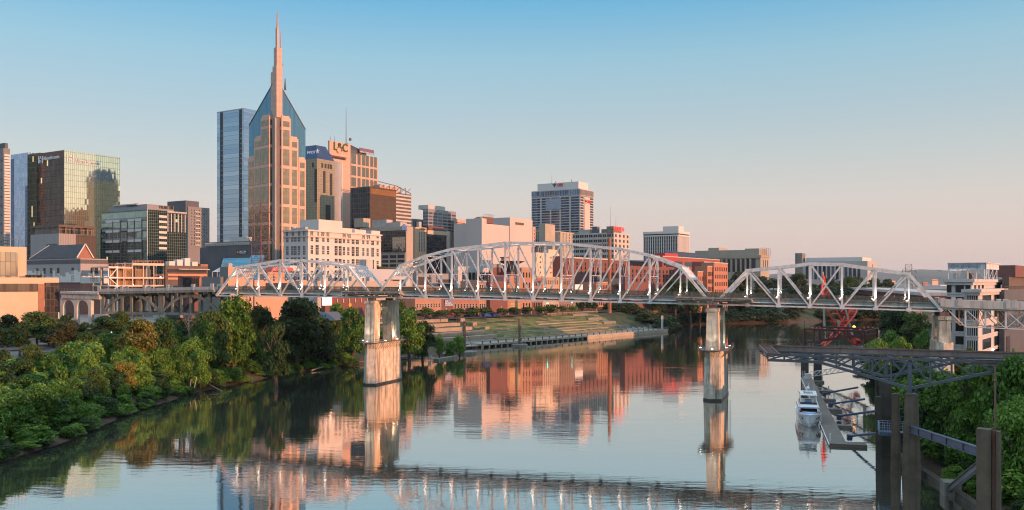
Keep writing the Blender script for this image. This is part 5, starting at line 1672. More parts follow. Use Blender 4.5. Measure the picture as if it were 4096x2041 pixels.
m = MB(); O = b.p(1, b.along(1, 2690), zat(1026, 650), -1); m.prism([O, O + b.e[1] * 60, O + b.e[1] * 56 + V(0, 0, 4), O + b.e[1] * 4 + V(0, 0, 4)], b.e[0] * 6); m.build('blue_roof', MATS['navy_roof'], b.root)
def tier(ua, ub, vt, vb, m_, d, ws=None):
    k = Bld('', '', ua, ua - 40, ub, vt, 640 - d, root=b.root)
    k.block('tier', m_, a=(0, 9), parapet=.5)
    k.panel('coping', 1, 0, k.w[1], k.zt - .5, k.zt + .1, PALE, .25)
    return k
k = tier(2650, 2880, 1024, 1200, RB, 4)
for q in range(6): k.panel('strip_window', 1, k.w[1] * (q + .1) / 6, k.w[1] * (q + .85) / 6, k.zt - 7, k.zt - 3.4, WINB, .15); k.panel('strip_window', 1, k.w[1] * (q + .1) / 6, k.w[1] * (q + .85) / 6, k.zt - 14, k.zt - 10.5, WINB, .15)
k = tier(2815, 2896, 1047, 1200, RB, 12); k.panel('strip_window', 1, 2, k.w[1] * .3, k.zt - 5, k.zt - 2.5, WINB, .15)
k = tier(2855, 2911, 1050, 1200, RL, 22)
k.grid(1, 7, 1, k.w[1] - 1, 6, k.zt - 34, k.zt - 2, 1.6, 2.8, bars=1, fr=DFRAME)
k = tier(2829, 2856, 1064, 1200, RL, 30); k.grid(1, 5, .8, k.w[1] - .8, 4, k.zt - 24, k.zt - 3, 1.3, 3.0, bars=0, fr=DFRAME); b.nwin += 20
k = tier(2790, 2830, 1086, 1200, RL, 38); k.grid(1, 5, .8, k.w[1] - .8, 2, k.zt - 14, k.zt - 2, 1.2, 3.0, bars=0, fr=DFRAME)

# --- courthouses on the hill
b = Bld('colonnaded_courthouse', 'beige courthouse on the hill with a row of tall dark windows between pilasters and scaffolding', 3042, 2774, 3077, 1020, 860)
CB = plain('court_stone', (0.36, 0.31, 0.245), .85, .08, .05)
b.block('wall', CB); b.block('attic', CB, z0=b.zt, z1=zat(1000, 870), a=(2.5, b.w[0] - 1), b=(2, b.w[1])); b.block('attic_block', CB, z0=b.zt, z1=zat(995, 870), a=(2, 16), b=(1.6, b.w[1])); b.block('attic_block', CB, z0=b.zt, z1=zat(994, 900), a=(b.w[0] * .62, b.w[0] * .78), b=(1.6, b.w[1]))
for q in range(9):
    u = 2868 + q * 18.7; x = b.along(0, 2895 + q * 15.5) if False else b.along(0, 2862 + q * 19)
    b.panel('tall_window', 0, x - 2.0, x + 2.0, zat(1088, 880), zat(1037, 880), WIN, .15)
    b.panel('pilaster', 0, x + 2.4, x + 4.0, zat(1092, 880), zat(1032, 880), CB, .7)
b.panel('cornice', 0, -.5, b.w[0], b.zt - 3, b.zt - .02, CB, .9); b.panel('cornice', 1, -.5, b.w[1], b.zt - 2, b.zt - .02, CB, .9)
for q in range(3): x = b.w[1] * (.3 + q * .25); b.panel('tall_window', 1, x - .9, x + .9, zat(1080, 865), zat(1040, 865), WIN, .15)
m = MB()
for q in range(5):
    p_ = b.p(1, b.w[1] * q / 4, zat(1020, 865), 1.5); m.beam(p_, p_ + V(0, 0, 7), .2, .2)
    m.beam(b.p(1, 0, zat(1020, 865) + q * 1.7, 1.5), b.p(1, b.w[1], zat(1020, 865) + q * 1.7, 1.5), .2, .2)
m.build('scaffolding', RUST, b.root)
b = Bld('hilltop_archive', 'long pale stone building behind the right truss with tall blue windows and square tower', 3470, 3182, 3508, 1044, 960)
CP = plain('archive_stone', (0.42, 0.38, 0.33), .85, .07, .05)
b.block('wall', CP); b.block('attic', plain('attic_white', (0.58, 0.54, 0.51), .8, .05), z0=b.zt, z1=zat(1029, 970), a=(6, b.w[0] * .86), b=(4, b.w[1] - 1)); b.block('tower', OLDCONC, z0=20, z1=zat(1018, 1040), a=(b.w[0] * .9, b.w[0] * 1.0), b=(-2, 14))
for q in range(13):
    x = b.along(0, 3228 + q * 17.3); b.panel('tall_window', 0, x - 1.5, x + 1.5, zat(1118, 980), zat(1062, 980), WINB, .15)
x = b.w[1] * .5; b.panel('tall_window', 1, x - 2, x + 2, zat(1080, 965), zat(1056, 965), WIN, .15)
# ---------------------------------------------------------------- blocks near the bridge
b = Bld('grey_plaster_block', 'plain grey block with a sunlit orange side, behind the left truss end post', 912, 880, 1012, 1068, 372)
b.block('wall', plain('dark_plaster', (0.17, 0.165, 0.16), .85, .08, .1), parapet=.6)
OP = plain('orange_plaster', (0.52, 0.30, 0.20), .85, .07, .1)
b.panel('sunlit_wall_tint', 1, .05, b.w[1] - .03, 9.1, b.zt - .05, OP, .06)  # orange sunlight on the plaster put into this panel's colour
b.grid(1, 3, b.w[1] * .55, b.w[1] - .5, 3, 10, 23, 1.6, 2.4, bars=0, fr=DFRAME)
b.rooftop([(2, 5, 2, 4, 1.6), (6, 8, 3, 6, 1.2)], HVAC)
b = Bld('grey_plaster_annex', 'low dark grey annex with a white tent roof, left of the plain grey block', 882, 806, 900, 1108, 372)
b.block('wall', MATS['dark_plaster'], parapet=.3); b.grid(0, 3, 1, b.w[0] - 1, 1, b.zt - 8, b.zt - 4, 1.6, 2.2, bars=0, fr=DFRAME)
o_ = b.C + b.e[0] * 5 + b.e[1] * 4; m = MB()
for k in range(8):
    a0, a1 = 2 * math.pi * k / 8, 2 * math.pi * (k + 1) / 8
    m.poly([V(o_.x + 3.6 * math.cos(a0), o_.y + 3.6 * math.sin(a0), b.zt + 2.2), V(o_.x + 3.6 * math.cos(a1), o_.y + 3.6 * math.sin(a1), b.zt + 2.2), V(o_.x, o_.y, b.zt + 4.2)])
    m.beam(V(o_.x + 3.5 * math.cos(a0), o_.y + 3.5 * math.sin(a0), b.zt - .3), V(o_.x + 3.5 * math.cos(a0), o_.y + 3.5 * math.sin(a0), b.zt + 2.2), .12, .12)
m.build('tent_roof', WHITE, b.root)
b = Bld('orange_terrace_bar', 'low orange bar building with a covered open terrace, behind the left truss', 1018, 1010, 1232, 1120, 392)
b.block('wall', OP, parapet=.5)
b.panel('terrace_shade_panel', 1, b.along(1, 1062), b.along(1, 1178), b.zt - 5.2, b.zt - 1.4, SIGND, .06)  # flat dark panel stands in for the shade under the terrace cover
b.grid(1, 5, 2, b.along(1, 1055), 2, 11, b.zt - 2, 1.6, 2.4, bars=1)
b.block('upper_bar', OP, z0=b.zt - .4, z1=b.zt + 4.2, a=(2, 9), b=(b.along(1, 1085), b.along(1, 1150)))
m = MB(); O = b.p(1, b.along(1, 1080), b.zt + 4.2, 1); m.prism([O, O + b.e[1] * 14, O + b.e[1] * 13 + V(0, 0, 1.6), O + b.e[1] * 1.0 + V(0, 0, 1.6)], b.e[0] * 8); m.build('red_canopy', plain('red_canopy', (0.55, 0.10, 0.08), .8, .1), b.root)
m = MB(); O = b.p(1, b.along(1, 1148), b.zt + 4.2, .5); m.prism([O, O + b.e[1] * 9, O + b.e[1] * 5 + V(0, 0, 2.6), O + b.e[1] * 2 + V(0, 0, 2.6)], b.e[0] * 8); m.build('white_canopy', WHITE, b.root)
m = MB()
for q in range(14):
    p_ = b.p(1, b.along(1, 1085) + q * 1.6, b.zt - .05, -.4); m.beam(p_, p_ + V(0, 0, 1.1), .07, .07)
m.beam(b.p(1, b.along(1, 1085), b.zt + 1.1, -.4), b.p(1, b.along(1, 1085) + 21, b.zt + 1.1, -.4), .07, .07); m.build('terrace_railing', DFRAME, b.root)
b = Bld('tan_low_hall', 'low plain tan hall roof line in the gap between the left and middle trusses', 1270, 1255, 1600, 1124, 400)
b.block('wall', plain('hall_tan', (0.40, 0.33, 0.27), .85, .06, .08), parapet=.4); b.rooftop([(2, 6, 4, 9, 1.6), (3, 6, 26, 32, 2.2)], HVAC)
b = Bld('pale_grey_hall', 'pale grey blank hall box rising behind the tan hall', 1478, 1466, 1640, 1076, 455)
b.block('wall', plain('hall_grey', (0.42, 0.42, 0.44), .85, .05, .08), parapet=.5); b.panel('dark_gap', 1, 12, b.w[1] - 4, b.zt - 9, b.zt - 5.5, SIGND, .1)
b.panel('orange_sign', 1, 15, 18.5, b.zt - 8.4, b.zt - 6, plain('orange_board', (.6, .2, .06)), .2)
b.block('stair_head', PALE, z0=b.zt - .4, z1=b.zt + 5, a=(3, 8), b=(1, 6)); b.block('hedge_box', plain('hedge_green', (.04, .06, .02), .9, .4, 1.5), z0=b.zt - .4, z1=b.zt + 1.4, a=(.4, 2), b=(8, 14))
b = Bld('dark_red_hall', 'dark red brick hall under the bridge with a glowing white billboard on its left', 1300, 1285, 1500, 1192, 345, zb=8)
b.block('wall', DBRICK, parapet=.4)
b.panel('billboard', 1, b.along(1, 1289), b.along(1, 1324), zat(1222, 345), zat(1190, 345), emit('billboard_glow', (1.0, 0.80, 0.66), .75), .35)
b.panel('billboard_edge', 1, b.along(1, 1325), b.along(1, 1330), zat(1222, 345), zat(1189, 345), plain('red_checks', (.5, .07, .05), .7, .4, 2.5), .35)
for q in range(6):
    x = b.along(1, 1345 + q * 24); b.panel('salmon_column', 1, x, x + .5, zat(1212, 350), zat(1196, 350), SALMON, .4)  # narrow salmon strips on the brick wall
m = MB(); o_ = b.p(1, b.along(1, 1398), zat(1222, 350), .1); m.tube(o_, o_ + b.n[1] * .2, .9, .9, 12); m.build('round_sign', plain('gold_emblem', (.6, .3, .05)), b.root)
b = Bld('brown_restaurant_block', 'brown restaurant block with salmon striped terraces and white machinery on its roof', 662, 650, 832, 1062, 440)
b.block('wall', BROWN, parapet=.3)
for q in range(2): b.panel('salmon_stripe', 1, 1, b.w[1] * .96, zat(1104 + q * 15, 450), zat(1096 + q * 15, 450), plain('stripe_salmon', (.55, .25, .16), .8, .1), .5)
b.panel('dark_terrace', 1, 1, b.w[1] * .95, zat(1090, 450), zat(1078, 450), SIGND, .2)
b.panel('terrace_roof', 1, b.w[1] * .25, b.w[1] * .98, zat(1079, 450), zat(1076, 450), PALE, 2.2)
b.rooftop([(1, 4, 3 + q * 4.6, 6.4 + q * 4.6, 2.2 + (q % 3) * .9) for q in range(4)], WHITE)
b.block('brick_head', BRICK, z0=b.zt - .2, z1=b.zt + 1, a=(0, 5), b=(b.w[1] * .82, b.w[1]))
b = Bld('dark_brick_rowhouse', 'small dark red brick rowhouse with arched windows beside the building frame', 724, 712, 815, 1104, 398)
b.block('wall', DBRICK, parapet=.4); b.panel('cornice', 1, 0, b.w[1] * .8, b.zt - .9, b.zt - .2, SIGND, .4)
b.grid(1, 9, 1, b.w[1] * .78, 2, zat(1155, 398), b.zt - 1.2, .9, 2.6, bars=0, fr=DFRAME)
b.panel('red_end', 1, b.w[1] * .8, b.w[1] - .02, 9.1, b.zt - .1, BRICK, .06)

# building frame under construction
b = Bld('steel_building_frame', 'open cream steel building frame under construction with a white braced stair tower', 432, 428, 714, 1064, 415)
CS = plain('cream_steel', (0.62, 0.46, 0.34), .7, .08); WS = plain('white_steel', (0.72, 0.70, 0.66), .6, .05)
cols = [433, 469, 494, 529, 572, 614, 654, 696, 712]
tops = [1066, 1066, 1066, 1050, 1050, 1050, 1050, 1106, 1106]
fl = [1106, 1138, 1166]
X = [b.along(1, u) for u in cols]
zf_ = [zat(v, 425) for v in fl]
for dd_ in (0, -6, -12):
    for i, x in enumerate(X):
        m = MB(); m.box(b.p(1, x, 9, dd_), b.e[1] * .45, -b.n[1] * .45, zat(tops[i], 425) - 9); m.build('column', WS if i < 2 and dd_ == 0 else CS, b.root)
for z_ in zf_:
    m = MB(); m.box(b.p(1, X[0], z_ - .9, .1), b.e[1] * (X[-1] - X[0]), -b.n[1] * 13, .5); m.build('floor_plate', CS, b.root)
    b.panel('edge_beam', 1, X[0], X[-1], z_ - 1.1, z_ - .3, CS, .3)
zt1, zt2 = zat(1066, 425), zat(1050, 425)
m = MB(); m.box(b.p(1, X[0], zt1 - .6, .1), b.e[1] * (X[3] - X[0]), -b.n[1] * 13, .4); m.box(b.p(1, X[3] + .01, zt2 - .6, .1), b.e[1] * (X[6] - X[3]), -b.n[1] * 13, .4); m.build('roof_deck', CS, b.root)
b.panel('edge_beam', 1, X[0], X[3], zt1 - 1.1, zt1 - .2, CS, .3); b.panel('edge_beam', 1, X[3], X[6], zt2 - 1.4, zt2 - .2, CS, .3)
def guard(x0, x1, z_):
    m = MB(); n_ = max(2, int((x1 - x0) / 1.6))
    for q in range(n_ + 1):
        p_ = b.p(1, x0 + (x1 - x0) * q / n_, z_ - .25, .15); m.beam(p_, p_ + V(0, 0, 1.35), .1, .1)
    for h_ in (.55, 1.1): m.beam(b.p(1, x0, z_ + h_, .15), b.p(1, x1, z_ + h_, .15), .09, .09)
    m.build('guard_rail', plain('safety_salmon', (.6, .30, .22)), b.root)
guard(X[0], X[3], zt1); guard(X[3], X[6], zt2); guard(X[5], X[8], zf_[0])
m = MB()
zl_ = [zt1 - .5] + [z - .7 for z in zf_]
for k in range(3):
    a, c = (X[0], X[1]) if k % 2 else (X[1], X[0])
    m.beam(b.p(1, a + .2, zl_[k], .35), b.p(1, c + .2, zl_[k + 1], .35), .35, .35)
    m.beam(b.p(1, X[0], zl_[k], .33), b.p(1, X[1] + .4, zl_[k], .33), .4, .5)
m.build('stair_brace', WS, b.root)
m = MB(); rr_ = random.Random(9)
for k in range(3):
    zb_, zt_ = zf_[k] - .2, ([zt1, zf_[0], zf_[1]][k]) - 1.2
    for q in range(60):
        x = X[1] + (X[8] - X[1]) * (q + .5) / 60
        if k == 0 and x > X[5]: continue
        if rr_.random() < .25: continue
        m.beam(b.p(1, x, zb_, -1.2), b.p(1, x, zt_, -1.2), .12, .12)
m.build('wall_studs', plain('stud_metal', (.40, .30, .22), .6, .15), b.root)
m = MB(); m.box(b.p(1, X[1], 9, -7), b.e[1] * (X[5] - X[1]), -b.n[1] * .3, zt1 - 10); m.build('inner_wall', plain('sheathing', (.36, .20, .10), .9, .3, .5), b.root)
for (u, v) in ((536, 1144), (621, 1145), (645, 1110)):
    p_ = b.p(1, b.along(1, u), zat(v, 425), -.6); m = MB(); m.lathe(p_, [(.1, 0), (.3, .2), (.3, .35), (.1, .55)], 8); m.build('work_light', LAMP, b.root)

# ---------------------------------------------------------------- brick row along the avenue
ROWPHI = 42
row0 = Bld('', '', 1655, 1640, 1700, 1145, 440, phi=ROWPHI, root=bridge)
def row(name, label, u0, u1, vt, mat, cols_, rows_, w=1.1, h=2.4, zc=None, bars=0, depth=14, extra=None, fr=FRAME, gl=WIN):
    x0, x1 = row0.along(1, u0), row0.along(1, u1)
    p_ = row0.p(1, x0, 0)
    k = Bld.__new__(Bld)
    k.e, k.n = row0.e, row0.n
    k.C = V(p_.x, p_.y, 0); k.zb = 10.5; k.zt = zat(vt, p_.y + .3 * (x1 - x0)); k.w = [depth, x1 - x0 - .05]; k.nwin = 0
    k.root = thing(name, label, 'building', (p_.x, p_.y, 10.5))
    k.block('wall', mat, parapet=.5)
    k.panel('cornice', 1, 0, k.w[1], k.zt - .7, k.zt - .1, MATS.get('tan_brick_c') or plain('tan_cornice', (.46, .33, .25), .8, .1), .35)
    if cols_: k.grid(1, cols_, .5, k.w[1] - .5, rows_, zc or 16.0, k.zt - .8, w, h, bars=bars, fr=fr, gl=gl)
    k.panel('shopfront', 1, .4, k.w[1] - .4, 11.6, 14.3, plain('dark_shopfront', (.05, .035, .03), .5, .3), .12)
    if extra: extra(k)
    return k
GOLDW = glass('gold_window_glass', (.55, .33, .12), .6, .2)  # gold coloured window glass
row('brick_storefront', 'orange brick storefront with round arched ground floor, leftmost of the avenue row under the bridge', 1660, 1766, 1147, OBRICK, 9, 2, 1.0, 2.2, 15.2)
def sgn(k):
    a, c = k.along(1, 1777), k.along(1, 1812); z0, z1 = zat(1226, k.C.y), zat(1200, k.C.y)
    k.panel('sign_board', 1, a, c, z0, z1, plain('sign_slate', (.17, .17, .27), .6, .1), .5)
    for q, tx in enumerate(('R.C.', 'MATHEWS', 'CONTRACTOR')):
        hh = (z1 - z0) / 3.6; w_ = (c - a) * (.32, .68, .9)[q]
        text_mesh(tx, k.p(1, a + .2, z1 - (q + 1.05) * hh * 1.12, .52), k.e[1], Z, k.n[1], w_, hh * .82, .12, SIGNW, 'sign_lettering', k.root, True)
row('narrow_dark_storefront', 'narrow dark brick building carrying a slate sign board with white lettering', 1766, 1812, 1190, DBRICK, 2, 1, .9, 2, 15, extra=sgn)
row('brick_storefront', 'red brick building with white arched window heads, right of the slate sign board', 1812, 1914, 1162, BRICK, 8, 2, 1.1, 2.4, 15.0)
row('ornate_storefront', 'narrow red building with white ornate arched windows on the avenue', 1914, 1946, 1124, OBRICK, 3, 3, 1.3, 2.8, 14.6, fr=WHITE)
def shp(k):
    a, c = k.along(1, 1962), k.along(1, 1986); mid_ = a + (c - a) * .45
    k.panel('sign_board', 1, a, mid_ - .02, 16.6, 17.5, plain('yellow_letters', (.6, .42, .05)), .3)
    k.panel('sign_board', 1, mid_, c, 16.6, 17.5, SIGNW, .3); k.panel('sign_board', 1, a, c, 15.9, 16.5, BROWN, .3)
    for q in (1951, 1977): k.panel('dark_window', 1, k.along(1, q), k.along(1, q + 19), 13.4, 15.4, SIGND, .2)
row('broad_storefront', 'broad tan brick storefront with two dark windows under a small yellow sign', 1946, 2006, 1152, TBRICK, 0, 0, extra=shp)
row('arched_storefront', 'tan building with a row of tall arched panels, right of the broad storefront', 2006, 2034, 1140, OBRICK, 3, 2, 1.2, 3.4, 14.6, fr=SALMON, gl=GOLDW)
def big(k):
    for q in range(2):
        for r_ in range(3): k.panel('bay_window', 1, k.w[1] * (.1 + .46 * q), k.w[1] * (.46 + .46 * q), 15.4 + r_ * 4.3, 18.9 + r_ * 4.3, curtain('gold_bay', (.55, .36, .16), (.62, .42, .2), .9, 1.7, (.25, .1, .06), .12, .3, .3, 0), .15)
row('bay_windowed_storefront', 'orange building with big glowing gold bay windows on the avenue', 2034, 2086, 1106, OBRICK, 0, 0, extra=big)
row('tall_narrow_storefront', 'tallest narrow orange brick building of the avenue row with a big gridded top window', 2086, 2126, 1074, OBRICK, 3, 4, 1.1, 3.0, 13.6, fr=DFRAME)
row('red_roofed_storefront', 'orange building with a dark red mansard top beside the tallest narrow one', 2126, 2172, 1106, BRICK, 6, 3, .9, 3.0, 13.6, fr=DFRAME)
row('arched_warehouse', 'tan brick warehouse with many tall arched windows, left of a darker one', 2172, 2236, 1108, TBRICK, 8, 4, .8, 2.5, 13.2, fr=SALMON)
row('arched_warehouse', 'dull brown brick warehouse with many tall arched windows, right of the tan one', 2236, 2296, 1112, plain('dull_brown_brick', (.24, .15, .11), .85, .15), 8, 4, .8, 2.5, 13.2, fr=SALMON)
def brd(k): k.panel('white_sign', 1, 1, 9, k.zt - .2, k.zt + 3.4, SIGNW, -.5)
row('dark_roofed_storefront', 'low dull brick building with a blank white rooftop board, before the street trees', 2296, 2386, 1160, MATS['dull_brown_brick'], 10, 2, .9, 2.2, 14, extra=brd)
row('round_arched_storefront', 'orange three storey building with two big round arches on its middle floor', 2386, 2432, 1128, OBRICK, 6, 3, .9, 2.4, 14, fr=DFRAME)
row('pedimented_storefront', 'small orange building with an arched window row, right of the rusty pole', 2444, 2476, 1138, OBRICK, 5, 2, .9, 2.2, 14)
row('slim_tan_storefront', 'slim tall tan building with narrow windows near the end of the avenue row', 2480, 2512, 1114, TBRICK, 4, 4, .8, 2.2, 14)
row('dark_windowless_block', 'dark windowless brick block between two tan buildings behind the truss', 2514, 2556, 1098, DBRICK, 2, 2, .8, 1.6, 16)
row('square_tan_storefront', 'square tan building with small windows, last of the avenue row on the right', 2560, 2604, 1120, TBRICK, 4, 4, .9, 1.6, 14)
# flared roof tower and other roofs behind the row
b = Bld('flared_roof_pavilion', 'dark brick pavilion with a wide flared dark roof and a salmon chimney above it', 2040, 2000, 2090, 1088, 500, phi=ROWPHI)
b.block('wall', DBRICK); b.block('glass_storey', WIN, z0=b.zt, z1=zat(1055, 500), a=(2, b.w[0] - 2), b=(2, b.w[1] - 2))
m = MB(); O = V(b.C.x, b.C.y, zat(1055, 500)); A, B = b.e[0] * b.w[0], b.e[1] * b.w[1]
q = [O + (A + B) * .15, O + A * .85 + B * .15, O + (A + B) * .85, O + A * .15 + B * .85]; t4 = [O + (A + B) * -.12, O + A * 1.12 - B * .12, O + (A + B) * 1.12, O - A * .12 + B * 1.12]
t4 = [p + V(0, 0, 1.6) for p in t4]; lo_, hi_ = (q, t4) if A.cross(B).z > 0 else (q[::-1], t4[::-1])
m.hexa(lo_, hi_); m.build('flared_roof', SIGND, b.root)
b.block('chimney', SALMON, z0=zat(1052, 500), z1=zat(1030, 500), a=(6, 9), b=(2, 5)); b.block('chimney_cap', BROWN, z0=zat(1030, 500), z1=zat(1027, 500), a=(5.6, 9.4), b=(1.6, 5.4))
b = Bld('white_flat_hall', 'white flat hall with a row of dark windows behind the middle truss', 1832, 1815, 1972, 1066, 505, phi=ROWPHI)
b.block('wall', PALE, parapet=.4); b.grid(1, 9, b.w[1] * .1, b.w[1] * .95, 1, b.zt - 9, b.zt - 2, 2.0, 4.2, bars=0, fr=DFRAME)
b = Bld('dark_rooftop_bar', 'dark rooftop bar building with a blue lettered board, below the white flat hall', 1960, 1945, 2030, 1100, 478, phi=ROWPHI)
b.block('wall', DBRICK, parapet=.4); xa, xb = b.along(1, 1964), b.along(1, 2012)
b.panel('lettered_board', 1, xa, xb, zat(1124, 480), zat(1106, 480), plain('navy_board', (.03, .04, .08), .6, .3, .8), .3)
b = Bld('grey_shed_roof', 'dull grey warehouse with a pale terrace, behind the left half of the middle truss', 1668, 1650, 1850, 1094, 490, phi=ROWPHI)
b.block('wall', GREY, parapet=.3); b.panel('pale_terrace', 1, b.w[1] * .45, b.w[1] - 1, zat(1136, 500), zat(1132, 500), WHITE, 3); b.panel('dark_storey', 1, b.w[1] * .45, b.w[1] - 1, zat(1131, 500), zat(1118, 500), SIGND, .2)
b.panel('dark_storey', 1, 1, b.w[1] * .3, zat(1140, 500), zat(1108, 500), SIGND, .2)
b = Bld('brown_shed', 'brown brick shed with a barrel roof, right of the white flat hall', 1968, 1955, 2020, 1070, 500, phi=ROWPHI)
b.block('wall', DBRICK); m = MB(); O = b.p(1, 0, b.zt, 0)
m.prism([O + b.e[1] * (b.w[1] * (1 - math.cos(math.pi * k / 8)) / 2) + V(0, 0, 2.0 * math.sin(math.pi * k / 8)) for k in range(9)], b.e[0] * 10); m.build('barrel_roof', GREY, b.root)
b = Bld('dark_gabled_shop', 'dark gabled roof shop with pale machinery, behind the street between the brick warehouses', 2300, 2285, 2400, 1128, 585, phi=ROWPHI)
b.block('wall', DBRICK); m = MB(); O = b.p(1, 0, b.zt, .3); m.prism([O, O + b.e[1] * b.w[1], O + b.e[1] * b.w[1] * .5 + V(0, 0, 7)], b.e[0] * 12); m.build('gable_roof', SLATE, b.root)
b.rooftop([(-1, 1, 3, 6, 3), (-1, 1, 8, 10, 4)], HVAC)
# stacked timber walls under the bridge
for i, (u0, u1, vt) in enumerate(((2470, 2495, 1214), (2505, 2545, 1216), (2547, 2592, 1217), (2600, 2642, 1217))):
    k = row('slatted_shed', ['narrow slatted timber shed, leftmost below the bridge right of the street trees', 'slatted timber shed with a dark band below the bridge', 'pale slatted timber shed in the middle below the bridge', 'pale slatted timber shed at the right end, beside the green slope'][i], u0, u1, vt,
            curtain('slat_wall', (.34, .27, .21), (.42, .34, .27), 9, .55, (.10, .07, .05), .14, 0, .9, 0), 0, 0, depth=6)

# ---------------------------------------------------------------- lattice pylon, pole, far mast
def pylon(name, label, base, h, w0, w1, arms, armlen, cat='pylon'):
    root = thing(name, label, cat, tuple(base))
    base = Vector(base)
    ax, ay = V(.9, -.43, 0), V(.43, .9, 0)
    def leg(z, i, j):
        w = w0 + (w1 - w0) * z / h
        return base + ax * (i * w / 2) + ay * (j * w / 2) + V(0, 0, z)
    for i, j in ((-1, -1), (1, -1), (1, 1), (-1, 1)):
        m = MB(); m.beam(leg(0, i, j), leg(h, i, j), .3, .3); m.build('leg', RUST, root)
    m = MB(); n = int(h / 4.2)
    cs = [(-1, -1), (1, -1), (1, 1), (-1, 1)]
    for q in range(n):
        z0, z1 = h * q / n, h * (q + 1) / n
        for k in range(4):
            a, c = cs[k], cs[(k + 1) % 4]
            m.beam(leg(z0, *a), leg(z1, *c), .13, .13); m.beam(leg(z0, *c), leg(z1, *a), .13, .13); m.beam(leg(z1, *a), leg(z1, *c), .13, .13)
    m.build('lattice', RUST, root)
    for z in arms:
        for sd in (-1, 1):
            m = MB(); tip = base + ax * (sd * armlen) + V(0, 0, z)
            for j in (-1, 1):
                m.beam(leg(z, sd, j), tip, .16, .16); m.beam(leg(min(h, z + 2.6), sd, j), tip, .12, .12)
            arm = m.build('crossarm', RUST, root)
            m = MB(); m.tube(tip, tip + V(.9, 0, -2.6), .28, .28, 6); m.build('insulator', DGREY, arm)
pylon('transmission_pylon', 'rusty lattice transmission pylon with three crossarms in front of the spired skyscraper', at(1043, 1270, 455), zat(815, 455) - zat(1270, 455), 8.0, 5.2, [zat(960, 455) - zat(1270, 455), zat(906, 455) - zat(1270, 455), zat(850, 455) - zat(1270, 455)], 7.6)
pylon('distant_mast', 'thin lattice mast rising behind the right end of the right truss', at(3635, 1160, 800), zat(1058, 800) - zat(1160, 800), 6, 5, [18, 13], 5.5)
m = MB(); p0, p1 = at(2438, 1252, 470), at(2438, 953, 470); m.tube(p0, p1, 1.05, .8, 10)
pole = m.build('utility_pole', plain('orange_rust', (.36, .13, .06), .85, .25, .5)); tag(pole, 'thick orange rusty steel utility pole rising through the right half of the middle truss', 'utility pole')
for v in (973, 1000):
    p_ = at(2438, v, 470); m = MB(); m.beam(p_ - BD * 4, p_ + BD * 4, .16, .2)
    for q in range(5): m.tube(p_ + BD * (q * 2 - 4), p_ + BD * (q * 2 - 4) + V(0, 0, .7), .12, .08, 6)
    m.build('crossarm', DGREY, pole)

# ---------------------------------------------------------------- riverfront: dock, terraces, lawn
DA, DB = V(-14, 402, 0), V(94, 531, 0)
dd_ = (DB - DA).normalized(); dn_ = V(-dd_.y, dd_.x, 0)       # dn_ points inland
DL = (DB - DA).length
dock = thing('riverfront_quay', 'long concrete quay with a railing on short piles along the far left bank', 'quay', tuple(DA))
QC = plain('quay_concrete', (.42, .36, .28), .85, .15, .2, streak=.4)
m = MB(); m.box(DA + V(0, 0, .95) - dn_ * 1.0, dd_ * DL, dn_ * 8, .85); m.build('deck', QC, dock)
m = MB(); m.box(DA + dd_ * (DL * .5) - dn_ * .7 + V(0, 0, -1), dd_ * (DL * .5 - .1), dn_ * .6, 1.94); m.build('solid_wall', QC, dock)
for q in range(20):
    if q / 19 * .5 <= .5:
        m = MB(); m.box(DA + dd_ * (DL * .5 * q / 19.2) - dn_ * .8 + V(0, 0, -1.5), dd_ * .7, dn_ * 1.0, 2.44); m.build('pile', QC, dock)
m = MB(); m.box(DA + dn_ * 3.2 + V(0, 0, -1.5), dd_ * DL * .5, dn_ * .5, 2.44); m.build('back_wall', OLDCONC, dock)  # old concrete wall set back behind the piles
m = MB()
n_ = 30
for q in range(n_ + 1):
    p_ = DA + dd_ * (DL * q / n_) - dn_ * .7 + V(0, 0, 1.8); m.box(p_ - dd_ * .25, dd_ * .5, dn_ * .4, 1.25)
m.build('railing_posts', plain('post_brown', (.13, .09, .07)), dock)
m = MB()
for q in range(int(DL / .55)):
    p_ = DA + dd_ * (.55 * q) - dn_ * .5 + V(0, 0, 1.8); m.beam(p_, p_ + V(0, 0, 1.0), .09, .09)
m.beam(DA - dn_ * .5 + V(0, 0, 2.85), DB - dn_ * .5 + V(0, 0, 2.85), .12, .12); m.build('railing', plain('rail_grey', (.2, .2, .21)), dock)
m = MB(); m.box(DA - dd_ * 13 - dn_ * -1 + V(0, 0, .7), dd_ * 12.6, dn_ * 3, .5); m.build('landing_stage', QC, dock)
for (u, Y, h_, name, lab) in ((2646, 525, 15.6, 'white_pole', 'tall white pole at the right tip of the quay'),):
    for k in range(2):
        p_ = at(u + k * 5, 1318, Y); p_.z = 1.8; m = MB(); m.tube(p_, p_ + V(0, 0, 8.2), .28, .28, 8); tag(m.build('mooring_post', WHITE), 'pale steel mooring post at the far right tip of the quay', 'post', 'pale mooring posts at the quay tip')
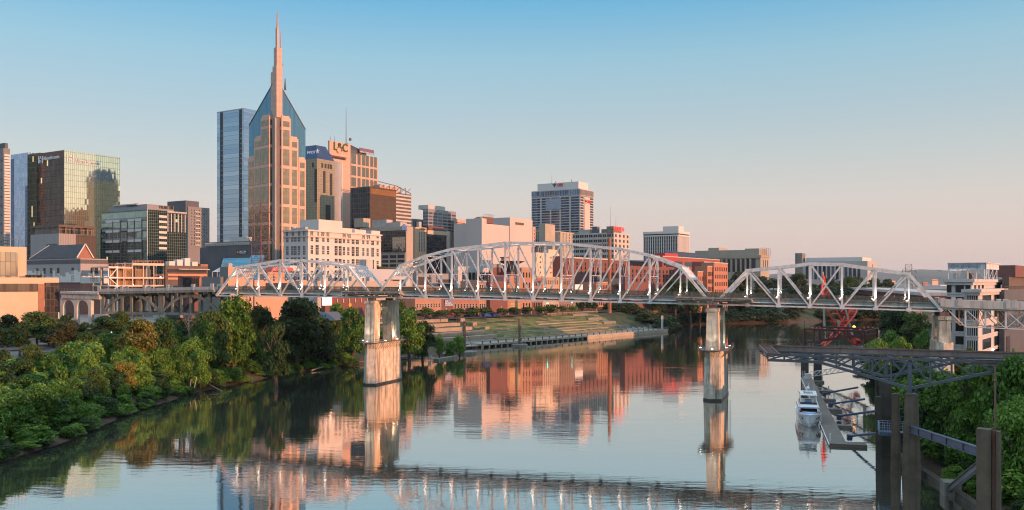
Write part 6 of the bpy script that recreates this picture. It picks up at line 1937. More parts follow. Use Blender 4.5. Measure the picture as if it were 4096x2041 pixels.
# guide masts on round footings
for (u, vb, vt, Y, r, lab) in ((1858, 1421, 1293, 368, 5.2, 'brown mooring mast with stay cables on a big round footing, nearer of two'), (2078, 1386, 1275, 410, 3.8, 'brown mooring mast with stay cables on a smaller round footing, farther along the quay')):
    c = at(u, vb, Y); c.z = 0
    root = thing('mooring_mast', lab, 'mast', (c.x, c.y, 0))
    m = MB(); m.lathe(c + V(0, 0, -1), [(r, 0), (r, 1.9), (r * .96, 2.1)], 20); m.build('round_footing', OLDCONC, root)
    ht = zat(vt, Y); m = MB(); m.tube(c + V(0, 0, 1.1), c + V(0, 0, ht), .62, .55, 10); m.build('mast', plain('mast_brown', (.17, .095, .075), .8, .2), root)
    for sx, sy in ((-1, .2), (.9, -.3), (.1, .9)):
        m = MB(); m.tube(c + V(0, 0, ht - 1.5), c + V(sx * r * .85, sy * r * .85, 1.1), .09, .09, 5); m.build('stay_cable', MATS['mast_brown'], root)
# curved floating timber kerb beside the left pier
m = MB(); pts = [at(1758, 1417, 366), at(1822, 1430, 350), at(1744, 1446, 333)]
for p in pts: p.z = .35
m.beam(pts[0], pts[1], 2.2, .9); m.beam(pts[1], pts[2], 2.2, .9); tag(m.build('floating_kerb', OLDCONC), 'low bent concrete kerb floating beside the left bank near the round footing', 'kerb')
for u, v in ((1716, 1440), (1723, 1440), (1732, 1446)):
    p_ = at(u, v, 336); p_.z = .2; m = MB(); m.tube(p_, p_ + V(0, 0, 2.0 if u < 1730 else 1.2), .28, .28, 8); tag(m.build('white_stake', WHITE), 'short white stake standing in the water beside the muddy left bank', 'stake', 'white stakes by the bank')
m = MB(); a_, b_ = V(-66, 304, .7), V(-36, 352, .7); m.beam(a_, b_, 2.4, .9); tag(m.build('shore_ledge', plain('ledge_stone', (.2, .165, .12), .9, .3)), 'low stone ledge along the water behind the left pier', 'ledge')

# terrace steps, grass and seating walls
def park(t_, d_, dz=0.0):
    'point on the park slope: t_ metres along the quay, d_ metres inland'
    p = DA + dd_ * t_ + dn_ * d_
    return V(p.x, p.y, gz(p.x, p.y) + dz)
GRASS = plain('lawn_grass', (.105, .125, .034), .95, .45, .16)
DRY = plain('dry_grass', (.21, .15, .08), .95, .35, .2)
STEP = plain('sand_step', (.36, .27, .195), .9, .18, .3, streak=.2)
m = MB()
K = 46; J = 26
for i in range(K):
    for j in range(J):
        t0, t1 = 22 + (118) * i / K, 22 + 118 * (i + 1) / K
        d0, d1 = 9.5 + 25.5 * j / J, 9.5 + 25.5 * (j + 1) / J
        wv = lambda t_, d_: .22 + .22 * math.sin(d_ * 1.25 + .6 * math.sin(t_ * .09))
        m.smooth = True
        m.m = 1 if (j < 8 + 3 * math.sin(i * .35) and j % 3 == 0) or math.sin(i * .6 + j * .9) > .8 else 0
        m.poly([park(t0, d0, wv(t0, d0)), park(t1, d0, wv(t1, d0)), park(t1, d1, wv(t1, d1)), park(t0, d1, wv(t0, d1))])
lawn = m.build('lawn', [GRASS, DRY]); tag(lawn, kind='structure')
for q in range(6):
    d_ = 11 + q * 3.1; t0, t1 = 66 + q * 1.5, 138 - q * 2.0
    m = MB()
    pa, pb = park(t0, d_, 0), park(t1, d_, 0); pb.z = pa.z = max(pa.z, pb.z) + .15
    m.box(pa - V(0, 0, .9), pb - pa, dn_ * .8, 1.2); tag(m.build('stone_step', STEP), 'long low stone step across the grassy riverfront slope', 'step', 'stone steps on the riverfront slope')
for q in range(5):
    t0, t1 = -40 + q * 0.5, 12 + q * 3.2; d_ = 33 - q * 5.2
    pa, pb = DA + dd_ * t0 + dn_ * d_, DA + dd_ * t1 + dn_ * d_
    z0 = 12.0 - q * 1.9
    m = MB(); m.box(V(pa.x, pa.y, z0 - 3), pb - pa, dn_ * (5.2 if q else 3), 3.0)
    w_ = m.build('seating_terrace', STEP); tag(w_, ['tan stone seating terrace, topmost of the five, below the avenue trees', 'tan stone seating terrace, second from the top of the five', 'tan stone seating terrace in the middle of the five', 'tan stone seating terrace, second from the bottom of the five', 'tan stone seating terrace, lowest of the five above the bushes'][q], 'terrace')
for q in range(3):
    p_ = park(20 + q * 3.2, 32 - q * 5.4, .2); m = MB(); m.box(p_ - V(0, 0, 1), dd_ * 3.0, dn_ * 2.0, 2.6)
    tag(m.build('stone_plinth', STEP), ['square stone plinth at the top of the lawn edge', 'square stone plinth halfway down the lawn edge', 'square stone plinth at the foot of the lawn edge'][q], 'plinth')
for q in range(4):
    p_ = park(128 + q * 5, 31 - q * 6, .1); m = MB(); m.box(p_ - V(0, 0, 2) - dd_ * (14 - q * 2.2), dd_ * (15 - q), dn_ * 3.0, 3.4)
    tag(m.build('stone_bastion', plain('grey_stone', (.25, .22, .17), .9, .2, .3, streak=.4)), ['grey stone wall block at the top right of the lawn', 'grey stone wall block, second down beside the green slope', 'grey stone wall block, third down beside the green slope', 'lowest grey stone wall block beside the green slope'][q], 'wall')
m = MB(); pa, pb = park(96, 36, .2), park(150, 38, .2); m.box(V(pa.x, pa.y, pa.z - 3), V(pb.x - pa.x, pb.y - pa.y, 0), dn_ * .8, 4.0); tag(m.build('street_wall', MATS['grey_stone']), 'long grey retaining wall below the timber sheds', 'wall')
m = MB(); pa, pb = DA + dn_ * 35 - dd_ * 45, DA + dn_ * 35 + dd_ * 170
m.poly([V(pa.x, pa.y, 11.62), V(pb.x, pb.y, 11.9), V(pb.x + dn_.x * 10, pb.y + dn_.y * 10, 11.95), V(pa.x + dn_.x * 10, pa.y + dn_.y * 10, 11.65)]); tag(m.build('road', ASPHALT), kind='structure')
# vehicles along the avenue
def car(name, label, t_, d_, col, kind='car', group=None):
    p = DA + dd_ * t_ + dn_ * d_; p.z = 11.72
    root = thing(name, label, 'car' if kind == 'car' else 'van', tuple(p), group)
    L_, H_, Wd = (4.5, 1.45, 1.8) if kind == 'car' else (5.6, 2.3, 2.0)
    prof = [(0, .35), (0, .8), (.9, .95), (1.6, H_), (3.4, H_), (4.2, .95), (L_, .85), (L_, .35)] if kind == 'car' else [(0, .4), (0, 2.1), (.2, H_), (4.2, H_), (4.9, 1.3), (L_, 1.15), (L_, .4)]
    m = MB(); m.prism([p + dd_ * x + V(0, 0, z) for x, z in prof], dn_ * Wd); body = m.build('body', plain('paint_' + '_'.join(str(int(c * 99)) for c in col), col, .35, .05, .3), root)
    m = MB()
    gx = [(1.1, .98), (1.7, H_ - .08), (3.3, H_ - .08), (3.95, .98)] if kind == 'car' else [(3.3, 1.3), (3.3, 2.1), (4.2, 2.1), (4.7, 1.3)]
    for s_ in (-.02, Wd - .0): m.prism([p + dd_ * x + V(0, 0, z) + dn_ * s_ for x, z in gx], dn_ * .02)
    m.build('side_glass', WIN, root)
    for x in (.85, L_ - .85):
        for s_ in (0, Wd - .2):
            m = MB(); c = p + dd_ * x + dn_ * s_ + V(0, 0, .33); m.tube(c, c + dn_ * .2, .33, .33, 10); m.build('wheel', SIGND, root)
car('parked_car', 'black car parked on the avenue above the terraces', 4, 37, (.02, .02, .022))
car('parked_car', 'dark grey car parked beside the red canopies', 10.5, 37, (.07, .07, .075))
car('parked_van', 'blue van parked among the street trees above the lawn', 44, 37.5, (.03, .07, .25), 'van')
car('parked_van', 'dark blue van parked right behind the blue van', 51, 37.5, (.02, .04, .13), 'van')
for (t_, n_, lab) in ((-34, 9, 'long red market canopy under the street trees left of the cars'), (21, 4, 'small red canopy between the parked cars and the blue van')):
    p = DA + dd_ * t_ + dn_ * 38; p.z = 11.7; root = thing('market_canopy', lab, 'canopy', tuple(p))
    m = MB(); m.prism([p + V(0, 0, 2.1), p + dn_ * 3 + V(0, 0, 2.1), p + dn_ * 1.5 + V(0, 0, 3.1)], dd_ * n_); m.build('canopy_roof', plain('canopy_red', (.6, .05, .035), .7, .1), root)
    for x in (0, n_ / 2, n_):
        for y in (0, 3): m = MB(); m.beam(p + dd_ * x + dn_ * y, p + dd_ * x + dn_ * y + V(0, 0, 2.1), .1, .1); m.build('leg', DFRAME, root)
# street lamps along the avenue
proto = None
for q in range(9):
    p = DA + dd_ * (-30 + q * 21) + dn_ * 34.2; p.z = 11.2
    if proto is None:
        proto = thing('street_lamp', 'thin dark street lamp standing along the riverfront avenue among the small trees', 'street lamp', tuple(p), 'street lamps on the avenue')
        m = MB(); m.tube(p, p + V(0, 0, 5.4), .1, .07, 6); m.build('post', DFRAME, proto)
        m = MB(); m.lathe(p + V(0, 0, 5.4), [(.1, 0), (.26, .15), (.22, .5), (.05, .62)], 8); m.build('lantern', WHITE, proto)
    else:
        c = copy_tree(proto); c.location = p
m = MB(); p = at(2288, 1255, 520); p.z = 11.5; m.tube(p, p + V(0, 0, 9), .12, .1, 6); sig = m.build('traffic_signal', DFRAME)
tag(sig, 'traffic signal with a green light above the small street trees', 'traffic signal')
q_ = at(2190, 1214, 510); m = MB(); m.tube(q_ + V(0, 0, -3), q_ + V(0, 0, 1), .1, .1, 6); s2 = m.build('traffic_signal', DFRAME); tag(s2, 'second traffic signal with a bright green light just under the bridge', 'traffic signal')
m = MB(); m.lathe(q_ + V(0, -.2, -.2), [(.1, 0), (.36, .2), (.36, .5), (.1, .7)], 8); m.build('green_light', emit('green_glow', (.05, .9, .75), 6), s2)
m = MB(); m.lathe(p + V(0, -.2, 6.2), [(.1, 0), (.3, .2), (.3, .5), (.1, .7)], 8); m.build('green_light', MATS['green_glow'], sig)
person('person', tuple(park(132, 9.5, .35)), R(40), (.03, .03, .04), (.02, .02, .03), 'person in dark clothes sitting on the right end of the riverfront steps', True)
pq = DA + dd_ * 16 + dn_ * 27.5
person('person', (pq.x, pq.y, 12.0 - 1.9 + .02), R(30), (.05, .02, .02), (.02, .02, .03), 'person in dark clothes sitting on the tan seating terrace', True)
person('person', (pq.x + 1.0, pq.y + 1.0, 12.0 - 1.9 + .02), R(20), (.12, .03, .03), (.03, .02, .02), 'second sitter in a reddish top on the tan seating terrace', True)
# ---------------------------------------------------------------- right bank
GD = V(.91, -.41, 0)
GN0, GF0 = V(61.6, 135.5, 0), V(64.9, 152, 0)
gan = thing('steel_gantry', 'blue grey double truss gantry with brown girders reaching over the water', 'gantry', tuple(GN0))
ZTN, ZTF = 18.05, 17.4
def gp(o, t, z): p = o + GD * t; return V(p.x, p.y, z)
def gbot(t):
    a = abs(t)
    return 13.6 + (17.2 - 13.6) * min(1, a / 13.5)
BRG = plain('brown_girder', (.26, .185, .16), .7, .25, .4, streak=.4)
tl = [-21.4 + 2.675 * k for k in range(9)] + [2.9 * k for k in range(1, 8)]
for o in (GN0, GF0):
    ZT = ZTN if o is GN0 else ZTF
    bit('top_chord', gan, lambda m: m.beam(gp(o, tl[0], ZT), gp(o, 21, ZT), .5, .24), STEEL)
    bit('bottom_chord', gan, lambda m: [m.beam(gp(o, a, gbot(a)), gp(o, c, gbot(c)), .5, .42) for a, c in zip(tl[:-1], tl[1:])], STEEL)
    for i, t_ in enumerate(tl):
        w_ = .62 if i == 8 else .28
        bit('vertical_post', gan, lambda m: m.beam(gp(o, t_, gbot(t_) + .12), gp(o, t_, ZT - .1), w_, .3, V(-GD.y, GD.x, 0)), STEEL)
    for i, (a, c) in enumerate(zip(tl[:-1], tl[1:])):
        if i < 8: p_, q_ = gp(o, a, gbot(a)), gp(o, c, ZT)
        else: p_, q_ = gp(o, a, ZT), gp(o, c, gbot(c))
        bit('diagonal', gan, lambda m: m.beam(p_, q_, .3, .26), STEEL)
        mid_ = (p_ + q_) / 2
        bit('sub_diagonal', gan, lambda m: m.beam(gp(o, a, ZT - .1) if i < 8 else gp(o, c, ZT - .1), mid_, .14, .14), STEEL)
    def girder(m):
        z0 = 17.53
        t0, t1 = (-21.4, 60) if o is GF0 else (9, 50)
        m.beam(gp(o, t0, z0 + .44), gp(o, t1, z0 + .44), .12, .8)
        m.beam(gp(o, t0, z0 + .88), gp(o, t1, z0 + .88), .5, .08); m.beam(gp(o, t0, z0 + .03), gp(o, t1, z0 + .03), .44, .06)
        n_ = int((t1 - t0) / 1.35)
        for q in range(n_): m.beam(gp(o, t0 + 1.35 * q, z0 + .07), gp(o, t0 + 1.35 * q, z0 + .84), .34, .1, V(-GD.y, GD.x, 0))
    bit('plate_girder', gan, girder, BRG)
    bit('rail', gan, lambda m: m.beam(gp(o, -21.3, 18.24 if o is GN0 else 18.52), gp(o, 8.8 if o is GN0 else 45, 18.24 if o is GN0 else 18.52), .14, .12), RUST)
for i in (0, 2, 4, 6, 8, 10, 12, 14):
    a, c = gp(GN0, tl[i], ZTN - .4), gp(GF0, tl[i], ZTF - .2)
    bit('cross_beam', gan, lambda m: m.beam(a, c, .2, .25), STEEL)
    if i < 14:
        a2, c2 = gp(GN0, tl[i + 2], ZTN - .6), gp(GF0, tl[i + 2], ZTF - .3)
        bit('cross_brace', gan, lambda m: (m.beam(a, c2, .12, .12), m.beam(c, a2, .12, .12)), STEEL)
def slats(m):
    a, c = gp(GN0, -21.4, 18.1), gp(GF0, -21.4, 18.3)
    a2, c2 = gp(GN0, -19.4, 18.1), gp(GF0, -19.4, 18.3)
    for q in range(14): m.beam(a.lerp(c, q / 14), a2.lerp(c2, q / 14), .5, .1)
    m.beam(a, c, .2, .5); m.beam(a2, c2, .2, .3)
bit('end_platform', gan, slats, RUST)
bit('end_post', gan, lambda m: [m.beam(gp(GF0, -15.5, 18.4), gp(GF0, -14.6, 20.0), .12, .12), m.beam(gp(GF0, -14.0, 18.4), gp(GF0, -14.6, 20.0), .12, .12)], RUST)

def column(name, label, c, w0, w1, d0, d1, z0, z1, rot, mat, parent=None):
    a = V(math.cos(rot), math.sin(rot), 0); bvec = V(-a.y, a.x, 0)
    m = MB(); c = V(c[0], c[1], 0)
    lo = [c + a * (sx * w0 / 2) + bvec * (sy * d0 / 2) + V(0, 0, z0) for sx, sy in ((-1, -1), (1, -1), (1, 1), (-1, 1))]
    hi = [c + a * (sx * w1 / 2) + bvec * (sy * d1 / 2) + V(0, 0, z1) for sx, sy in ((-1, -1), (1, -1), (1, 1), (-1, 1))]
    m.hexa(lo, hi)
    o = m.build(name, mat)
    tag(o, label, 'pillar')
    return o
gp1 = column('gantry_pillar', 'weathered grey concrete pillar under the middle of the near gantry truss, battered at its foot', (61.8, 135.4), 2.8, 1.9, 2.0, 1.35, -1, 12.6, R(-24), WOODPILE)
column('gantry_pillar', 'slimmer grey concrete shaft close behind the battered gantry pillar', (60.7, 138.4), 1.6, 1.1, 1.3, 1.0, -1, 12.4, R(-24), WOODPILE)
m = MB(); m.beam(V(61.6, 135.5, 12.61), V(61.6, 135.5, 13.5), .5, .6); m.box(V(60.9, 134.8, 12.61), V(1.4, -.3, 0), V(.3, 1.2, 0), .25); m.build('bearing', STEEL, gan)
far_p = plain('dark_pillar', (.075, .065, .05), .9, .35, .4, streak=.6)
column('gantry_pillar', 'thick dark brown pillar under the far gantry truss, standing in the water', (65.0, 152.4), 2.2, 2.0, 2.0, 1.9, -1, 13.2, R(-24), far_p)
column('gantry_pillar', 'thin dark post hugging the left side of the thick dark pillar', (62.9, 150.2), .9, .8, 1.1, 1, -1, 10.4, R(-24), far_p)
fp = column('concrete_post', 'square concrete post with a rusty streak, cut by the bottom photo edge', (54.0, 100), 1.5, 1.45, 1.3, 1.25, -2, 13.3, R(-38), WOODPILE)
m = MB(); a_ = V(math.cos(R(-38)), math.sin(R(-38)), 0); b_ = V(-a_.y, a_.x, 0)
o_ = V(54.0, 100, 0) + a_ * .76 - b_ * .1
m.box(V(o_.x, o_.y, -2), a_ * .5, b_ * .5, 15.2); m.build('rusty_beam', plain('rust_streak', (.16, .06, .03), .9, .35, .5, streak=.5, dirt=(.3, .25, .2)), fp)
m = MB(); m.box(V(54.0, 100, -2) + a_ * 1.28 - b_ * .6, a_ * .35, b_ * 1.1, 15.15); m.build('side_slab', WOODPILE, fp)
m = MB(); p_ = V(55.1, 99.8, 13.3); m.tube(p_, p_ + V(0, 0, 7.2), .12, .1, 8); m.lathe(p_ + V(0, 0, 5.4), [(.13, 0), (.2, .1), (.13, .25)], 8); pst = m.build('rusty_pole', RUST); tag(pst, 'thin rusty pole rising from the top of the foreground concrete post', 'pole')
# blue access girder, platform and strut
blue = plain('blue_steel', (.065, .095, .15), .5, .2, .5, streak=.3)
acc = thing('access_girder', 'blue steel walkway girder sloping from a railed platform on the pillars to the foreground post', 'walkway', (61, 136, 7))
A_, B_ = V(61.9, 136.9, 7.2), V(54.4, 101, 10.3)
bit('girder', acc, lambda m: (m.beam(A_, B_, .16, .95), m.beam(A_ + V(0, 0, .5), B_ + V(0, 0, .5), .6, .1), m.beam(A_ - V(0, 0, .5), B_ - V(0, 0, .5), .6, .1), [m.beam(A_.lerp(B_, q / 5) - V(.2, 0, .5), A_.lerp(B_, q / 5) - V(.2, 0, -.5), .12, .2) for q in range(1, 5)]), blue)
pf = [V(58.6, 139.5, 5.6), V(62.8, 138, 5.6), V(63.4, 140.2, 5.6), V(59.3, 141.8, 5.6)]
bit('platform', acc, lambda m: m.hexa(pf, [p + V(0, 0, .55) for p in pf]), blue)
def prail(m):
    for i in range(4):
        a, c = pf[i], pf[(i + 1) % 4]
        for q in range(6): p = a.lerp(c, q / 6) + V(0, 0, .55); m.beam(p, p + V(0, 0, 1.5), .06, .06)
        for z_ in (1.25, 2.05): m.beam(a + V(0, 0, z_), c + V(0, 0, z_), .07, .07)
bit('railing', acc, prail, plain('pale_blue_rail', (.25, .33, .44), .5, .1))
bit('platform_bracket', acc, lambda m: (m.beam(V(61.2, 138.6, 5.2), V(62.4, 135.2, 5.0), .2, .35), m.beam(V(61.4, 137.2, 5.2), V(61.9, 135.9, 7.6), .14, .14)), blue)
stt = thing('slanted_strut', 'blue grey steel strut rising from a concrete block to the foreground post', 'strut', (62, 124, .5))
bit('strut_beam', stt, lambda m: (m.beam(V(61.4, 122.6, 1.1), V(54.2, 101.2, 9.0), .2, .8), m.beam(V(61.4, 122.6, 1.5), V(54.2, 101.2, 9.4), .55, .1), m.beam(V(61.4, 122.6, .7), V(54.2, 101.2, 8.6), .55, .1)), STEEL)
bit('footing', stt, lambda m: m.box(V(60.7, 122.8, -.5), V(2.2, -.5, 0), V(.6, 2.6, 0), 2.4), OLDCONC)
# sea wall
sw = [V(67.4, 157, 0), V(66.0, 151, 0), V(61.0, 115, 0), V(61.6, 88, 0), V(62, 40, 0)]
m = MB()
for a, c in zip(sw[:-1], sw[1:]):
    dv = (c - a).normalized(); nn = V(-dv.y, dv.x, 0)
    m.hexa([a + V(0, 0, -2), c + V(0, 0, -2), c + nn * .9 + V(0, 0, -2), a + nn * .9 + V(0, 0, -2)], [a + V(0, 0, .75), c + V(0, 0, .75), c + nn * .9 + V(0, 0, .75), a + nn * .9 + V(0, 0, .75)])
sea = m.build('sea_wall', plain('wet_wall', (.10, .085, .065), .8, .35, .4, streak=.5)); tag(sea, 'low stained concrete wall along the right water edge with a rusty rail', 'wall')
m = MB()
for a, c in zip(sw[1:-1], sw[2:]): m.beam(a + V(.4, 0, 1.1), c + V(.4, 0, 1.1), .07, .07)
for q in range(8): p_ = sw[1].lerp(sw[2], q / 8) + V(.4, 0, .75); m.beam(p_, p_ + V(0, 0, .38), .07, .07)
m.build('rail', RUST, sea)

# floating dock -----------------------------------------------------
dk = thing('floating_dock', 'long grey floating dock with short finger piers running along the right bank', 'dock', (70, 200, 0))
DF, DN = V(90.0, 272, 0), V(58.1, 160, 0)
dv = (DF - DN).normalized(); dr = V(dv.y, -dv.x, 0)
DKM = plain('dock_boards', (.17, .145, .12), .9, .22, .5)
m = MB(); m.box(DN + V(0, 0, -.2), dr * 3.0, dv * (DF - DN).length, .75); m.build('walkway', DKM, dk)
m = MB(); m.beam(DN + V(0, 0, .3) - dr * .1, DF + V(0, 0, .3) - dr * .1, .18, .3); m.build('edge_trim', WHITE_PAINT, dk)
m = MB(); m.box(DN + V(0, 0, -.2) + dr * 3.01, dr * 3.4, dv * 3.0, .74); m.build('end_finger', DKM, dk)
fing = [22, 46, 64, 82, 106]
for f_ in fing:
    m = MB(); m.box(DN + dv * f_ + dr * 3.01 + V(0, 0, -.2), dr * 3.0, dv * 1.8, .74); m.build('finger_pier', DKM, dk)
pr_ = None
for f_, sd in ((3, .3), (21, 5.8), (30, .3), (47, 5.8), (65, 5.6), (83, 5.6), (108, .4), (108, 5.6)):
    p_ = DN + dv * f_ + dr * sd + V(0, 0, .56); m = MB(); m.tube(p_, p_ + V(0, 0, 1.15), .16, .16, 8); m.lathe(p_ + V(0, 0, 1.15), [(.2, 0), (.14, .12), (.02, .2)], 8); m.build('pedestal', WHITE_PAINT, dk)
for (u0, v0, u1, v1) in ((3297, 1574, 3432, 1550), (3322, 1617, 3458, 1597), (3356, 1665, 3505, 1644), (3398, 1745, 3515, 1733)):
    a = at(u0, v0, 29 * F / (v0 - HZ)); c = at(u1, v1, 26.5 * F / (v1 - HZ))
    m = MB(); m.tube(a, c, .24, .24, 8); m.box(a + V(-.4, -.4, -.8), V(.8, 0, 0), V(0, .8, 0), 1.1); tag(m.build('mooring_boom', plain('boom_blue', (.04, .08, .15), .5, .2)), 'dark blue pipe boom holding the floating dock off the right bank', 'boom', 'booms holding the floating dock')
gw = thing('gangway', 'white truss gangway sloping from the far end of the floating dock up to the bank', 'gangway', (92, 270, 1))
G0, G1 = V(92.6, 269.5, 1.0), V(101.5, 249, 5.6)
gd = (G1 - G0); gn = V(gd.y, -gd.x, 0).normalized()
bit('deck', gw, lambda m: m.beam(G0, G1, 1.6, .18), DKM)
for sgn_ in (-.8, .8):
    def side(m):
        a, c = G0 + gn * sgn_, G1 + gn * sgn_
        m.beam(a, c, .14, .16); m.beam(a + V(0, 0, 1.5), c + V(0, 0, 1.5), .12, .12)
        for q in range(11):
            p, r_ = a.lerp(c, q / 10), a.lerp(c, min(1, (q + 1) / 10)); m.beam(p, p + V(0, 0, 1.5), .08, .08); m.beam(p, r_ + V(0, 0, 1.5), .08, .08)
    bit('side_truss', gw, side)
bit('landing_gate', gw, lambda m: (m.box(V(89.2, 266, .56), V(2, .4, 0), V(.3, 1.4, 0), 1.6), m.beam(V(89, 268.4, .56), V(89, 268.4, 3), .1, .1), m.beam(V(89.9, 268.5, .56), V(89.9, 268.5, 3), .1, .1), [m.beam(V(89, 268.4, .9 + .4 * q), V(89.9, 268.5, .9 + .4 * q), .08, .08) for q in range(5)]))

# motor yacht -------------------------------------------------------
yb = V(61.5, 180.6, 0)
yv, yr = V(.275, .961, 0), V(.961, -.275, 0)
yacht = thing('motor_yacht', 'white motor yacht with a flying bridge moored bow forward beside the floating dock', 'yacht', tuple(yb))
GEL = plain('gelcoat_white', (.74, .74, .75), .18, .03, .3); BLK = plain('tinted_glass', (.012, .013, .016), .06, .2); PADB = plain('blue_cushion', (.28, .42, .62), .8, .08)
def yp(s, x, z): p = yb + yv * s + yr * x; return V(p.x, p.y, z)
st = [(0.0, .12, 2.55, .02, .6), (.35, .95, 2.55, .1, .1), (.9, 1.5, 2.5, .35, -.3), (1.8, 1.95, 2.42, .8, -.5), (3.2, 2.25, 2.3, 1.35, -.6), (6, 2.42, 2.1, 1.95, -.6), (10, 2.42, 1.95, 2.1, -.6), (16, 2.3, 1.9, 2.1, -.5)]
m = MB()
secs = []
for s_, hw, zs_, wl_, zk in st:
    secs.append([yp(s_, -hw, zs_), yp(s_, -(hw * .45 + wl_ * .55), .9), yp(s_, -wl_, .05), yp(s_, 0, zk), yp(s_, wl_, .05), yp(s_, hw * .45 + wl_ * .55, .9), yp(s_, hw, zs_)])
m.smooth = True
for A, B in zip(secs[:-1], secs[1:]):
    for i in range(6): m.poly([A[i], B[i], B[i + 1], A[i + 1]])
m.smooth = False
m.poly(secs[-1]); m.poly(secs[0][::-1])
for A, B in zip(secs[:-1], secs[1:]): m.poly([A[0] - V(0, 0, .28), A[6] - V(0, 0, .28), B[6] - V(0, 0, .28), B[0] - V(0, 0, .28)])
hull = m.build('hull', GEL, yacht)
for sd in (-1, 1):
    m = MB()
    def hp(s, z):
        for (s0, h0, z0, w0, _), (s1, h1, z1, w1, _) in zip(st[:-1], st[1:]):
            if s0 <= s <= s1:
                k = (s - s0) / (s1 - s0); hw, zs_, wl_ = h0 + (h1 - h0) * k, z0 + (z1 - z0) * k, w0 + (w1 - w0) * k
                wm = hw * .45 + wl_ * .55; f_ = (z - .9) / (zs_ - .9); return yp(s, sd * (wm + (hw - wm) * f_ + .03), z)
    pts = [hp(.95, 1.95), hp(1.9, 2.0), hp(3.1, 1.95), hp(3.1, 1.55), hp(2.0, 1.35), hp(1.2, 1.5)]
    m.poly(pts if sd > 0 else pts[::-1]); m.build('hull_window', BLK, hull)
    m = MB(); pts = [hp(4.2, 1.75), hp(8.5, 1.65), hp(8.3, 1.2), hp(4.4, 1.3)]; m.poly(pts if sd > 0 else pts[::-1]); m.build('hull_window', BLK, hull)
m = MB()
for A, B in zip(secs[:-1], secs[1:]):
    for i in (0, 6): m.beam(A[i] + V(0, 0, .06), B[i] + V(0, 0, .06), .2, .14)
m.build('gunwale', GEL, hull)
m = MB()
for A, B in zip(secs[:4], secs[1:5]):
    for i in (0, 6):
        for z_ in (.45, .75): m.beam(A[i] + V(0, 0, z_), B[i] + V(0, 0, z_), .035, .035)
        m.beam(B[i], B[i] + V(0, 0, .75), .035, .035)
m.build('bow_rail', plain('chrome', (.5, .5, .52), .25, .05, metal=.9), yacht)
def slab(name, s0, s1, w0, w1, z0, z1, mat, i0=0.0):
    m = MB(); lo = [yp(s0, -w0, z0), yp(s0, w0, z0), yp(s1, w1, z0), yp(s1, -w1, z0)]; hi = [yp(s0 + i0, -w0 * .94, z1), yp(s0 + i0, w0 * .94, z1), yp(s1, w1 * .96, z1), yp(s1, -w1 * .96, z1)]
    m.hexa(lo, hi); return m.build(name, mat, yacht)
slab('foredeck', 1.5, 4.3, 1.1, 1.7, 2.1, 2.55, GEL, .4); slab('sun_pad', 1.9, 4.0, .95, 1.35, 2.56, 2.72, PADB, .1)
slab('saloon_glass', 4.3, 11.5, 1.75, 1.85, 2.0, 3.35, BLK, .9)
slab('saloon_base', 4.15, 11.6, 1.78, 1.9, 1.9, 2.5, GEL, .15)
slab('flybridge_deck', 4.4, 13.5, 2.2, 2.3, 3.36, 3.72, GEL, -.4); slab('flybridge_wing', 4.3, 12, 1.8, 2.0, 3.72, 4.15, GEL, .35)
slab('flybridge_screen', 4.75, 12, 1.68, 1.8, 4.15, 4.6, plain('navy_screen', (.015, .025, .05), .15, .2), .15)
slab('helm_seat', 6.2, 7.4, .7, .7, 4.2, 5.0, PADB)
for x in (-1.5, 1.5):
    for s_ in (5.6, 10.6): m = MB(); m.beam(yp(s_, x * 1.08, 4.55), yp(s_ + .6, x, 6.0), .13, .16); m.build('hardtop_pillar', GEL, yacht)
m = MB(); m.hexa([yp(5.55, -1.35, 4.6), yp(5.55, 1.35, 4.6), yp(5.6, 1.35, 4.6), yp(5.6, -1.35, 4.6)], [yp(6.1, -1.3, 5.95), yp(6.1, 1.3, 5.95), yp(6.15, 1.3, 5.95), yp(6.15, -1.3, 5.95)])
m.build('windscreen_frame', plain('clear_screen', (.35, .38, .40), .1, .05, metal=.6), yacht) if False else None
slab('hardtop', 5.3, 11.4, 1.75, 1.85, 6.0, 6.32, GEL, .25); slab('sunroof', 6.3, 9.4, .95, .95, 6.33, 6.37, BLK)
m = MB(); m.lathe(yp(8.6, 0, 6.33), [(.45, 0), (.3, .3), (.26, .55), (.38, .6), (.42, .85), (.3, 1.1), (.08, 1.25)], 12); m.tube(yp(8.9, .2, 7.0), yp(8.9, .2, 8.2), .06, .04, 6); m.build('radar_mast', GEL, yacht)
for x in (-1.5, 1.3): m = MB(); m.tube(yp(9.6, x, 6.3), yp(9.9, x * 1.03, 8.6), .03, .015, 5); m.build('aerial', GEL, yacht)
for s_, sd in ((1.2, 1), (1.7, 1), (5, 1), (8, 1)):
    p_ = hp(s_, 1.0) if False else yp(s_, 2.05 if s_ < 2 else 2.5, .35); m = MB(); m.lathe(p_, [(.06, 0), (.2, .12), (.2, .62), (.06, .74)], 8); m.build('fender', WHITE_PAINT, yacht)
m = MB(); m.beam(yp(-.03, 0, .75), yp(-.05, 0, 2.5), .07, .1); m.build('bow_roller', plain('chrome', (.5, .5, .52)), hull)

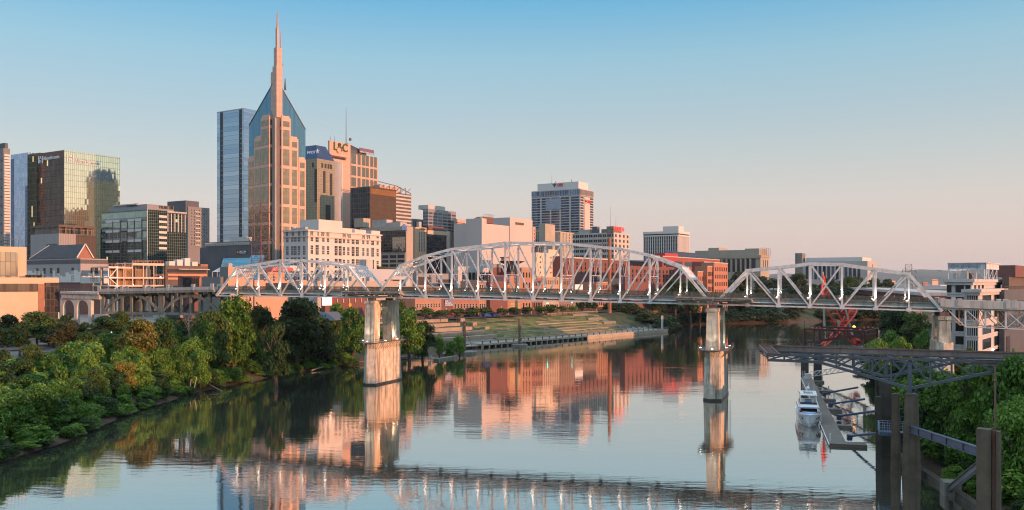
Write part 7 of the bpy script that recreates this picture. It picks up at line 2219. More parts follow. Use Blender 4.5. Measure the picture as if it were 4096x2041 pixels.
# red coaster-like sculpture ---------------------------------------
RED = plain('red_sculpture_paint', (.75, .06, .035), .55, .15, .4)
def zz(x, y, Y=300): return at(3180 + x / 3.47, 1060 + y / 3.47, Y)
sc = thing('red_steel_sculpture', 'bright red twisted coaster track sculpture with pale poles, seen through and below the right truss', 'sculpture', tuple(zz(400, 1150)))
def track(name, L_, R_, YL, YR, rungs=3, r=.27):
    def cr(pts, Y):
        out = []
        P_ = [zz(x, y, Y0) for (x, y), Y0 in zip(pts, Y)]
        for i in range(len(P_) - 1):
            p0, p1, p2, p3 = P_[max(0, i - 1)], P_[i], P_[i + 1], P_[min(len(P_) - 1, i + 2)]
            for k in range(4):
                t_ = k / 4
                out.append(.5 * ((2 * p1) + (p2 - p0) * t_ + (2 * p0 - 5 * p1 + 4 * p2 - p3) * t_ ** 2 + (3 * p1 - p0 - 3 * p2 + p3) * t_ ** 3))
        out.append(P_[-1]); return out
    A, B = cr(L_, YL), cr(R_, YR)
    m = MB(); m.path(A, r, 6); a_ = m.build('rail', RED, sc)
    m = MB(); m.path(B, r, 6); m.build('rail', RED, sc)
    m = MB()
    n = int(len(A) * rungs / 4)
    for q in range(n):
        i = min(len(A) - 1, int(q * len(A) / n)); m.tube(A[i], B[i], r * .7, r * .7, 6)
    m.build('rungs', RED, sc)
track('track', [(372, 420), (400, 520), (432, 610), (520, 765), (600, 890), (700, 1000), (790, 1090), (868, 1118)], [(428, 300), (490, 460), (556, 600), (640, 750), (722, 885), (790, 970), (838, 1020), (908, 1062)], [296, 297, 298, 300, 302, 303, 304, 304], [304, 304, 304, 304, 304, 303, 303, 302], 1.6)
track('track', [(372, 420), (362, 400), (375, 300), (392, 215), (393, 150)], [(470, 420), (450, 380), (428, 300), (412, 220), (396, 150)], [296, 296, 297, 299, 300], [305, 305, 304, 302, 300], 8, .3)
track('track', [(350, 1118), (440, 1030), (545, 925), (640, 800), (716, 690), (800, 625)], [(396, 1142), (500, 1055), (610, 950), (745, 800), (830, 700), (868, 610)], [292, 294, 298, 303, 306, 308], [292, 294, 297, 300, 303, 306], 5, .25)
track('track', [(636, 655), (690, 600), (700, 560)], [(735, 722), (750, 640), (770, 560)], [303, 304, 305], [303, 304, 306], 8, .3)
m = MB(); pts = [zz(868, 1118, 303), zz(905, 1085, 303), zz(912, 1030, 302), zz(880, 1035, 302), zz(845, 1060, 302), zz(830, 1025, 302)]
m.prism(pts, V(0, 2.2, 0)); m.build('hook_plate', RED, sc)
m = MB(); m.prism([zz(395, 1215, 290), zz(450, 1195, 290), zz(465, 1225, 290), zz(420, 1240, 290)], V(0, 2, 0)); m.prism([zz(375, 1290, 282), zz(440, 1255, 282), zz(440, 1330, 282), zz(380, 1330, 282)], V(0, 2, 0)); m.build('base_plate', RED, sc)
POLE = plain('pale_pole', (.45, .38, .32), .6, .15)
for p0, p1, Y0 in (((383, 95), (420, 1150), 302), ((690, 580), (800, 985), 303)):
    m = MB(); m.tube(zz(*p1, Y0), zz(*p0, Y0), .42, .3, 8); m.build('support_pole', POLE, sc)
m = MB(); m.lathe(zz(605, 870, 301), [(.2, 0), (.5, 1.6), (.6, 2.4)], 10); m.build('pale_cone', POLE, sc)
for (x, y) in ((560, 890), (620, 900), (700, 860), (735, 905)):
    m = MB(); c = zz(x, y, 302); m.lathe(c - V(0, 0, .6), [(.2, 0), (.6, .3), (.6, .7), (.2, 1.0)], 8); m.build('hub', RED, sc)

# dark red truss frame over the water --------------------------------
drf = thing('dark_red_truss_frame', 'dark red rusted double truss frame standing over the water below the red sculpture', 'frame', tuple(zz(130, 1130, 272)))
def dtruss(x0, yt0, yb0, x1, yt1, yb1, Y0, Y1, n):
    a0, b0, a1, b1 = zz(x0, yt0, Y0), zz(x0, yb0, Y0), zz(x1, yt1, Y1), zz(x1, yb1, Y1)
    bit('top_chord', drf, lambda m: m.beam(a0, a1, .5, .55), DARKRED); bit('bottom_chord', drf, lambda m: m.beam(b0, b1, .5, .5), DARKRED)
    for q in range(n + 1): bit('vertical_post', drf, lambda m: m.beam(a0.lerp(a1, q / n), b0.lerp(b1, q / n), .5 if q in (0, n) else .3, .4), DARKRED)
    for q in range(n): bit('diagonal', drf, lambda m: m.beam(a0.lerp(a1, q / n), b0.lerp(b1, (q + 1) / n), .18, .18), DARKRED)
    return a0, b0, a1, b1
n1 = dtruss(130, 892, 1080, 965, 925, 985, 272, 262, 6); n2 = dtruss(340, 862, 1045, 1135, 888, 945, 286, 277, 6)
for a, c in ((n1[0], n2[0]), (n1[2], n2[2]), (n1[1], n2[1]), (n1[3], n2[3])): bit('cross_beam', drf, lambda m: m.beam(a, c, .4, .4), DARKRED)
for p, zb_ in ((n1[0], 10.6), (n1[2], 6.5), (n2[2], 7.0)): bit('leg', drf, lambda m: m.beam(V(p.x, p.y, zb_), p, .62, .62), DARKRED)
for p in (n1[0], n2[2]): bit('corner_pole', drf, lambda m: m.beam(p, p + V(0, 0, 2.6), .12, .12), DARKRED)
for (x, y, Y0) in ((245, 880, 271), (300, 880, 271), (350, 880, 280), (905, 900, 265), (960, 868, 268), (1018, 865, 279), (1080, 872, 279)):
    m = MB(); c = zz(x, y, Y0); m.lathe(c - V(0, 0, .5), [(.15, 0), (.33, .2), (.33, .6), (.15, .75)], 8); m.build('lamp_drum', RED, drf)
m = MB(); c = zz(820, 862, 281); m.lathe(c - V(0, 0, .4), [(.2, 0), (.45, .2), (.45, .6), (.2, .8)], 8); m.build('amber_lamp', emit('amber_glow', (1, .35, .05), 5), drf)
column('frame_pillar', 'square brown pillar in the water carrying the left end of the dark red frame', (zz(130, 1130, 272).x + .3, 272.5), 2.3, 2.2, 2.3, 2.2, -1, 10.6, R(-20), far_p)
column('frame_pillar', 'second brown pillar in the water at the far end of the floating dock', (zz(330, 1080, 282).x, 283), 2.6, 2.4, 2.6, 2.4, -1, 10, R(-20), far_p)

# riverfront building ----------------------------------------------
b = Bld('riverfront_building', 'white five storey corner building with deep cornices beneath a big rooftop sign', 3886, 3787, 4003, 1116, 242, zb=7.5, phi=38)
RWB = plain('riverfront_white', (.52, .49, .475), .8, .07, .2, streak=.2)
b.block('wall', RWB, parapet=.4)
w2 = Bld('', '', 3913, 3862, 4018, 1157, 234, zb=7.5, phi=38, root=b.root)
w2.block('wing', RWB, parapet=.3)
for k in (b, w2):
    k.block('cornice', RWB, z0=k.zt - .9, z1=k.zt - .05, a=(-.9, k.w[0] + .9), b=(-.9, k.w[1] + .9)); k.block('cornice', RWB, z0=k.zt - 1.7, z1=k.zt - .92, a=(-.45, k.w[0] + .45), b=(-.45, k.w[1] + .45))
for z_ in (12.7, 16.4, 20.0, 23.6, 27.2):
    xa, xb = b.along(0, 3855), b.along(0, 3822); b.panel('window', 0, xa, xb, z_, z_ + 2.3, BLK, .05)
    for u in (3792, 3801, 3867, 3876): x = b.along(0, u); b.panel('window', 0, x - .32, x + .32, z_, z_ + 2.3, BLK, .05)
    for q in range(3): x = b.w[1] * (.08 + .12 * q); b.panel('window', 1, x, x + b.w[1] * .06, z_, z_ + 2.3, BLK, .05)
    for f in (0, 1): b.panel('sill_course', f, 0, b.w[f], z_ - .5, z_ - .3, RWB, .14)
for z_, h_ in ((8.2, 2.4), (11.6, 2.8), (15.7, 2.3), (20.0, 2.5), (24.4, 2.4)):
    for q in range(2):
        x = w2.w[1] * (.14 + .42 * q); w2.panel('window', 1, x, x + w2.w[1] * .30, z_, z_ + h_, BLK, .05)
        for e_ in (x - .12, x + w2.w[1] * .30): w2.panel('window_frame', 1, e_, e_ + .12, z_, z_ + h_, RWB, .15)
    for q in range(5):
        x = w2.w[0] * (.08 + .17 * q); w2.panel('window', 0, x, x + w2.w[0] * .09, z_, z_ + h_, BLK, .05)
    for f in (0, 1): w2.panel('sill_course', f, 0, w2.w[f], z_ - .5, z_ - .3, RWB, .14)
ld = MB(); p_ = w2.p(1, w2.w[1] * .49, 10.6, .3); ld.lathe(p_, [(.05, 0), (.22, .1), (.22, .4), (.05, .5)], 8); ld.build('wall_lamp', LAMP, b.root)
sg = Bld('', '', 3945, 3791, 3996, 1051, 243, phi=38, root=b.root)
SB = plain('sign_weathered', (.60, .62, .65), .7, .12, .4, streak=.3)
zs0, zs1 = zat(1077, 243), zat(1053, 243)
sgt = thing('rooftop_sign', 'large pale two sided sign with blue lettering on a steel rooftop scaffold', 'sign', tuple(sg.p(0, 0, b.zt)))
for f in (0, 1):
    m = MB(); m.box(sg.p(f, 0, zs0), sg.e[f] * sg.w[f], -sg.n[f] * .35, zs1 - zs0); m.build('sign_board', SB, sgt)
    m = MB(); m.beam(sg.p(f, 0, zs1 + .1), sg.p(f, sg.w[f], zs1 + .1), .8, .2); m.build('top_trim', WHITE, sgt)
BL = plain('sign_blue_letters', (.12, .18, .32), .6, .15)
L_ = sg.w[0]; hh = zs1 - zs0
for tx, a, c, bo in (('NASHVILLE', .025, .385, False), ('RIVER', .39, .635, True), ('FRONT', .64, .865, False)):
    text_mesh(tx, sg.p(0, L_ * (1 - a), zs0 + hh * .22), -sg.e[0], Z, sg.n[0], L_ * (c - a), hh * .56, .06, BL, 'sign_lettering', sgt, bo)
def scaf(m):
    zr = b.zt - .35
    for f, n_ in ((0, 4), (1, 3)):
        for q in range(n_ + 1):
            p_ = sg.p(f, sg.w[f] * q / n_ * .98 + .1, 0, -.5); m.beam(V(p_.x, p_.y, zr), V(p_.x, p_.y, zs0), .14, .14)
            if q < n_: p2 = sg.p(f, sg.w[f] * (q + 1) / n_ * .98, 0, -.5); m.beam(V(p_.x, p_.y, zr), V(p2.x, p2.y, zs0), .09, .09)
    m.beam(sg.p(0, 3, zr, -5), sg.p(0, 1, zs0, -.5), .12, .12); m.beam(sg.p(0, 8, zr, -5), sg.p(0, 6, zs0, -.5), .12, .12)
bit('scaffold', sgt, scaf, WS)
b.block('roof_plant', HVAC, z0=b.zt - .4, z1=b.zt + 2.2, a=(1.5, 3), b=(2.5, 4.5)); b.block('roof_plant', HVAC, z0=b.zt - .4, z1=b.zt + 1.6, a=(4, 5), b=(1.5, 3)); b.block('roof_plant', BROWN, z0=b.zt - .4, z1=b.zt + 1.7, a=(.8, 2), b=(5, 8))
b = Bld('brown_brick_block', 'dark brown stepped brick block cut by the right photo edge beside the white corner building', 4036, 4008, 4230, 1108, 268, zb=7, phi=38)
b.block('wall', BROWN, b=(0, b.w[1])); b.block('upper_block', DBRICK, z0=b.zt, z1=zat(1062, 275), a=(-1, 6), b=(5, b.w[1]))
b2 = Bld('', '', 4018, 3995, 4230, 1160, 256, zb=7, phi=38, root=b.root)
b2.block('dark_wing', DGREY); b2.panel('loading_door', 1, 3, 9, 8, 14, SIGND, .1); b2.panel('dark_strip', 1, 1, b2.w[1], 16, 20, BLK, .1)
m = MB(); m.beam(b2.p(1, 0, b2.zt + 1.0), b2.p(1, b2.w[1], b2.zt + 1.0), .08, .08); [m.beam(b2.p(1, q * 1.5, b2.zt), b2.p(1, q * 1.5, b2.zt + 1), .06, .06) for q in range(int(b2.w[1] / 1.5))]; m.build('roof_railing', DFRAME, b.root)

# highway bridge, hills, far town ------------------------------------
hwy = thing('highway_bridge', 'distant highway bridge with dark red girders crossing behind the right truss', 'bridge', (300, 700, 10))
pts = [V(330, 1150, 25.5), V(343, 875, 25.0), V(308, 700, 24.8), V(249, 500, 24.6), V(225, 420, 24.5)]
def seg(m, z0, z1, w):
    for a, c in zip(pts[:-1], pts[1:]):
        n_ = V(-(c - a).y, (c - a).x, 0).normalized() * w
        lo = [a + V(0, 0, z0), c + V(0, 0, z0), c - n_ + V(0, 0, z0), a - n_ + V(0, 0, z0)]
        m.hexa(lo, [p + V(0, 0, z1 - z0) for p in lo])
bit('girder', hwy, lambda m: seg(m, -4.6, -1.0, 24), plain('maroon_girder', (.14, .05, .055), .7, .2))
bit('deck', hwy, lambda m: seg(m, -1.0, .6, 26), PALE)
for k in range(3):
    p_ = pts[k + 1]; bit('pier', hwy, lambda m: m.box(V(p_.x + 4, p_.y, -2), V(18, 4, 0), V(-1, 4, 0), p_.z - 2.6), OLDCONC)
rr_ = random.Random(4)
HILL = plain('wooded_hills', (.035, .055, .03), .95, .3, .004)
me_v, me_f = [], []
for ring, (Y0, base_h, amp) in enumerate(((7500, 60, 75), (10000, 110, 90), (13000, 135, 110))):
    n_ = 160; rows = 5
    off = len(me_v)
    for i in range(n_ + 1):
        th = R(-80) + R(160) * i / n_
        hgt = base_h + amp * (.5 * math.sin(th * 9 + ring * 2) + .35 * math.sin(th * 23 + ring) + .2 * math.sin(th * 57 + 1.3 * ring) + .1 * math.sin(th * 131))
        if th < R(20): hgt *= .72
        for j in range(rows):
            d_ = Y0 + (j - 2) * 600; k_ = (1, .75, .0)[abs(j - 2)]
            me_v.append((d_ * math.sin(th), d_ * math.cos(th), 14 + max(3, hgt) * k_ - (8 if k_ == 0 else 0)))
    for i in range(n_):
        for j in range(rows - 1):
            a = off + i * rows + j; me_f.append((a, a + rows, a + rows + 1, a + 1))
me = bpy.data.meshes.new('hills'); me.from_pydata(me_v, [], me_f); me.materials.append(HILL); me.polygons.foreach_set('use_smooth', [True] * len(me_f))
hl = bpy.data.objects.new('hills', me); COL.objects.link(hl); tag(hl, kind='structure')
for i, (u, w_, v, Y0, mt, lab) in enumerate(((3571, 22, 1123, 1900, SALMON, 'small far salmon block left of the last truss post, below the hills'), (3700, 26, 1128, 2300, BRICK, 'far low brick block below the hills, left of the pale flat hall'), (3738, 30, 1118, 2600, SALMON, 'far pinkish apartment block standing below the ridge'), (3775, 46, 1141, 1700, WHITE, 'far long white flat hall below the hills beside the white corner building'), (3790, 24, 1128, 2200, BRICK, 'far red brick hall just left of the white corner building'), (3545, 16, 1133, 1700, PALE, 'far small pale house among trees left of the salmon block'), (3668, 18, 1130, 2500, PALE, 'far tiny pale block midway below the ridge'))):
    k = Bld('far_block', lab, u - w_ * .3, u - w_ * .5, u + w_ * .5, v, Y0, zb=10); k.block('wall', mt, b=(0, k.w[1])); k.panel('window_band', 1, 1, k.w[1] - 1, k.zt - 4, k.zt - 2.5, SIGND, .1)
m = MB(); p_ = at(3763, 1085, 150); m.poly([p_, p_ + V(-.5, .2, .3), p_ + V(-.15, .1, -.02)]); m.poly([p_, p_ + V(.1, .1, -.02), p_ + V(.5, .2, .28)]); m.prism([p_ + V(-.06, -.1, -.03), p_ + V(.06, -.1, -.03), p_ + V(0, .3, 0)], V(0, 0, .07)); tag(m.build('bird', SIGND), 'tiny dark bird flying left of the rooftop sign', 'bird')

# unseen stadium added on the right bank, sized and placed to shade the banks
stad = thing('stadium', 'large grey sports stadium bowl on the right bank added unseen for its shade', 'stadium', (330, -70, 8))
def ring(r0, r1, z0, z1, k0=0, k1=40, n_=40):
    m = MB(); c_ = V(330, -70, 0)
    for i in range(k0, k1):
        a, e = 2 * math.pi * i / n_, 2 * math.pi * (i + 1) / n_
        P_ = lambda r_, t_, z_: c_ + V(r_ * .78 * math.cos(t_), r_ * .82 * math.sin(t_), z_)
        m.hexa([P_(r0, a, z0), P_(r1, a, z0), P_(r1, e, z0), P_(r0, e, z0)], [P_(r0, a, z1), P_(r1, a, z1 + 2), P_(r1, e, z1 + 2), P_(r0, e, z1)])
    return m
ring(96, 126, 8, 22).build('lower_stand', CONC, stad)
ring(112, 136, 22.1, 34).build('middle_stand', PALE, stad)
ring(124, 146, 34.1, 53).build('upper_stand', GREY, stad)
annex = thing('added_shade_block', 'long grey block added unseen on the right bank for its shade', 'building', (215, 185, 8))  # unseen block added to keep low sun off the right bank
m = MB(); m.box(V(200, 165, 7), V(60, 20, 0), V(-12, 36, 0), 12); m.build('wall', GREY, annex)
for q in range(3): m = MB(); m.box(V(199.9, 165.1, 9.5 + q * 3) + V(-.3, .9, 0), V(.3, .1, 0), V(-11, 33, 0), 1.6); m.build('window_band', WINB, annex)
# ---------------------------------------------------------------- plants
def crown_mesh(name, n, leaf, lobes, seed, mat, dome=False, hang=0.0):
    'unit crown: radius about 1, z 0..2, made of many leaf clumps on irregular lobes'
    r = np.random.default_rng(seed)
    L = []
    for i in range(lobes):
        a = r.uniform(0, 2 * np.pi); k = r.uniform(0, 1) ** .6
        z = r.uniform(.25, 1.62) if not dome else r.uniform(.15, 1.45)
        prof = np.sqrt(max(.05, 1 - ((z - .85) / 1.05) ** 2)) if not dome else np.sqrt(max(.05, 1 - (z / 1.9) ** 2))
        rad = r.uniform(.22, .46)
        L.append((k * (prof - rad * .7) * np.cos(a), k * (prof - rad * .7) * np.sin(a), z, rad))
    L.append((0, 0, 1.55 if not dome else 1.4, .42)); L.append((0, 0, .9, .55))
    L = np.array(L)
    w = L[:, 3] ** 2; w /= w.sum()
    pick = r.choice(len(L), n, p=w)
    d = r.normal(size=(n, 3)); d /= np.linalg.norm(d, axis=1)[:, None]
    d[:, 2] = np.where(d[:, 2] < -.35, -d[:, 2] * .6, d[:, 2])
    rr = L[pick, 3] * (1.0 - .42 * r.random(n) ** 1.6 + .14 * (r.random(n) < .15) * r.random(n))
    c = L[pick, :3] + d * rr[:, None] * np.array([1, 1, .85])
    c[:, 2] -= hang * r.random(n) * .4
    # each clump: a rhombus leaning mostly outwards and up
    nrm = d + r.normal(scale=.55, size=(n, 3)) + np.array([0, 0, .35]); nrm /= np.linalg.norm(nrm, axis=1)[:, None]
    t = np.cross(nrm, r.normal(size=(n, 3))); t /= np.linalg.norm(t, axis=1)[:, None]
    b = np.cross(nrm, t)
    s = leaf * r.uniform(.6, 1.35, n)[:, None]
    q = np.stack([c - t * s, c + b * s * .55 + nrm * s * .1, c + t * s, c - b * s * .55 + nrm * s * .1], 1).reshape(-1, 3)
    f = np.arange(4 * n).reshape(-1, 4)
    me = bpy.data.meshes.new(name)
    me.vertices.add(4 * n); me.loops.add(4 * n); me.polygons.add(n)
    me.vertices.foreach_set('co', q.ravel()); me.loops.foreach_set('vertex_index', f.ravel().astype(np.int32))
    me.polygons.foreach_set('loop_start', np.arange(0, 4 * n, 4, dtype=np.int32))
    me.update(calc_edges=True)
    me.materials.append(mat)
    return me

def trunk_mesh(seed, mat):
    'unit trunk: height 1, limbs spreading near the top'
    r = random.Random(seed); m = MB()
    p = V(0, 0, 0); q = V(r.uniform(-.05, .05), r.uniform(-.05, .05), .5)
    m.tube(p - V(0, 0, .12), q, .045, .03, 7)
    for i in range(5):
        a = 2 * math.pi * i / 5 + r.random(); e = q + V(.26 * math.cos(a), .26 * math.sin(a), r.uniform(.22, .42))
        m.tube(q, e, .022, .008, 5)
        m.tube(q.lerp(e, .6), e + V(r.uniform(-.1, .1), r.uniform(-.1, .1), .1), .01, .004, 4)
    m.tube(q, q + V(0, 0, .4), .026, .008, 5)
    me = bpy.data.meshes.new('trunk'); me.from_pydata([tuple(v) for v in m.v], [], m.f); me.materials.append(mat); me.update()
    return me
G1 = leafmat('leaf_green', (.012, .046, .004), (.056, .142, .010), (.16, .26, .030))
G2 = leafmat('leaf_dark', (.008, .024, .005), (.022, .055, .009), (.055, .095, .018))
G3 = leafmat('leaf_gold', (.045, .055, .008), (.14, .135, .018), (.30, .25, .04))
G4 = leafmat('leaf_brown', (.028, .034, .008), (.065, .065, .016), (.12, .095, .025))
G5 = leafmat('leaf_bright', (.018, .068, .006), (.082, .19, .016), (.22, .33, .05))
G6 = leafmat('leaf_hill', (.012, .028, .008), (.035, .058, .016), (.08, .095, .028))
G7 = leafmat('leaf_olive_green', (.018, .046, .007), (.052, .098, .014), (.12, .155, .028))
BARK = plain('bark', (.10, .075, .055), .95, .3, 1.0); PBARK = plain('pale_bark', (.42, .27, .19), .9, .15, 1.0)
CR = {}
for nm, mt in (('green', G1), ('dark', G2), ('gold', G3), ('brown', G4), ('bright', G5), ('olive', G7)):
    CR[nm] = [crown_mesh('crown', 8500, .062, 30, 11 * k + len(nm), mt) for k in range(2)]
CR['bush'] = [crown_mesh('foliage', 5600, .080, 24, 60 + k, G1, True, .3) for k in range(3)]
CR['bushb'] = [crown_mesh('foliage', 5600, .078, 24, 70 + k, G5, True, .2) for k in range(2)]
CR['bushd'] = [crown_mesh('foliage', 5200, .082, 24, 80 + k, G2, True, .3) for k in range(2)]
CR['hill'] = [crown_mesh('crown', 1500, .14, 18, 90 + k, G6) for k in range(3)]
CR['hillbush'] = [crown_mesh('foliage', 1300, .15, 16, 95 + k, G6, True, .2) for k in range(2)]
CR['street'] = [crown_mesh('crown', 1300, .13, 14, 99 + k, G7 if k else G1) for k in range(2)]
TR = [trunk_mesh(s, BARK) for s in (1, 2, 3)] + [trunk_mesh(4, PBARK)]
RP = random.Random(21)
def plant(name, label, x, y, top, wid, kind, group=None, cat='tree', low=.25, zg=None, pale=False):
    'crown `wid` wide whose top stands at height `top`'
    g = gz(x, y) if zg is None else zg
    g = max(g, .2)
    root = bpy.data.objects.new(name, None); root.empty_display_size = .5; root.location = (x, y, g); COL.objects.link(root); W[root] = V(x, y, g)
    tag(root, label, cat, group)
    H = max(1.5, top - g)
    me = RP.choice(CR[kind])
    c = bpy.data.objects.new('crown' if 'ush' not in kind else 'foliage', me)
    cb = H * low
    c.location = (0, 0, cb); c.rotation_euler = (0, 0, RP.uniform(0, 6.28))
    c.scale = (wid / 2, wid / 2 * RP.uniform(.85, 1.15), (H - cb) / 1.9)
    COL.objects.link(c); setparent(c, root)
    t_ = bpy.data.objects.new('trunk', TR[3] if pale else RP.choice(TR[:3])); t_.scale = (H * .8, H * .8, H * .85); t_.rotation_euler = (0, 0, RP.uniform(0, 6.28)); COL.objects.link(t_); setparent(t_, root)
    return root
def pt(name, label, u, vt, Y, wpx, kind, **k):
    if u < 1100 and 'leaning' not in label:
        Y1 = Y
        while river((u - 2048) / F * Y1, Y1)[0][0] < 9: Y1 += 3
        wpx *= (Y / Y1) ** .5; Y = Y1
    if u > 3690 and Y < 170:
        while river((u - 2048) / F * Y, Y)[0][0] < 5.5: Y += 2
    p = at(u, vt, Y); return plant(name, label, p.x, Y, p.z, wpx * Y / F, kind, **k)

# trees one can tell apart on the left bank
for a in (
    ('round_tree', 'dark green tree at the left photo edge in front of the limestone hall', 30, 1256, 262, 130, 'dark'),
    ('broad_tree', 'broad olive brown tree in front of the glass corner of the limestone hall', 150, 1243, 255, 170, 'olive'),
    ('round_tree', 'round dark tree standing before the broad olive one, beside the fenced path', 78, 1288, 235, 112, 'dark'),
    ('small_tree', 'small dark tree in front of the twin arched ramp support', 272, 1252, 288, 84, 'dark'),
    ('round_tree', 'brownish round tree just right of the fenced lawn', 258, 1284, 245, 128, 'brown'),
    ('round_tree', 'big dark green tree below the left concrete arch', 432, 1262, 268, 155, 'dark'),
    ('small_tree', 'brown tipped tree peeking up between the two concrete arches', 477, 1246, 284, 84, 'olive'),
    ('golden_tree', 'large golden tree with a pale trunk in the middle of the left bank', 548, 1270, 236, 185, 'gold'),
    ('broad_tree', 'green tree hugging the right side of the golden tree', 640, 1276, 250, 135, 'olive'),
    ('slender_tree', 'slender yellow green tree left of the golden tree', 350, 1322, 226, 96, 'olive'),
    ('feathery_tree', 'feathery olive tree in front of the white sign by the path', 130, 1372, 205, 92, 'olive'),
    ('domed_bush', 'smooth dome shaped green bush covered in vines on the left bank', 235, 1440, 184, 118, 'bush'),
    ('pale_tree', 'pale tipped tree right of the dome shaped bush', 348, 1396, 205, 122, 'bright'),
    ('yellow_bush', 'yellowing bush below the golden tree', 492, 1442, 200, 112, 'gold'),
    ('pale_tree', 'pale yellow green tree in the front middle of the left bank thicket', 292, 1506, 170, 140, 'bright'),
    ('pale_tree', 'pale green tree cut by the left photo edge close to the water', 5, 1580, 148, 150, 'bright'),
    ('tall_tree', 'tall tree at the top of the clump just under the left end of the truss', 935, 1186, 272, 190, 'green'),
    ('tall_tree', 'tall olive tree on the left shoulder of the clump under the truss', 850, 1236, 258, 170, 'olive'),
    ('tall_tree', 'tall brownish green tree on the right shoulder of the clump under the truss', 1030, 1225, 266, 150, 'olive'),
    ('vine_tree', 'bright vine covered tree with leaning pale trunks at the water edge', 800, 1392, 243, 100, 'bright'),
    ('vine_tree', 'narrow vine covered tree left of the leaning pale trunks', 720, 1380, 240, 84, 'green'),
    ('drooping_tree', 'drooping green tree above the bank between the golden tree and the bare branches', 640, 1390, 222, 150, 'green'),
    ('reddish_tree', 'tree with a reddish brown patch beside the dark wood', 1065, 1310, 262, 90, 'olive'),
    ('dark_tree', 'huge dark tree filling the space under the left truss', 1185, 1184, 298, 270, 'dark'),
    ('dark_tree', 'dark tree left of the grey pavilion roof under the bridge', 1290, 1262, 306, 120, 'dark'),
    ('green_tree', 'mid green tree immediately left of the arched pier', 1410, 1226, 318, 130, 'green'),
    ('low_tree', 'low tree in front of the glowing billboard', 1350, 1210, 336, 110, 'green'),
    ('green_tree', 'mid green tree immediately right of the arched pier', 1640, 1240, 328, 130, 'green'),
    ('dark_tree', 'darker tree right of the arched pier beside the seating terraces', 1690, 1282, 336, 110, 'dark'),
    ('small_tree', 'small tree above the arched pier catwalk, before the brick storefronts', 1606, 1202, 352, 90, 'olive'),
    ('pointed_bush', 'bright pointed bush left of the nearer mooring mast', 1758, 1333, 354, 46, 'bright'),
    ('pointed_bush', 'bright broad bush directly beside the nearer mooring mast', 1838, 1338, 354, 62, 'bright'),
    ('round_bush', 'low green bush between the two bright bushes', 1800, 1362, 350, 56, 'bush'),
): pt(*a, pale=(a[0] == 'golden_tree'), low=(.02 if a[3] > 1295 or a[2] > 560 else .16))
for i in range(24):
    u = 690 + 420 * (i + RP.random()) / 24; Y0 = RP.uniform(248, 288)
    vt = np.interp(u, [690, 760, 850, 930, 1030, 1110], [1335, 1268, 1216, 1190, 1204, 1245]) + RP.uniform(4, 110)
    pt('clump_tree', 'leafy tree in the tall dense clump below the left end of the truss', u, vt, Y0, RP.uniform(85, 140), RP.choice(['green', 'green', 'olive', 'bright', 'dark']), group='trees of the tall clump', low=.02)
for i in range(34):
    u = RP.uniform(-10, 700); Y0 = RP.uniform(160, 235)
    vt = np.interp(Y0, [160, 235], [1545, 1375]) + RP.uniform(0, 70)
    pt('bank_tree', 'leafy young tree standing among the bushes of the left river bank', u, vt, Y0, RP.uniform(80, 130), RP.choice(['green', 'green', 'bright', 'olive']), group='young trees of the left bank', low=.04)
# leaning pale trunks and bare branches
m = MB()
for p0, p1, r_ in ((V(-87, 236, .8), V(-86.9, 237, 3.8), .18), (V(-86, 236.5, .8), V(-85.6, 237.5, 4.4), .2)): m.tube(p0, p1, r_, r_ * .5, 8)
lt = m.build('leaning_trunk', PBARK); tag(lt, 'pair of pale leaning tree trunks rising from the muddy bank', 'tree trunk')
m = MB(); p0 = at(755, 1440, 262); p0.z = gz(p0.x, 262)
def grow(p, d, L_, r_, dep):
    q = p + d * L_; m.tube(p, q, r_, r_ * .6, 6)
    if dep == 0: return
    for k in range(2 if dep < 3 else 3):
        nd = (d + V(RP.uniform(-.5, .5), RP.uniform(-.5, .5), RP.uniform(-.05, .3))).normalized(); grow(q, nd, L_ * .68, r_ * .6, dep - 1)
grow(p0, V(.05, 0, 1), 6.2, .24, 4)
tag(m.build('bare_tree', PBARK), 'leafless tree with pinkish bare branches above the left bank', 'bare tree')
for i, (u0, v0, u1, v1, r_, lab) in enumerate(((800, 1538, 891, 1559, .26, 'long pale fallen log sloping down the mud to the water on the left bank'), (1245, 1478, 1320, 1462, .25, 'short grey driftwood log below the dark wood on the left bank'), (1660, 1420, 1700, 1432, .2, 'dark driftwood log on the mud right of the arched pier'))):
    Y0 = 29.2 * F / (v0 - HZ); a_ = at(u0, v0, Y0); Y1 = 29.2 * F / (v1 - HZ); c_ = at(u1, v1, Y1); a_.z = max(.4, gz(a_.x, a_.y) + .3); c_.z = max(.25, gz(c_.x, c_.y) + .2)
    m = MB(); m.tube(a_, c_, r_, r_ * .6, 8); m.tube(a_.lerp(c_, .4), a_.lerp(c_, .5) + V(.2, .3, 1.2), r_ * .4, r_ * .15, 5); tag(m.build('fallen_log', plain('driftwood', (.26, .19, .13), .9, .3, .8)), lab, 'log')
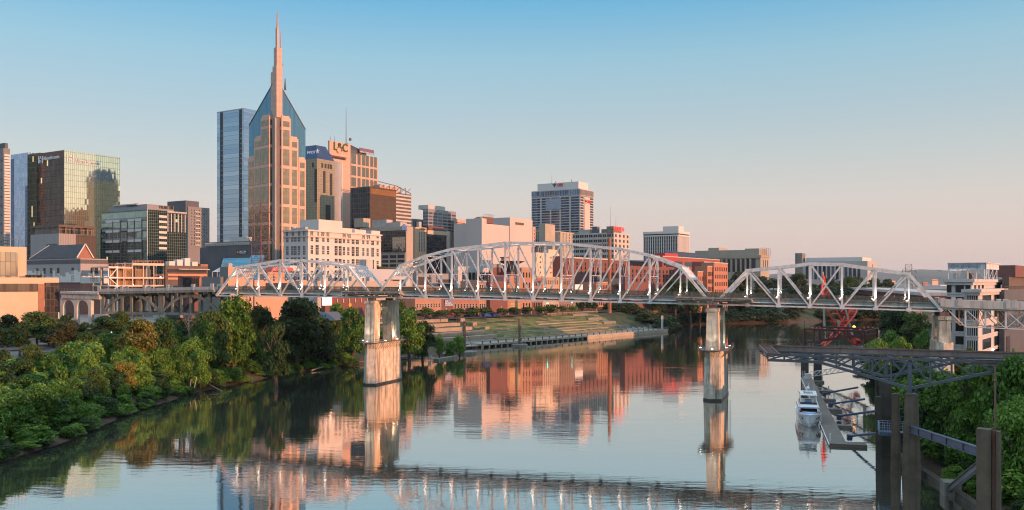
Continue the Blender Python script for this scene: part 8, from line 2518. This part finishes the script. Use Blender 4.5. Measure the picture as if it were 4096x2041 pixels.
# thicket on the left bank
n = 0
for i in range(900):
    Y0 = RP.uniform(128, 314); d_ = RP.uniform(2.0, 36)
    xs = np.interp(Y0, [q[1] for q in LEFT[:9]], [q[0] for q in LEFT[:9]])
    x = xs - d_
    if abs(x / Y0) > .66: continue
    low_ = Y0 < 215
    h_ = RP.uniform(2.8, 5.2) * (1.0 if d_ < 7 else 1.7 if Y0 < 215 else 2.0); w_ = RP.uniform(6, 10) * (.75 if d_ < 6 else 1)
    u = 2048 + F * x / Y0
    if u < 480 and d_ > 30: continue
    if 200 < Y0 < 300 and d_ > 25 and u < 420: continue
    g = gz(x, Y0); k = RP.choice(['bush', 'bush', 'bush', 'bushb', 'bushd'] if Y0 < 255 else ['bush', 'bushd', 'bush'])
    plant('thicket_bush', 'leafy bush in the dense green thicket on the sloping left river bank', x, Y0, g + h_, w_, k, 'bushes of the left bank thicket', 'bush', low=0.0)
    n += 1
    if n > 280: break
for i in range(110):
    Y0 = RP.uniform(128, 316); d_ = RP.uniform(.8, 4.2)
    x = np.interp(Y0, [q[1] for q in LEFT[:9]], [q[0] for q in LEFT[:9]]) - d_
    if abs(x / Y0) > .64: continue
    plant('shore_bush', 'low scrubby bush on the muddy edge of the left bank', x, Y0, gz(x, Y0) + RP.uniform(1.2, 2.8), RP.uniform(3, 5.5), RP.choice(['bush', 'bushb', 'bushd']), 'scrub on the muddy left edge', 'bush', low=0)
for i in range(22):
    u = RP.uniform(-10, 700); Y0 = RP.uniform(246, 290)
    pt('plaza_tree', 'dark leafy tree on the plaza in front of the ramp and viaduct', u, RP.uniform(1285, 1330), Y0, RP.uniform(80, 120), RP.choice(['dark', 'dark', 'olive', 'brown']), group='trees of the plaza', low=.18)
for i in range(60):
    x, Y0 = -60 - RP.uniform(0, 26), RP.uniform(296, 330)
    if river(x, Y0)[0][0] < 4: continue
    plant('vine_slope_bush', 'dark vine covered bush on the steep slope left of the arched pier', x, Y0, gz(x, Y0) + RP.uniform(3, 6), RP.uniform(6, 9), 'bushd', 'bushes on the slope left of the arched pier', 'bush', low=0)
for i in range(16):
    x, Y0 = RP.uniform(-62, -42), RP.uniform(330, 375)
    if river(x, Y0)[0][0] < 3: continue
    plant('bank_bush', 'dark green bush on the low bank right of the arched pier', x, Y0, gz(x, Y0) + RP.uniform(2.5, 5), RP.uniform(5, 8), 'bush', 'bushes right of the arched pier', 'bush', low=0)
# street trees on the avenue
for q in range(30):
    t_ = -44 + q * 5.6 + RP.uniform(-1, 1); d_ = 33.0 if q % 2 else 45.6
    p = DA + dd_ * t_ + dn_ * d_
    plant('street_tree', 'small round street tree in the row along the riverfront avenue', p.x, p.y, 11.4 + RP.uniform(4.4, 5.8) * (1.25 if q < 9 else 1), RP.uniform(6.5, 9), 'street', 'street trees along the avenue', low=.42, zg=11.3)
for q, (u, lab) in enumerate(((2303, 'leftmost'), (2328, 'second'), (2352, 'third'), (2376, 'rightmost'))):
    pt('globe_tree', lab + ' of four dark globe trees on the street under the bridge', u, 1208, 540, 34, 'dark', zg=11.6, low=.3)
# green slope of the far bank
n = 0
for i in range(1500):
    k = RP.choice([11, 12, 12, 13, 13, 13, 14]); f_ = RP.random()
    a, c = V(*LEFT[k], 0), V(*LEFT[k + 1], 0); p = a.lerp(c, f_); nn = V(-(c - a).y, (c - a).x, 0).normalized()
    d_ = RP.choice([RP.uniform(1.5, 8), RP.uniform(3, 52)]); p = p + nn * d_
    dr_, lf_, _ = river(p.x, p.y)
    if dr_[0] < 1 or not lf_[0] or p.y > 760: continue
    x_ = (p - DA).dot(dd_)
    if x_ < DL + 2: continue
    plant('slope_bush', 'green bush on the overgrown slope of the far bank behind the mid river pier', p.x, p.y, gz(p.x, p.y) + RP.uniform(4, 8), RP.uniform(9, 15), 'hillbush', 'bushes on the far bank slope', 'bush', low=0)
    n += 1
    if n > 285: break
# trees behind the right truss and on the hill
for a in (
    ('street_side_tree', 'big dark tree behind the right foot of the middle truss', 2700, 1112, 590, 105, 'dark'),
    ('street_side_tree', 'dark tree left of the big one behind the middle truss foot', 2640, 1148, 585, 85, 'dark'),
    ('street_side_tree', 'dark tree right of the big one, before the red brick block', 2765, 1122, 600, 85, 'dark'),
    ('street_side_tree', 'small dark tree behind the gap between the two trusses', 2800, 1150, 610, 60, 'dark'),
    ('hill_tree', 'round tree on the hill left of the right truss', 2955, 1085, 760, 90, 'hill'),
    ('hill_tree', 'yellowish round tree in front of the archive windows', 3400, 1104, 780, 85, 'olive'),
    ('hill_tree', 'dark tree before the left end of the archive', 3200, 1094, 800, 80, 'hill'),
    ('hill_tree', 'dark pine like tree right of the archive', 3548, 1117, 800, 70, 'hill'),
    ('hill_tree', 'dark tree between the archive and the far hills', 3500, 1110, 820, 60, 'hill'),
): pt(*a)
n = 0
for i in range(150):
    u = RP.uniform(2840, 3540); Y0 = RP.uniform(650, 860)
    vt = np.interp(Y0, [650, 860], [1175, 1108]) + RP.uniform(-8, 22)
    p = at(u, vt, Y0)
    if river(p.x, Y0)[0][0] < 18: continue
    pt('hillside_tree', 'leafy tree in the wooded hillside behind the right truss', u, vt, Y0, RP.uniform(50, 80), 'hill', group='trees of the wooded hillside', low=.1); n += 1
    if n > 75: break
for i in range(70):
    x, Y0 = RP.uniform(230, 480), RP.uniform(560, 1000)
    dr_, lf_, _ = river(x, Y0)
    if dr_[0] < 4 or lf_[0]: continue
    plant('far_bank_tree', 'leafy tree on the far right bank beneath the highway bridge', x, Y0, gz(x, Y0) + RP.uniform(6, 11), RP.uniform(9, 14), 'hill', 'trees beneath the highway bridge', low=.08)
# right bank: trees round the sculpture and pier
for a in (
    ('bank_tree', 'large dark green tree left of the right end pier', 3590, 1232, 310, 170, 'dark'),
    ('bank_tree', 'olive topped tree between the large dark tree and the right end pier', 3660, 1250, 300, 120, 'olive'),
    ('bank_tree', 'bright yellow green tree in front of the right end pier, above the gantry', 3700, 1318, 262, 90, 'bright'),
    ('bank_tree', 'bright tree above the gantry, middle of the bright clump', 3600, 1345, 240, 130, 'bright'),
    ('bank_tree', 'pale green tree above the gantry, left of the bright clump', 3560, 1318, 262, 120, 'green'),
    ('bank_tree', 'yellow green tree over the left half of the gantry', 3510, 1352, 235, 110, 'bright'),
    ('small_tree', 'small bright tree at the foot of the white corner building', 3798, 1378, 215, 40, 'bright'),
    ('small_tree', 'low bright bush at the foot of the wing of the white corner building', 3880, 1388, 210, 90, 'bright'),
): pt(*a)
for i in range(46):
    Y0 = RP.uniform(165, 330)
    xs = np.interp(Y0, [q[1] for q in RIGHT[::-1]], [q[0] for q in RIGHT[::-1]])
    x = xs + RP.uniform(2, 34)
    h_ = RP.uniform(4, 8); top = min(gz(x, Y0) + h_, 30 - (1385 - HZ) / F * Y0 if Y0 < 230 else 30 - (1300 - HZ) / F * Y0)
    plant('waterside_tree', 'leafy tree in the dense belt behind the floating dock on the right bank', x, Y0, top, RP.uniform(7, 11), RP.choice(['green', 'bush', 'dark', 'bush']), 'trees behind the floating dock', low=0)
for i in range(34):
    Y0 = RP.uniform(166, 275)
    xs = np.interp(Y0, [q[1] for q in RIGHT[::-1]], [q[0] for q in RIGHT[::-1]])
    x = xs + RP.uniform(.5, 7)
    plant('waterside_tree', 'leafy tree in the dense belt behind the floating dock on the right bank', x, Y0, min(gz(x, Y0) + RP.uniform(6, 11), 30 - (1425 - HZ) / F * Y0), RP.uniform(8, 12), RP.choice(['green', 'bush', 'dark', 'bushd']), 'trees behind the floating dock', low=0)
for i in range(26):
    Y0 = RP.uniform(92, 134); x = np.interp(Y0, [88, 115, 151], [61.6, 61, 66]) + RP.uniform(2.0, 6)
    plant('wall_bush', 'small bush on the soil strip directly behind the right sea wall', x, Y0, gz(x, Y0) + RP.uniform(1.4, 3), RP.uniform(2.6, 4.4), RP.choice(['bush', 'bushb', 'bushd']), 'small bushes along the right sea wall', 'bush', low=0)
# near foreground on the right
for a in (
    ('foreground_tree', 'large green tree right of the pillars, below the gantry', 3800, 1492, 142, 250, 'green'),
    ('foreground_tree', 'large green tree in front of the gantry at the right, left of the rusty pole', 3905, 1452, 136, 250, 'green'),
    ('foreground_tree', 'large green tree at the right photo edge in front of the plate girder', 4040, 1428, 128, 280, 'green'),
    ('foreground_tree', 'dark green tree behind the sloping blue girder', 3740, 1580, 146, 200, 'dark'),
    ('foreground_tree', 'bright leafy tree top just left of the foreground concrete post', 3860, 1612, 118, 170, 'bright'),
    ('foreground_tree', 'bright leafy tree at the right edge beside the foreground post', 4070, 1580, 112, 210, 'bright'),
    ('foreground_tree', 'dense tree right of the foreground post, middle height', 4040, 1690, 100, 240, 'green'),
    ('foreground_tree', 'dense dark tree at the bottom right corner', 4075, 1850, 90, 260, 'dark'),
    ('foreground_bush', 'bush under the sloping blue girder beside the battered pillar', 3740, 1730, 132, 170, 'bush'),
    ('foreground_bush', 'bush between the strut and the foreground post', 3850, 1890, 112, 150, 'bushb'),
    ('foreground_bush', 'bush above the concrete block of the strut', 3800, 1790, 126, 160, 'bushd'),
    ('foreground_bush', 'bush filling the gap left of the foreground post under the girder', 3870, 1760, 116, 170, 'bush'),
    ('foreground_bush', 'bush at the bottom right beside the foot of the foreground post', 3960, 1930, 104, 190, 'bush'),
): pt(*a, low=.04)
for i in range(56):
    x, Y0 = RP.uniform(66, 110), RP.uniform(92, 160)
    if river(x, Y0)[0][0] < 4.8: continue
    plant('foreground_thicket', 'leafy bush filling the thicket behind the right sea wall', x, Y0, gz(x, Y0) + RP.uniform(3, 8), RP.uniform(6, 10), RP.choice(['bush', 'bushd', 'green', 'bushb']), 'bushes behind the right sea wall', 'bush', low=0)
# plaza on the left: path fence, sign, lamps
fz = thing('chain_fence', 'grey mesh fence along the path on the left bank plaza', 'fence', (-120, 220, 10))
fp_ = [V(-131, 214, 0), V(-112, 226, 0), V(-103, 244, 0)]
m = MB()
for a, c in zip(fp_[:-1], fp_[1:]):
    n_ = int((c - a).length / 2)
    for q in range(n_ + 1):
        p = a.lerp(c, q / n_); p.z = gz(p.x, p.y); m.beam(p, p + V(0, 0, 1.8), .08, .08)
    a_, c_ = V(a.x, a.y, gz(a.x, a.y)), V(c.x, c.y, gz(c.x, c.y))
    for h_ in (.5, .9, 1.3, 1.75): m.beam(a_ + V(0, 0, h_), c_ + V(0, 0, h_), .03, .04)
m.build('mesh_panel', plain('fence_grey', (.25, .25, .25)), fz)
pth = MB(); q_ = [(-150, 205), (-118, 216), (-104, 236), (-99, 258)]
for a, c in zip(q_[:-1], q_[1:]):
    d_ = V(c[0] - a[0], c[1] - a[1], 0).normalized(); nn = V(-d_.y, d_.x, 0) * 3.2
    P_ = [V(a[0], a[1], 0), V(c[0], c[1], 0), V(c[0], c[1], 0) + nn, V(a[0], a[1], 0) + nn]
    pth.poly([V(p.x, p.y, gz(p.x, p.y) + .25) for p in P_])
tag(pth.build('path', plain('path_pale', (.32, .28, .25), .9, .15, .2)), kind='structure')
p = at(82, 1432, 205); p.z = gz(p.x, 205); sgn = thing('path_sign', 'small white rectangular sign on a post beside the left bank path', 'sign', tuple(p))
m = MB(); m.beam(p, p + V(0, 0, 2.6), .1, .1); m.build('post', DFRAME, sgn); m = MB(); m.box(p + V(-.5, -.1, 2.0), V(1.0, 0, 0), V(0, .05, 0), .75); m.build('board', SIGNW, sgn)
for i, (u, v, Y0, c_) in enumerate(((380, 1398, 262, 'blue'), (420, 1402, 258, 'blue'))):
    p = at(u, v, Y0); p.z = gz(p.x, Y0); m = MB(); m.box(p - V(1.2, .6, 0), V(2.4, 0, 0), V(0, 1.2, 0), 1.6); m.box(p - V(1.3, .7, -1.6), V(2.6, 0, 0), V(0, 1.4, 0), .2)
    tag(m.build('blue_skip', plain('skip_blue', (.03, .17, .42), .6, .15)), ['bright blue bin under the dark trees, left one of two', 'bright blue bin under the dark trees, right one of two'][i], 'bin')
proto = None
for (u, v, Y0) in ((445, 1400, 262), (300, 1330, 275), (590, 1330, 285), (720, 1340, 285), (232, 1370, 255)):
    p = at(u, v, Y0); p.z = gz(p.x, Y0)
    if proto is None:
        proto = thing('plaza_lamp', 'black lamp post with a pale globe on the left bank plaza', 'lamp post', tuple(p), 'lamp posts on the left bank plaza')
        m = MB(); m.tube(p, p + V(0, 0, 4.6), .09, .06, 6); m.build('post', DFRAME, proto); m = MB(); m.lathe(p + V(0, 0, 4.6), [(.1, 0), (.32, .25), (.3, .45), (.05, .7)], 8); m.build('globe', emit('globe_glow', (1, .95, .85), 1.6), proto)
    else: c = copy_tree(proto); c.location = p
pv = Bld('grey_pavilion', 'open pavilion with a grey hipped roof among the dark trees under the bridge', 1300, 1288, 1375, 1252, 322, zb=9.5, phi=30)
m = MB(); O = pv.p(1, -1, zat(1284, 322), 1); A, B = pv.e[0] * 8, pv.e[1] * (pv.w[1] + 2); h_ = V(0, 0, zat(1250, 322) - zat(1284, 322))
for qq in ([O, O + B, O + B * .9 + A * .5 + h_, O + B * .1 + A * .5 + h_], [O + A, O, O + B * .1 + A * .5 + h_], [O + B, O + B + A, O + B * .9 + A * .5 + h_], [O + B + A, O + A, O + B * .1 + A * .5 + h_, O + B * .9 + A * .5 + h_]): m.poly(qq)
m.build('hipped_roof', plain('pavilion_grey', (.085, .095, .115), .7, .1), pv.root)
for q in range(4): m = MB(); p_ = pv.p(1, pv.w[1] * q / 3, 9.5, 0); m.beam(p_, V(p_.x, p_.y, zat(1284, 322)), .3, .3); m.build('post', DFRAME, pv.root)
# ---------------------------------------------------------------- haze
m = MB(); m.abox(-15000, 15000, -900, 16000, -6, 330)
hz_o = m.build('haze', [])
t = NT('haze_air'); t.t.nodes.remove(t.b)
pv_ = t.n('VolumePrincipled'); pv_.inputs['Color'].default_value = (0.80, 0.86, 0.95, 1); pv_.inputs['Density'].default_value = 0.000032; pv_.inputs['Anisotropy'].default_value = 0.2
t.l(pv_.outputs[0], t.t.nodes['Material Output'].inputs['Volume'])
hz_o.data.materials.append(t.m)
tag(hz_o, kind='stuff')
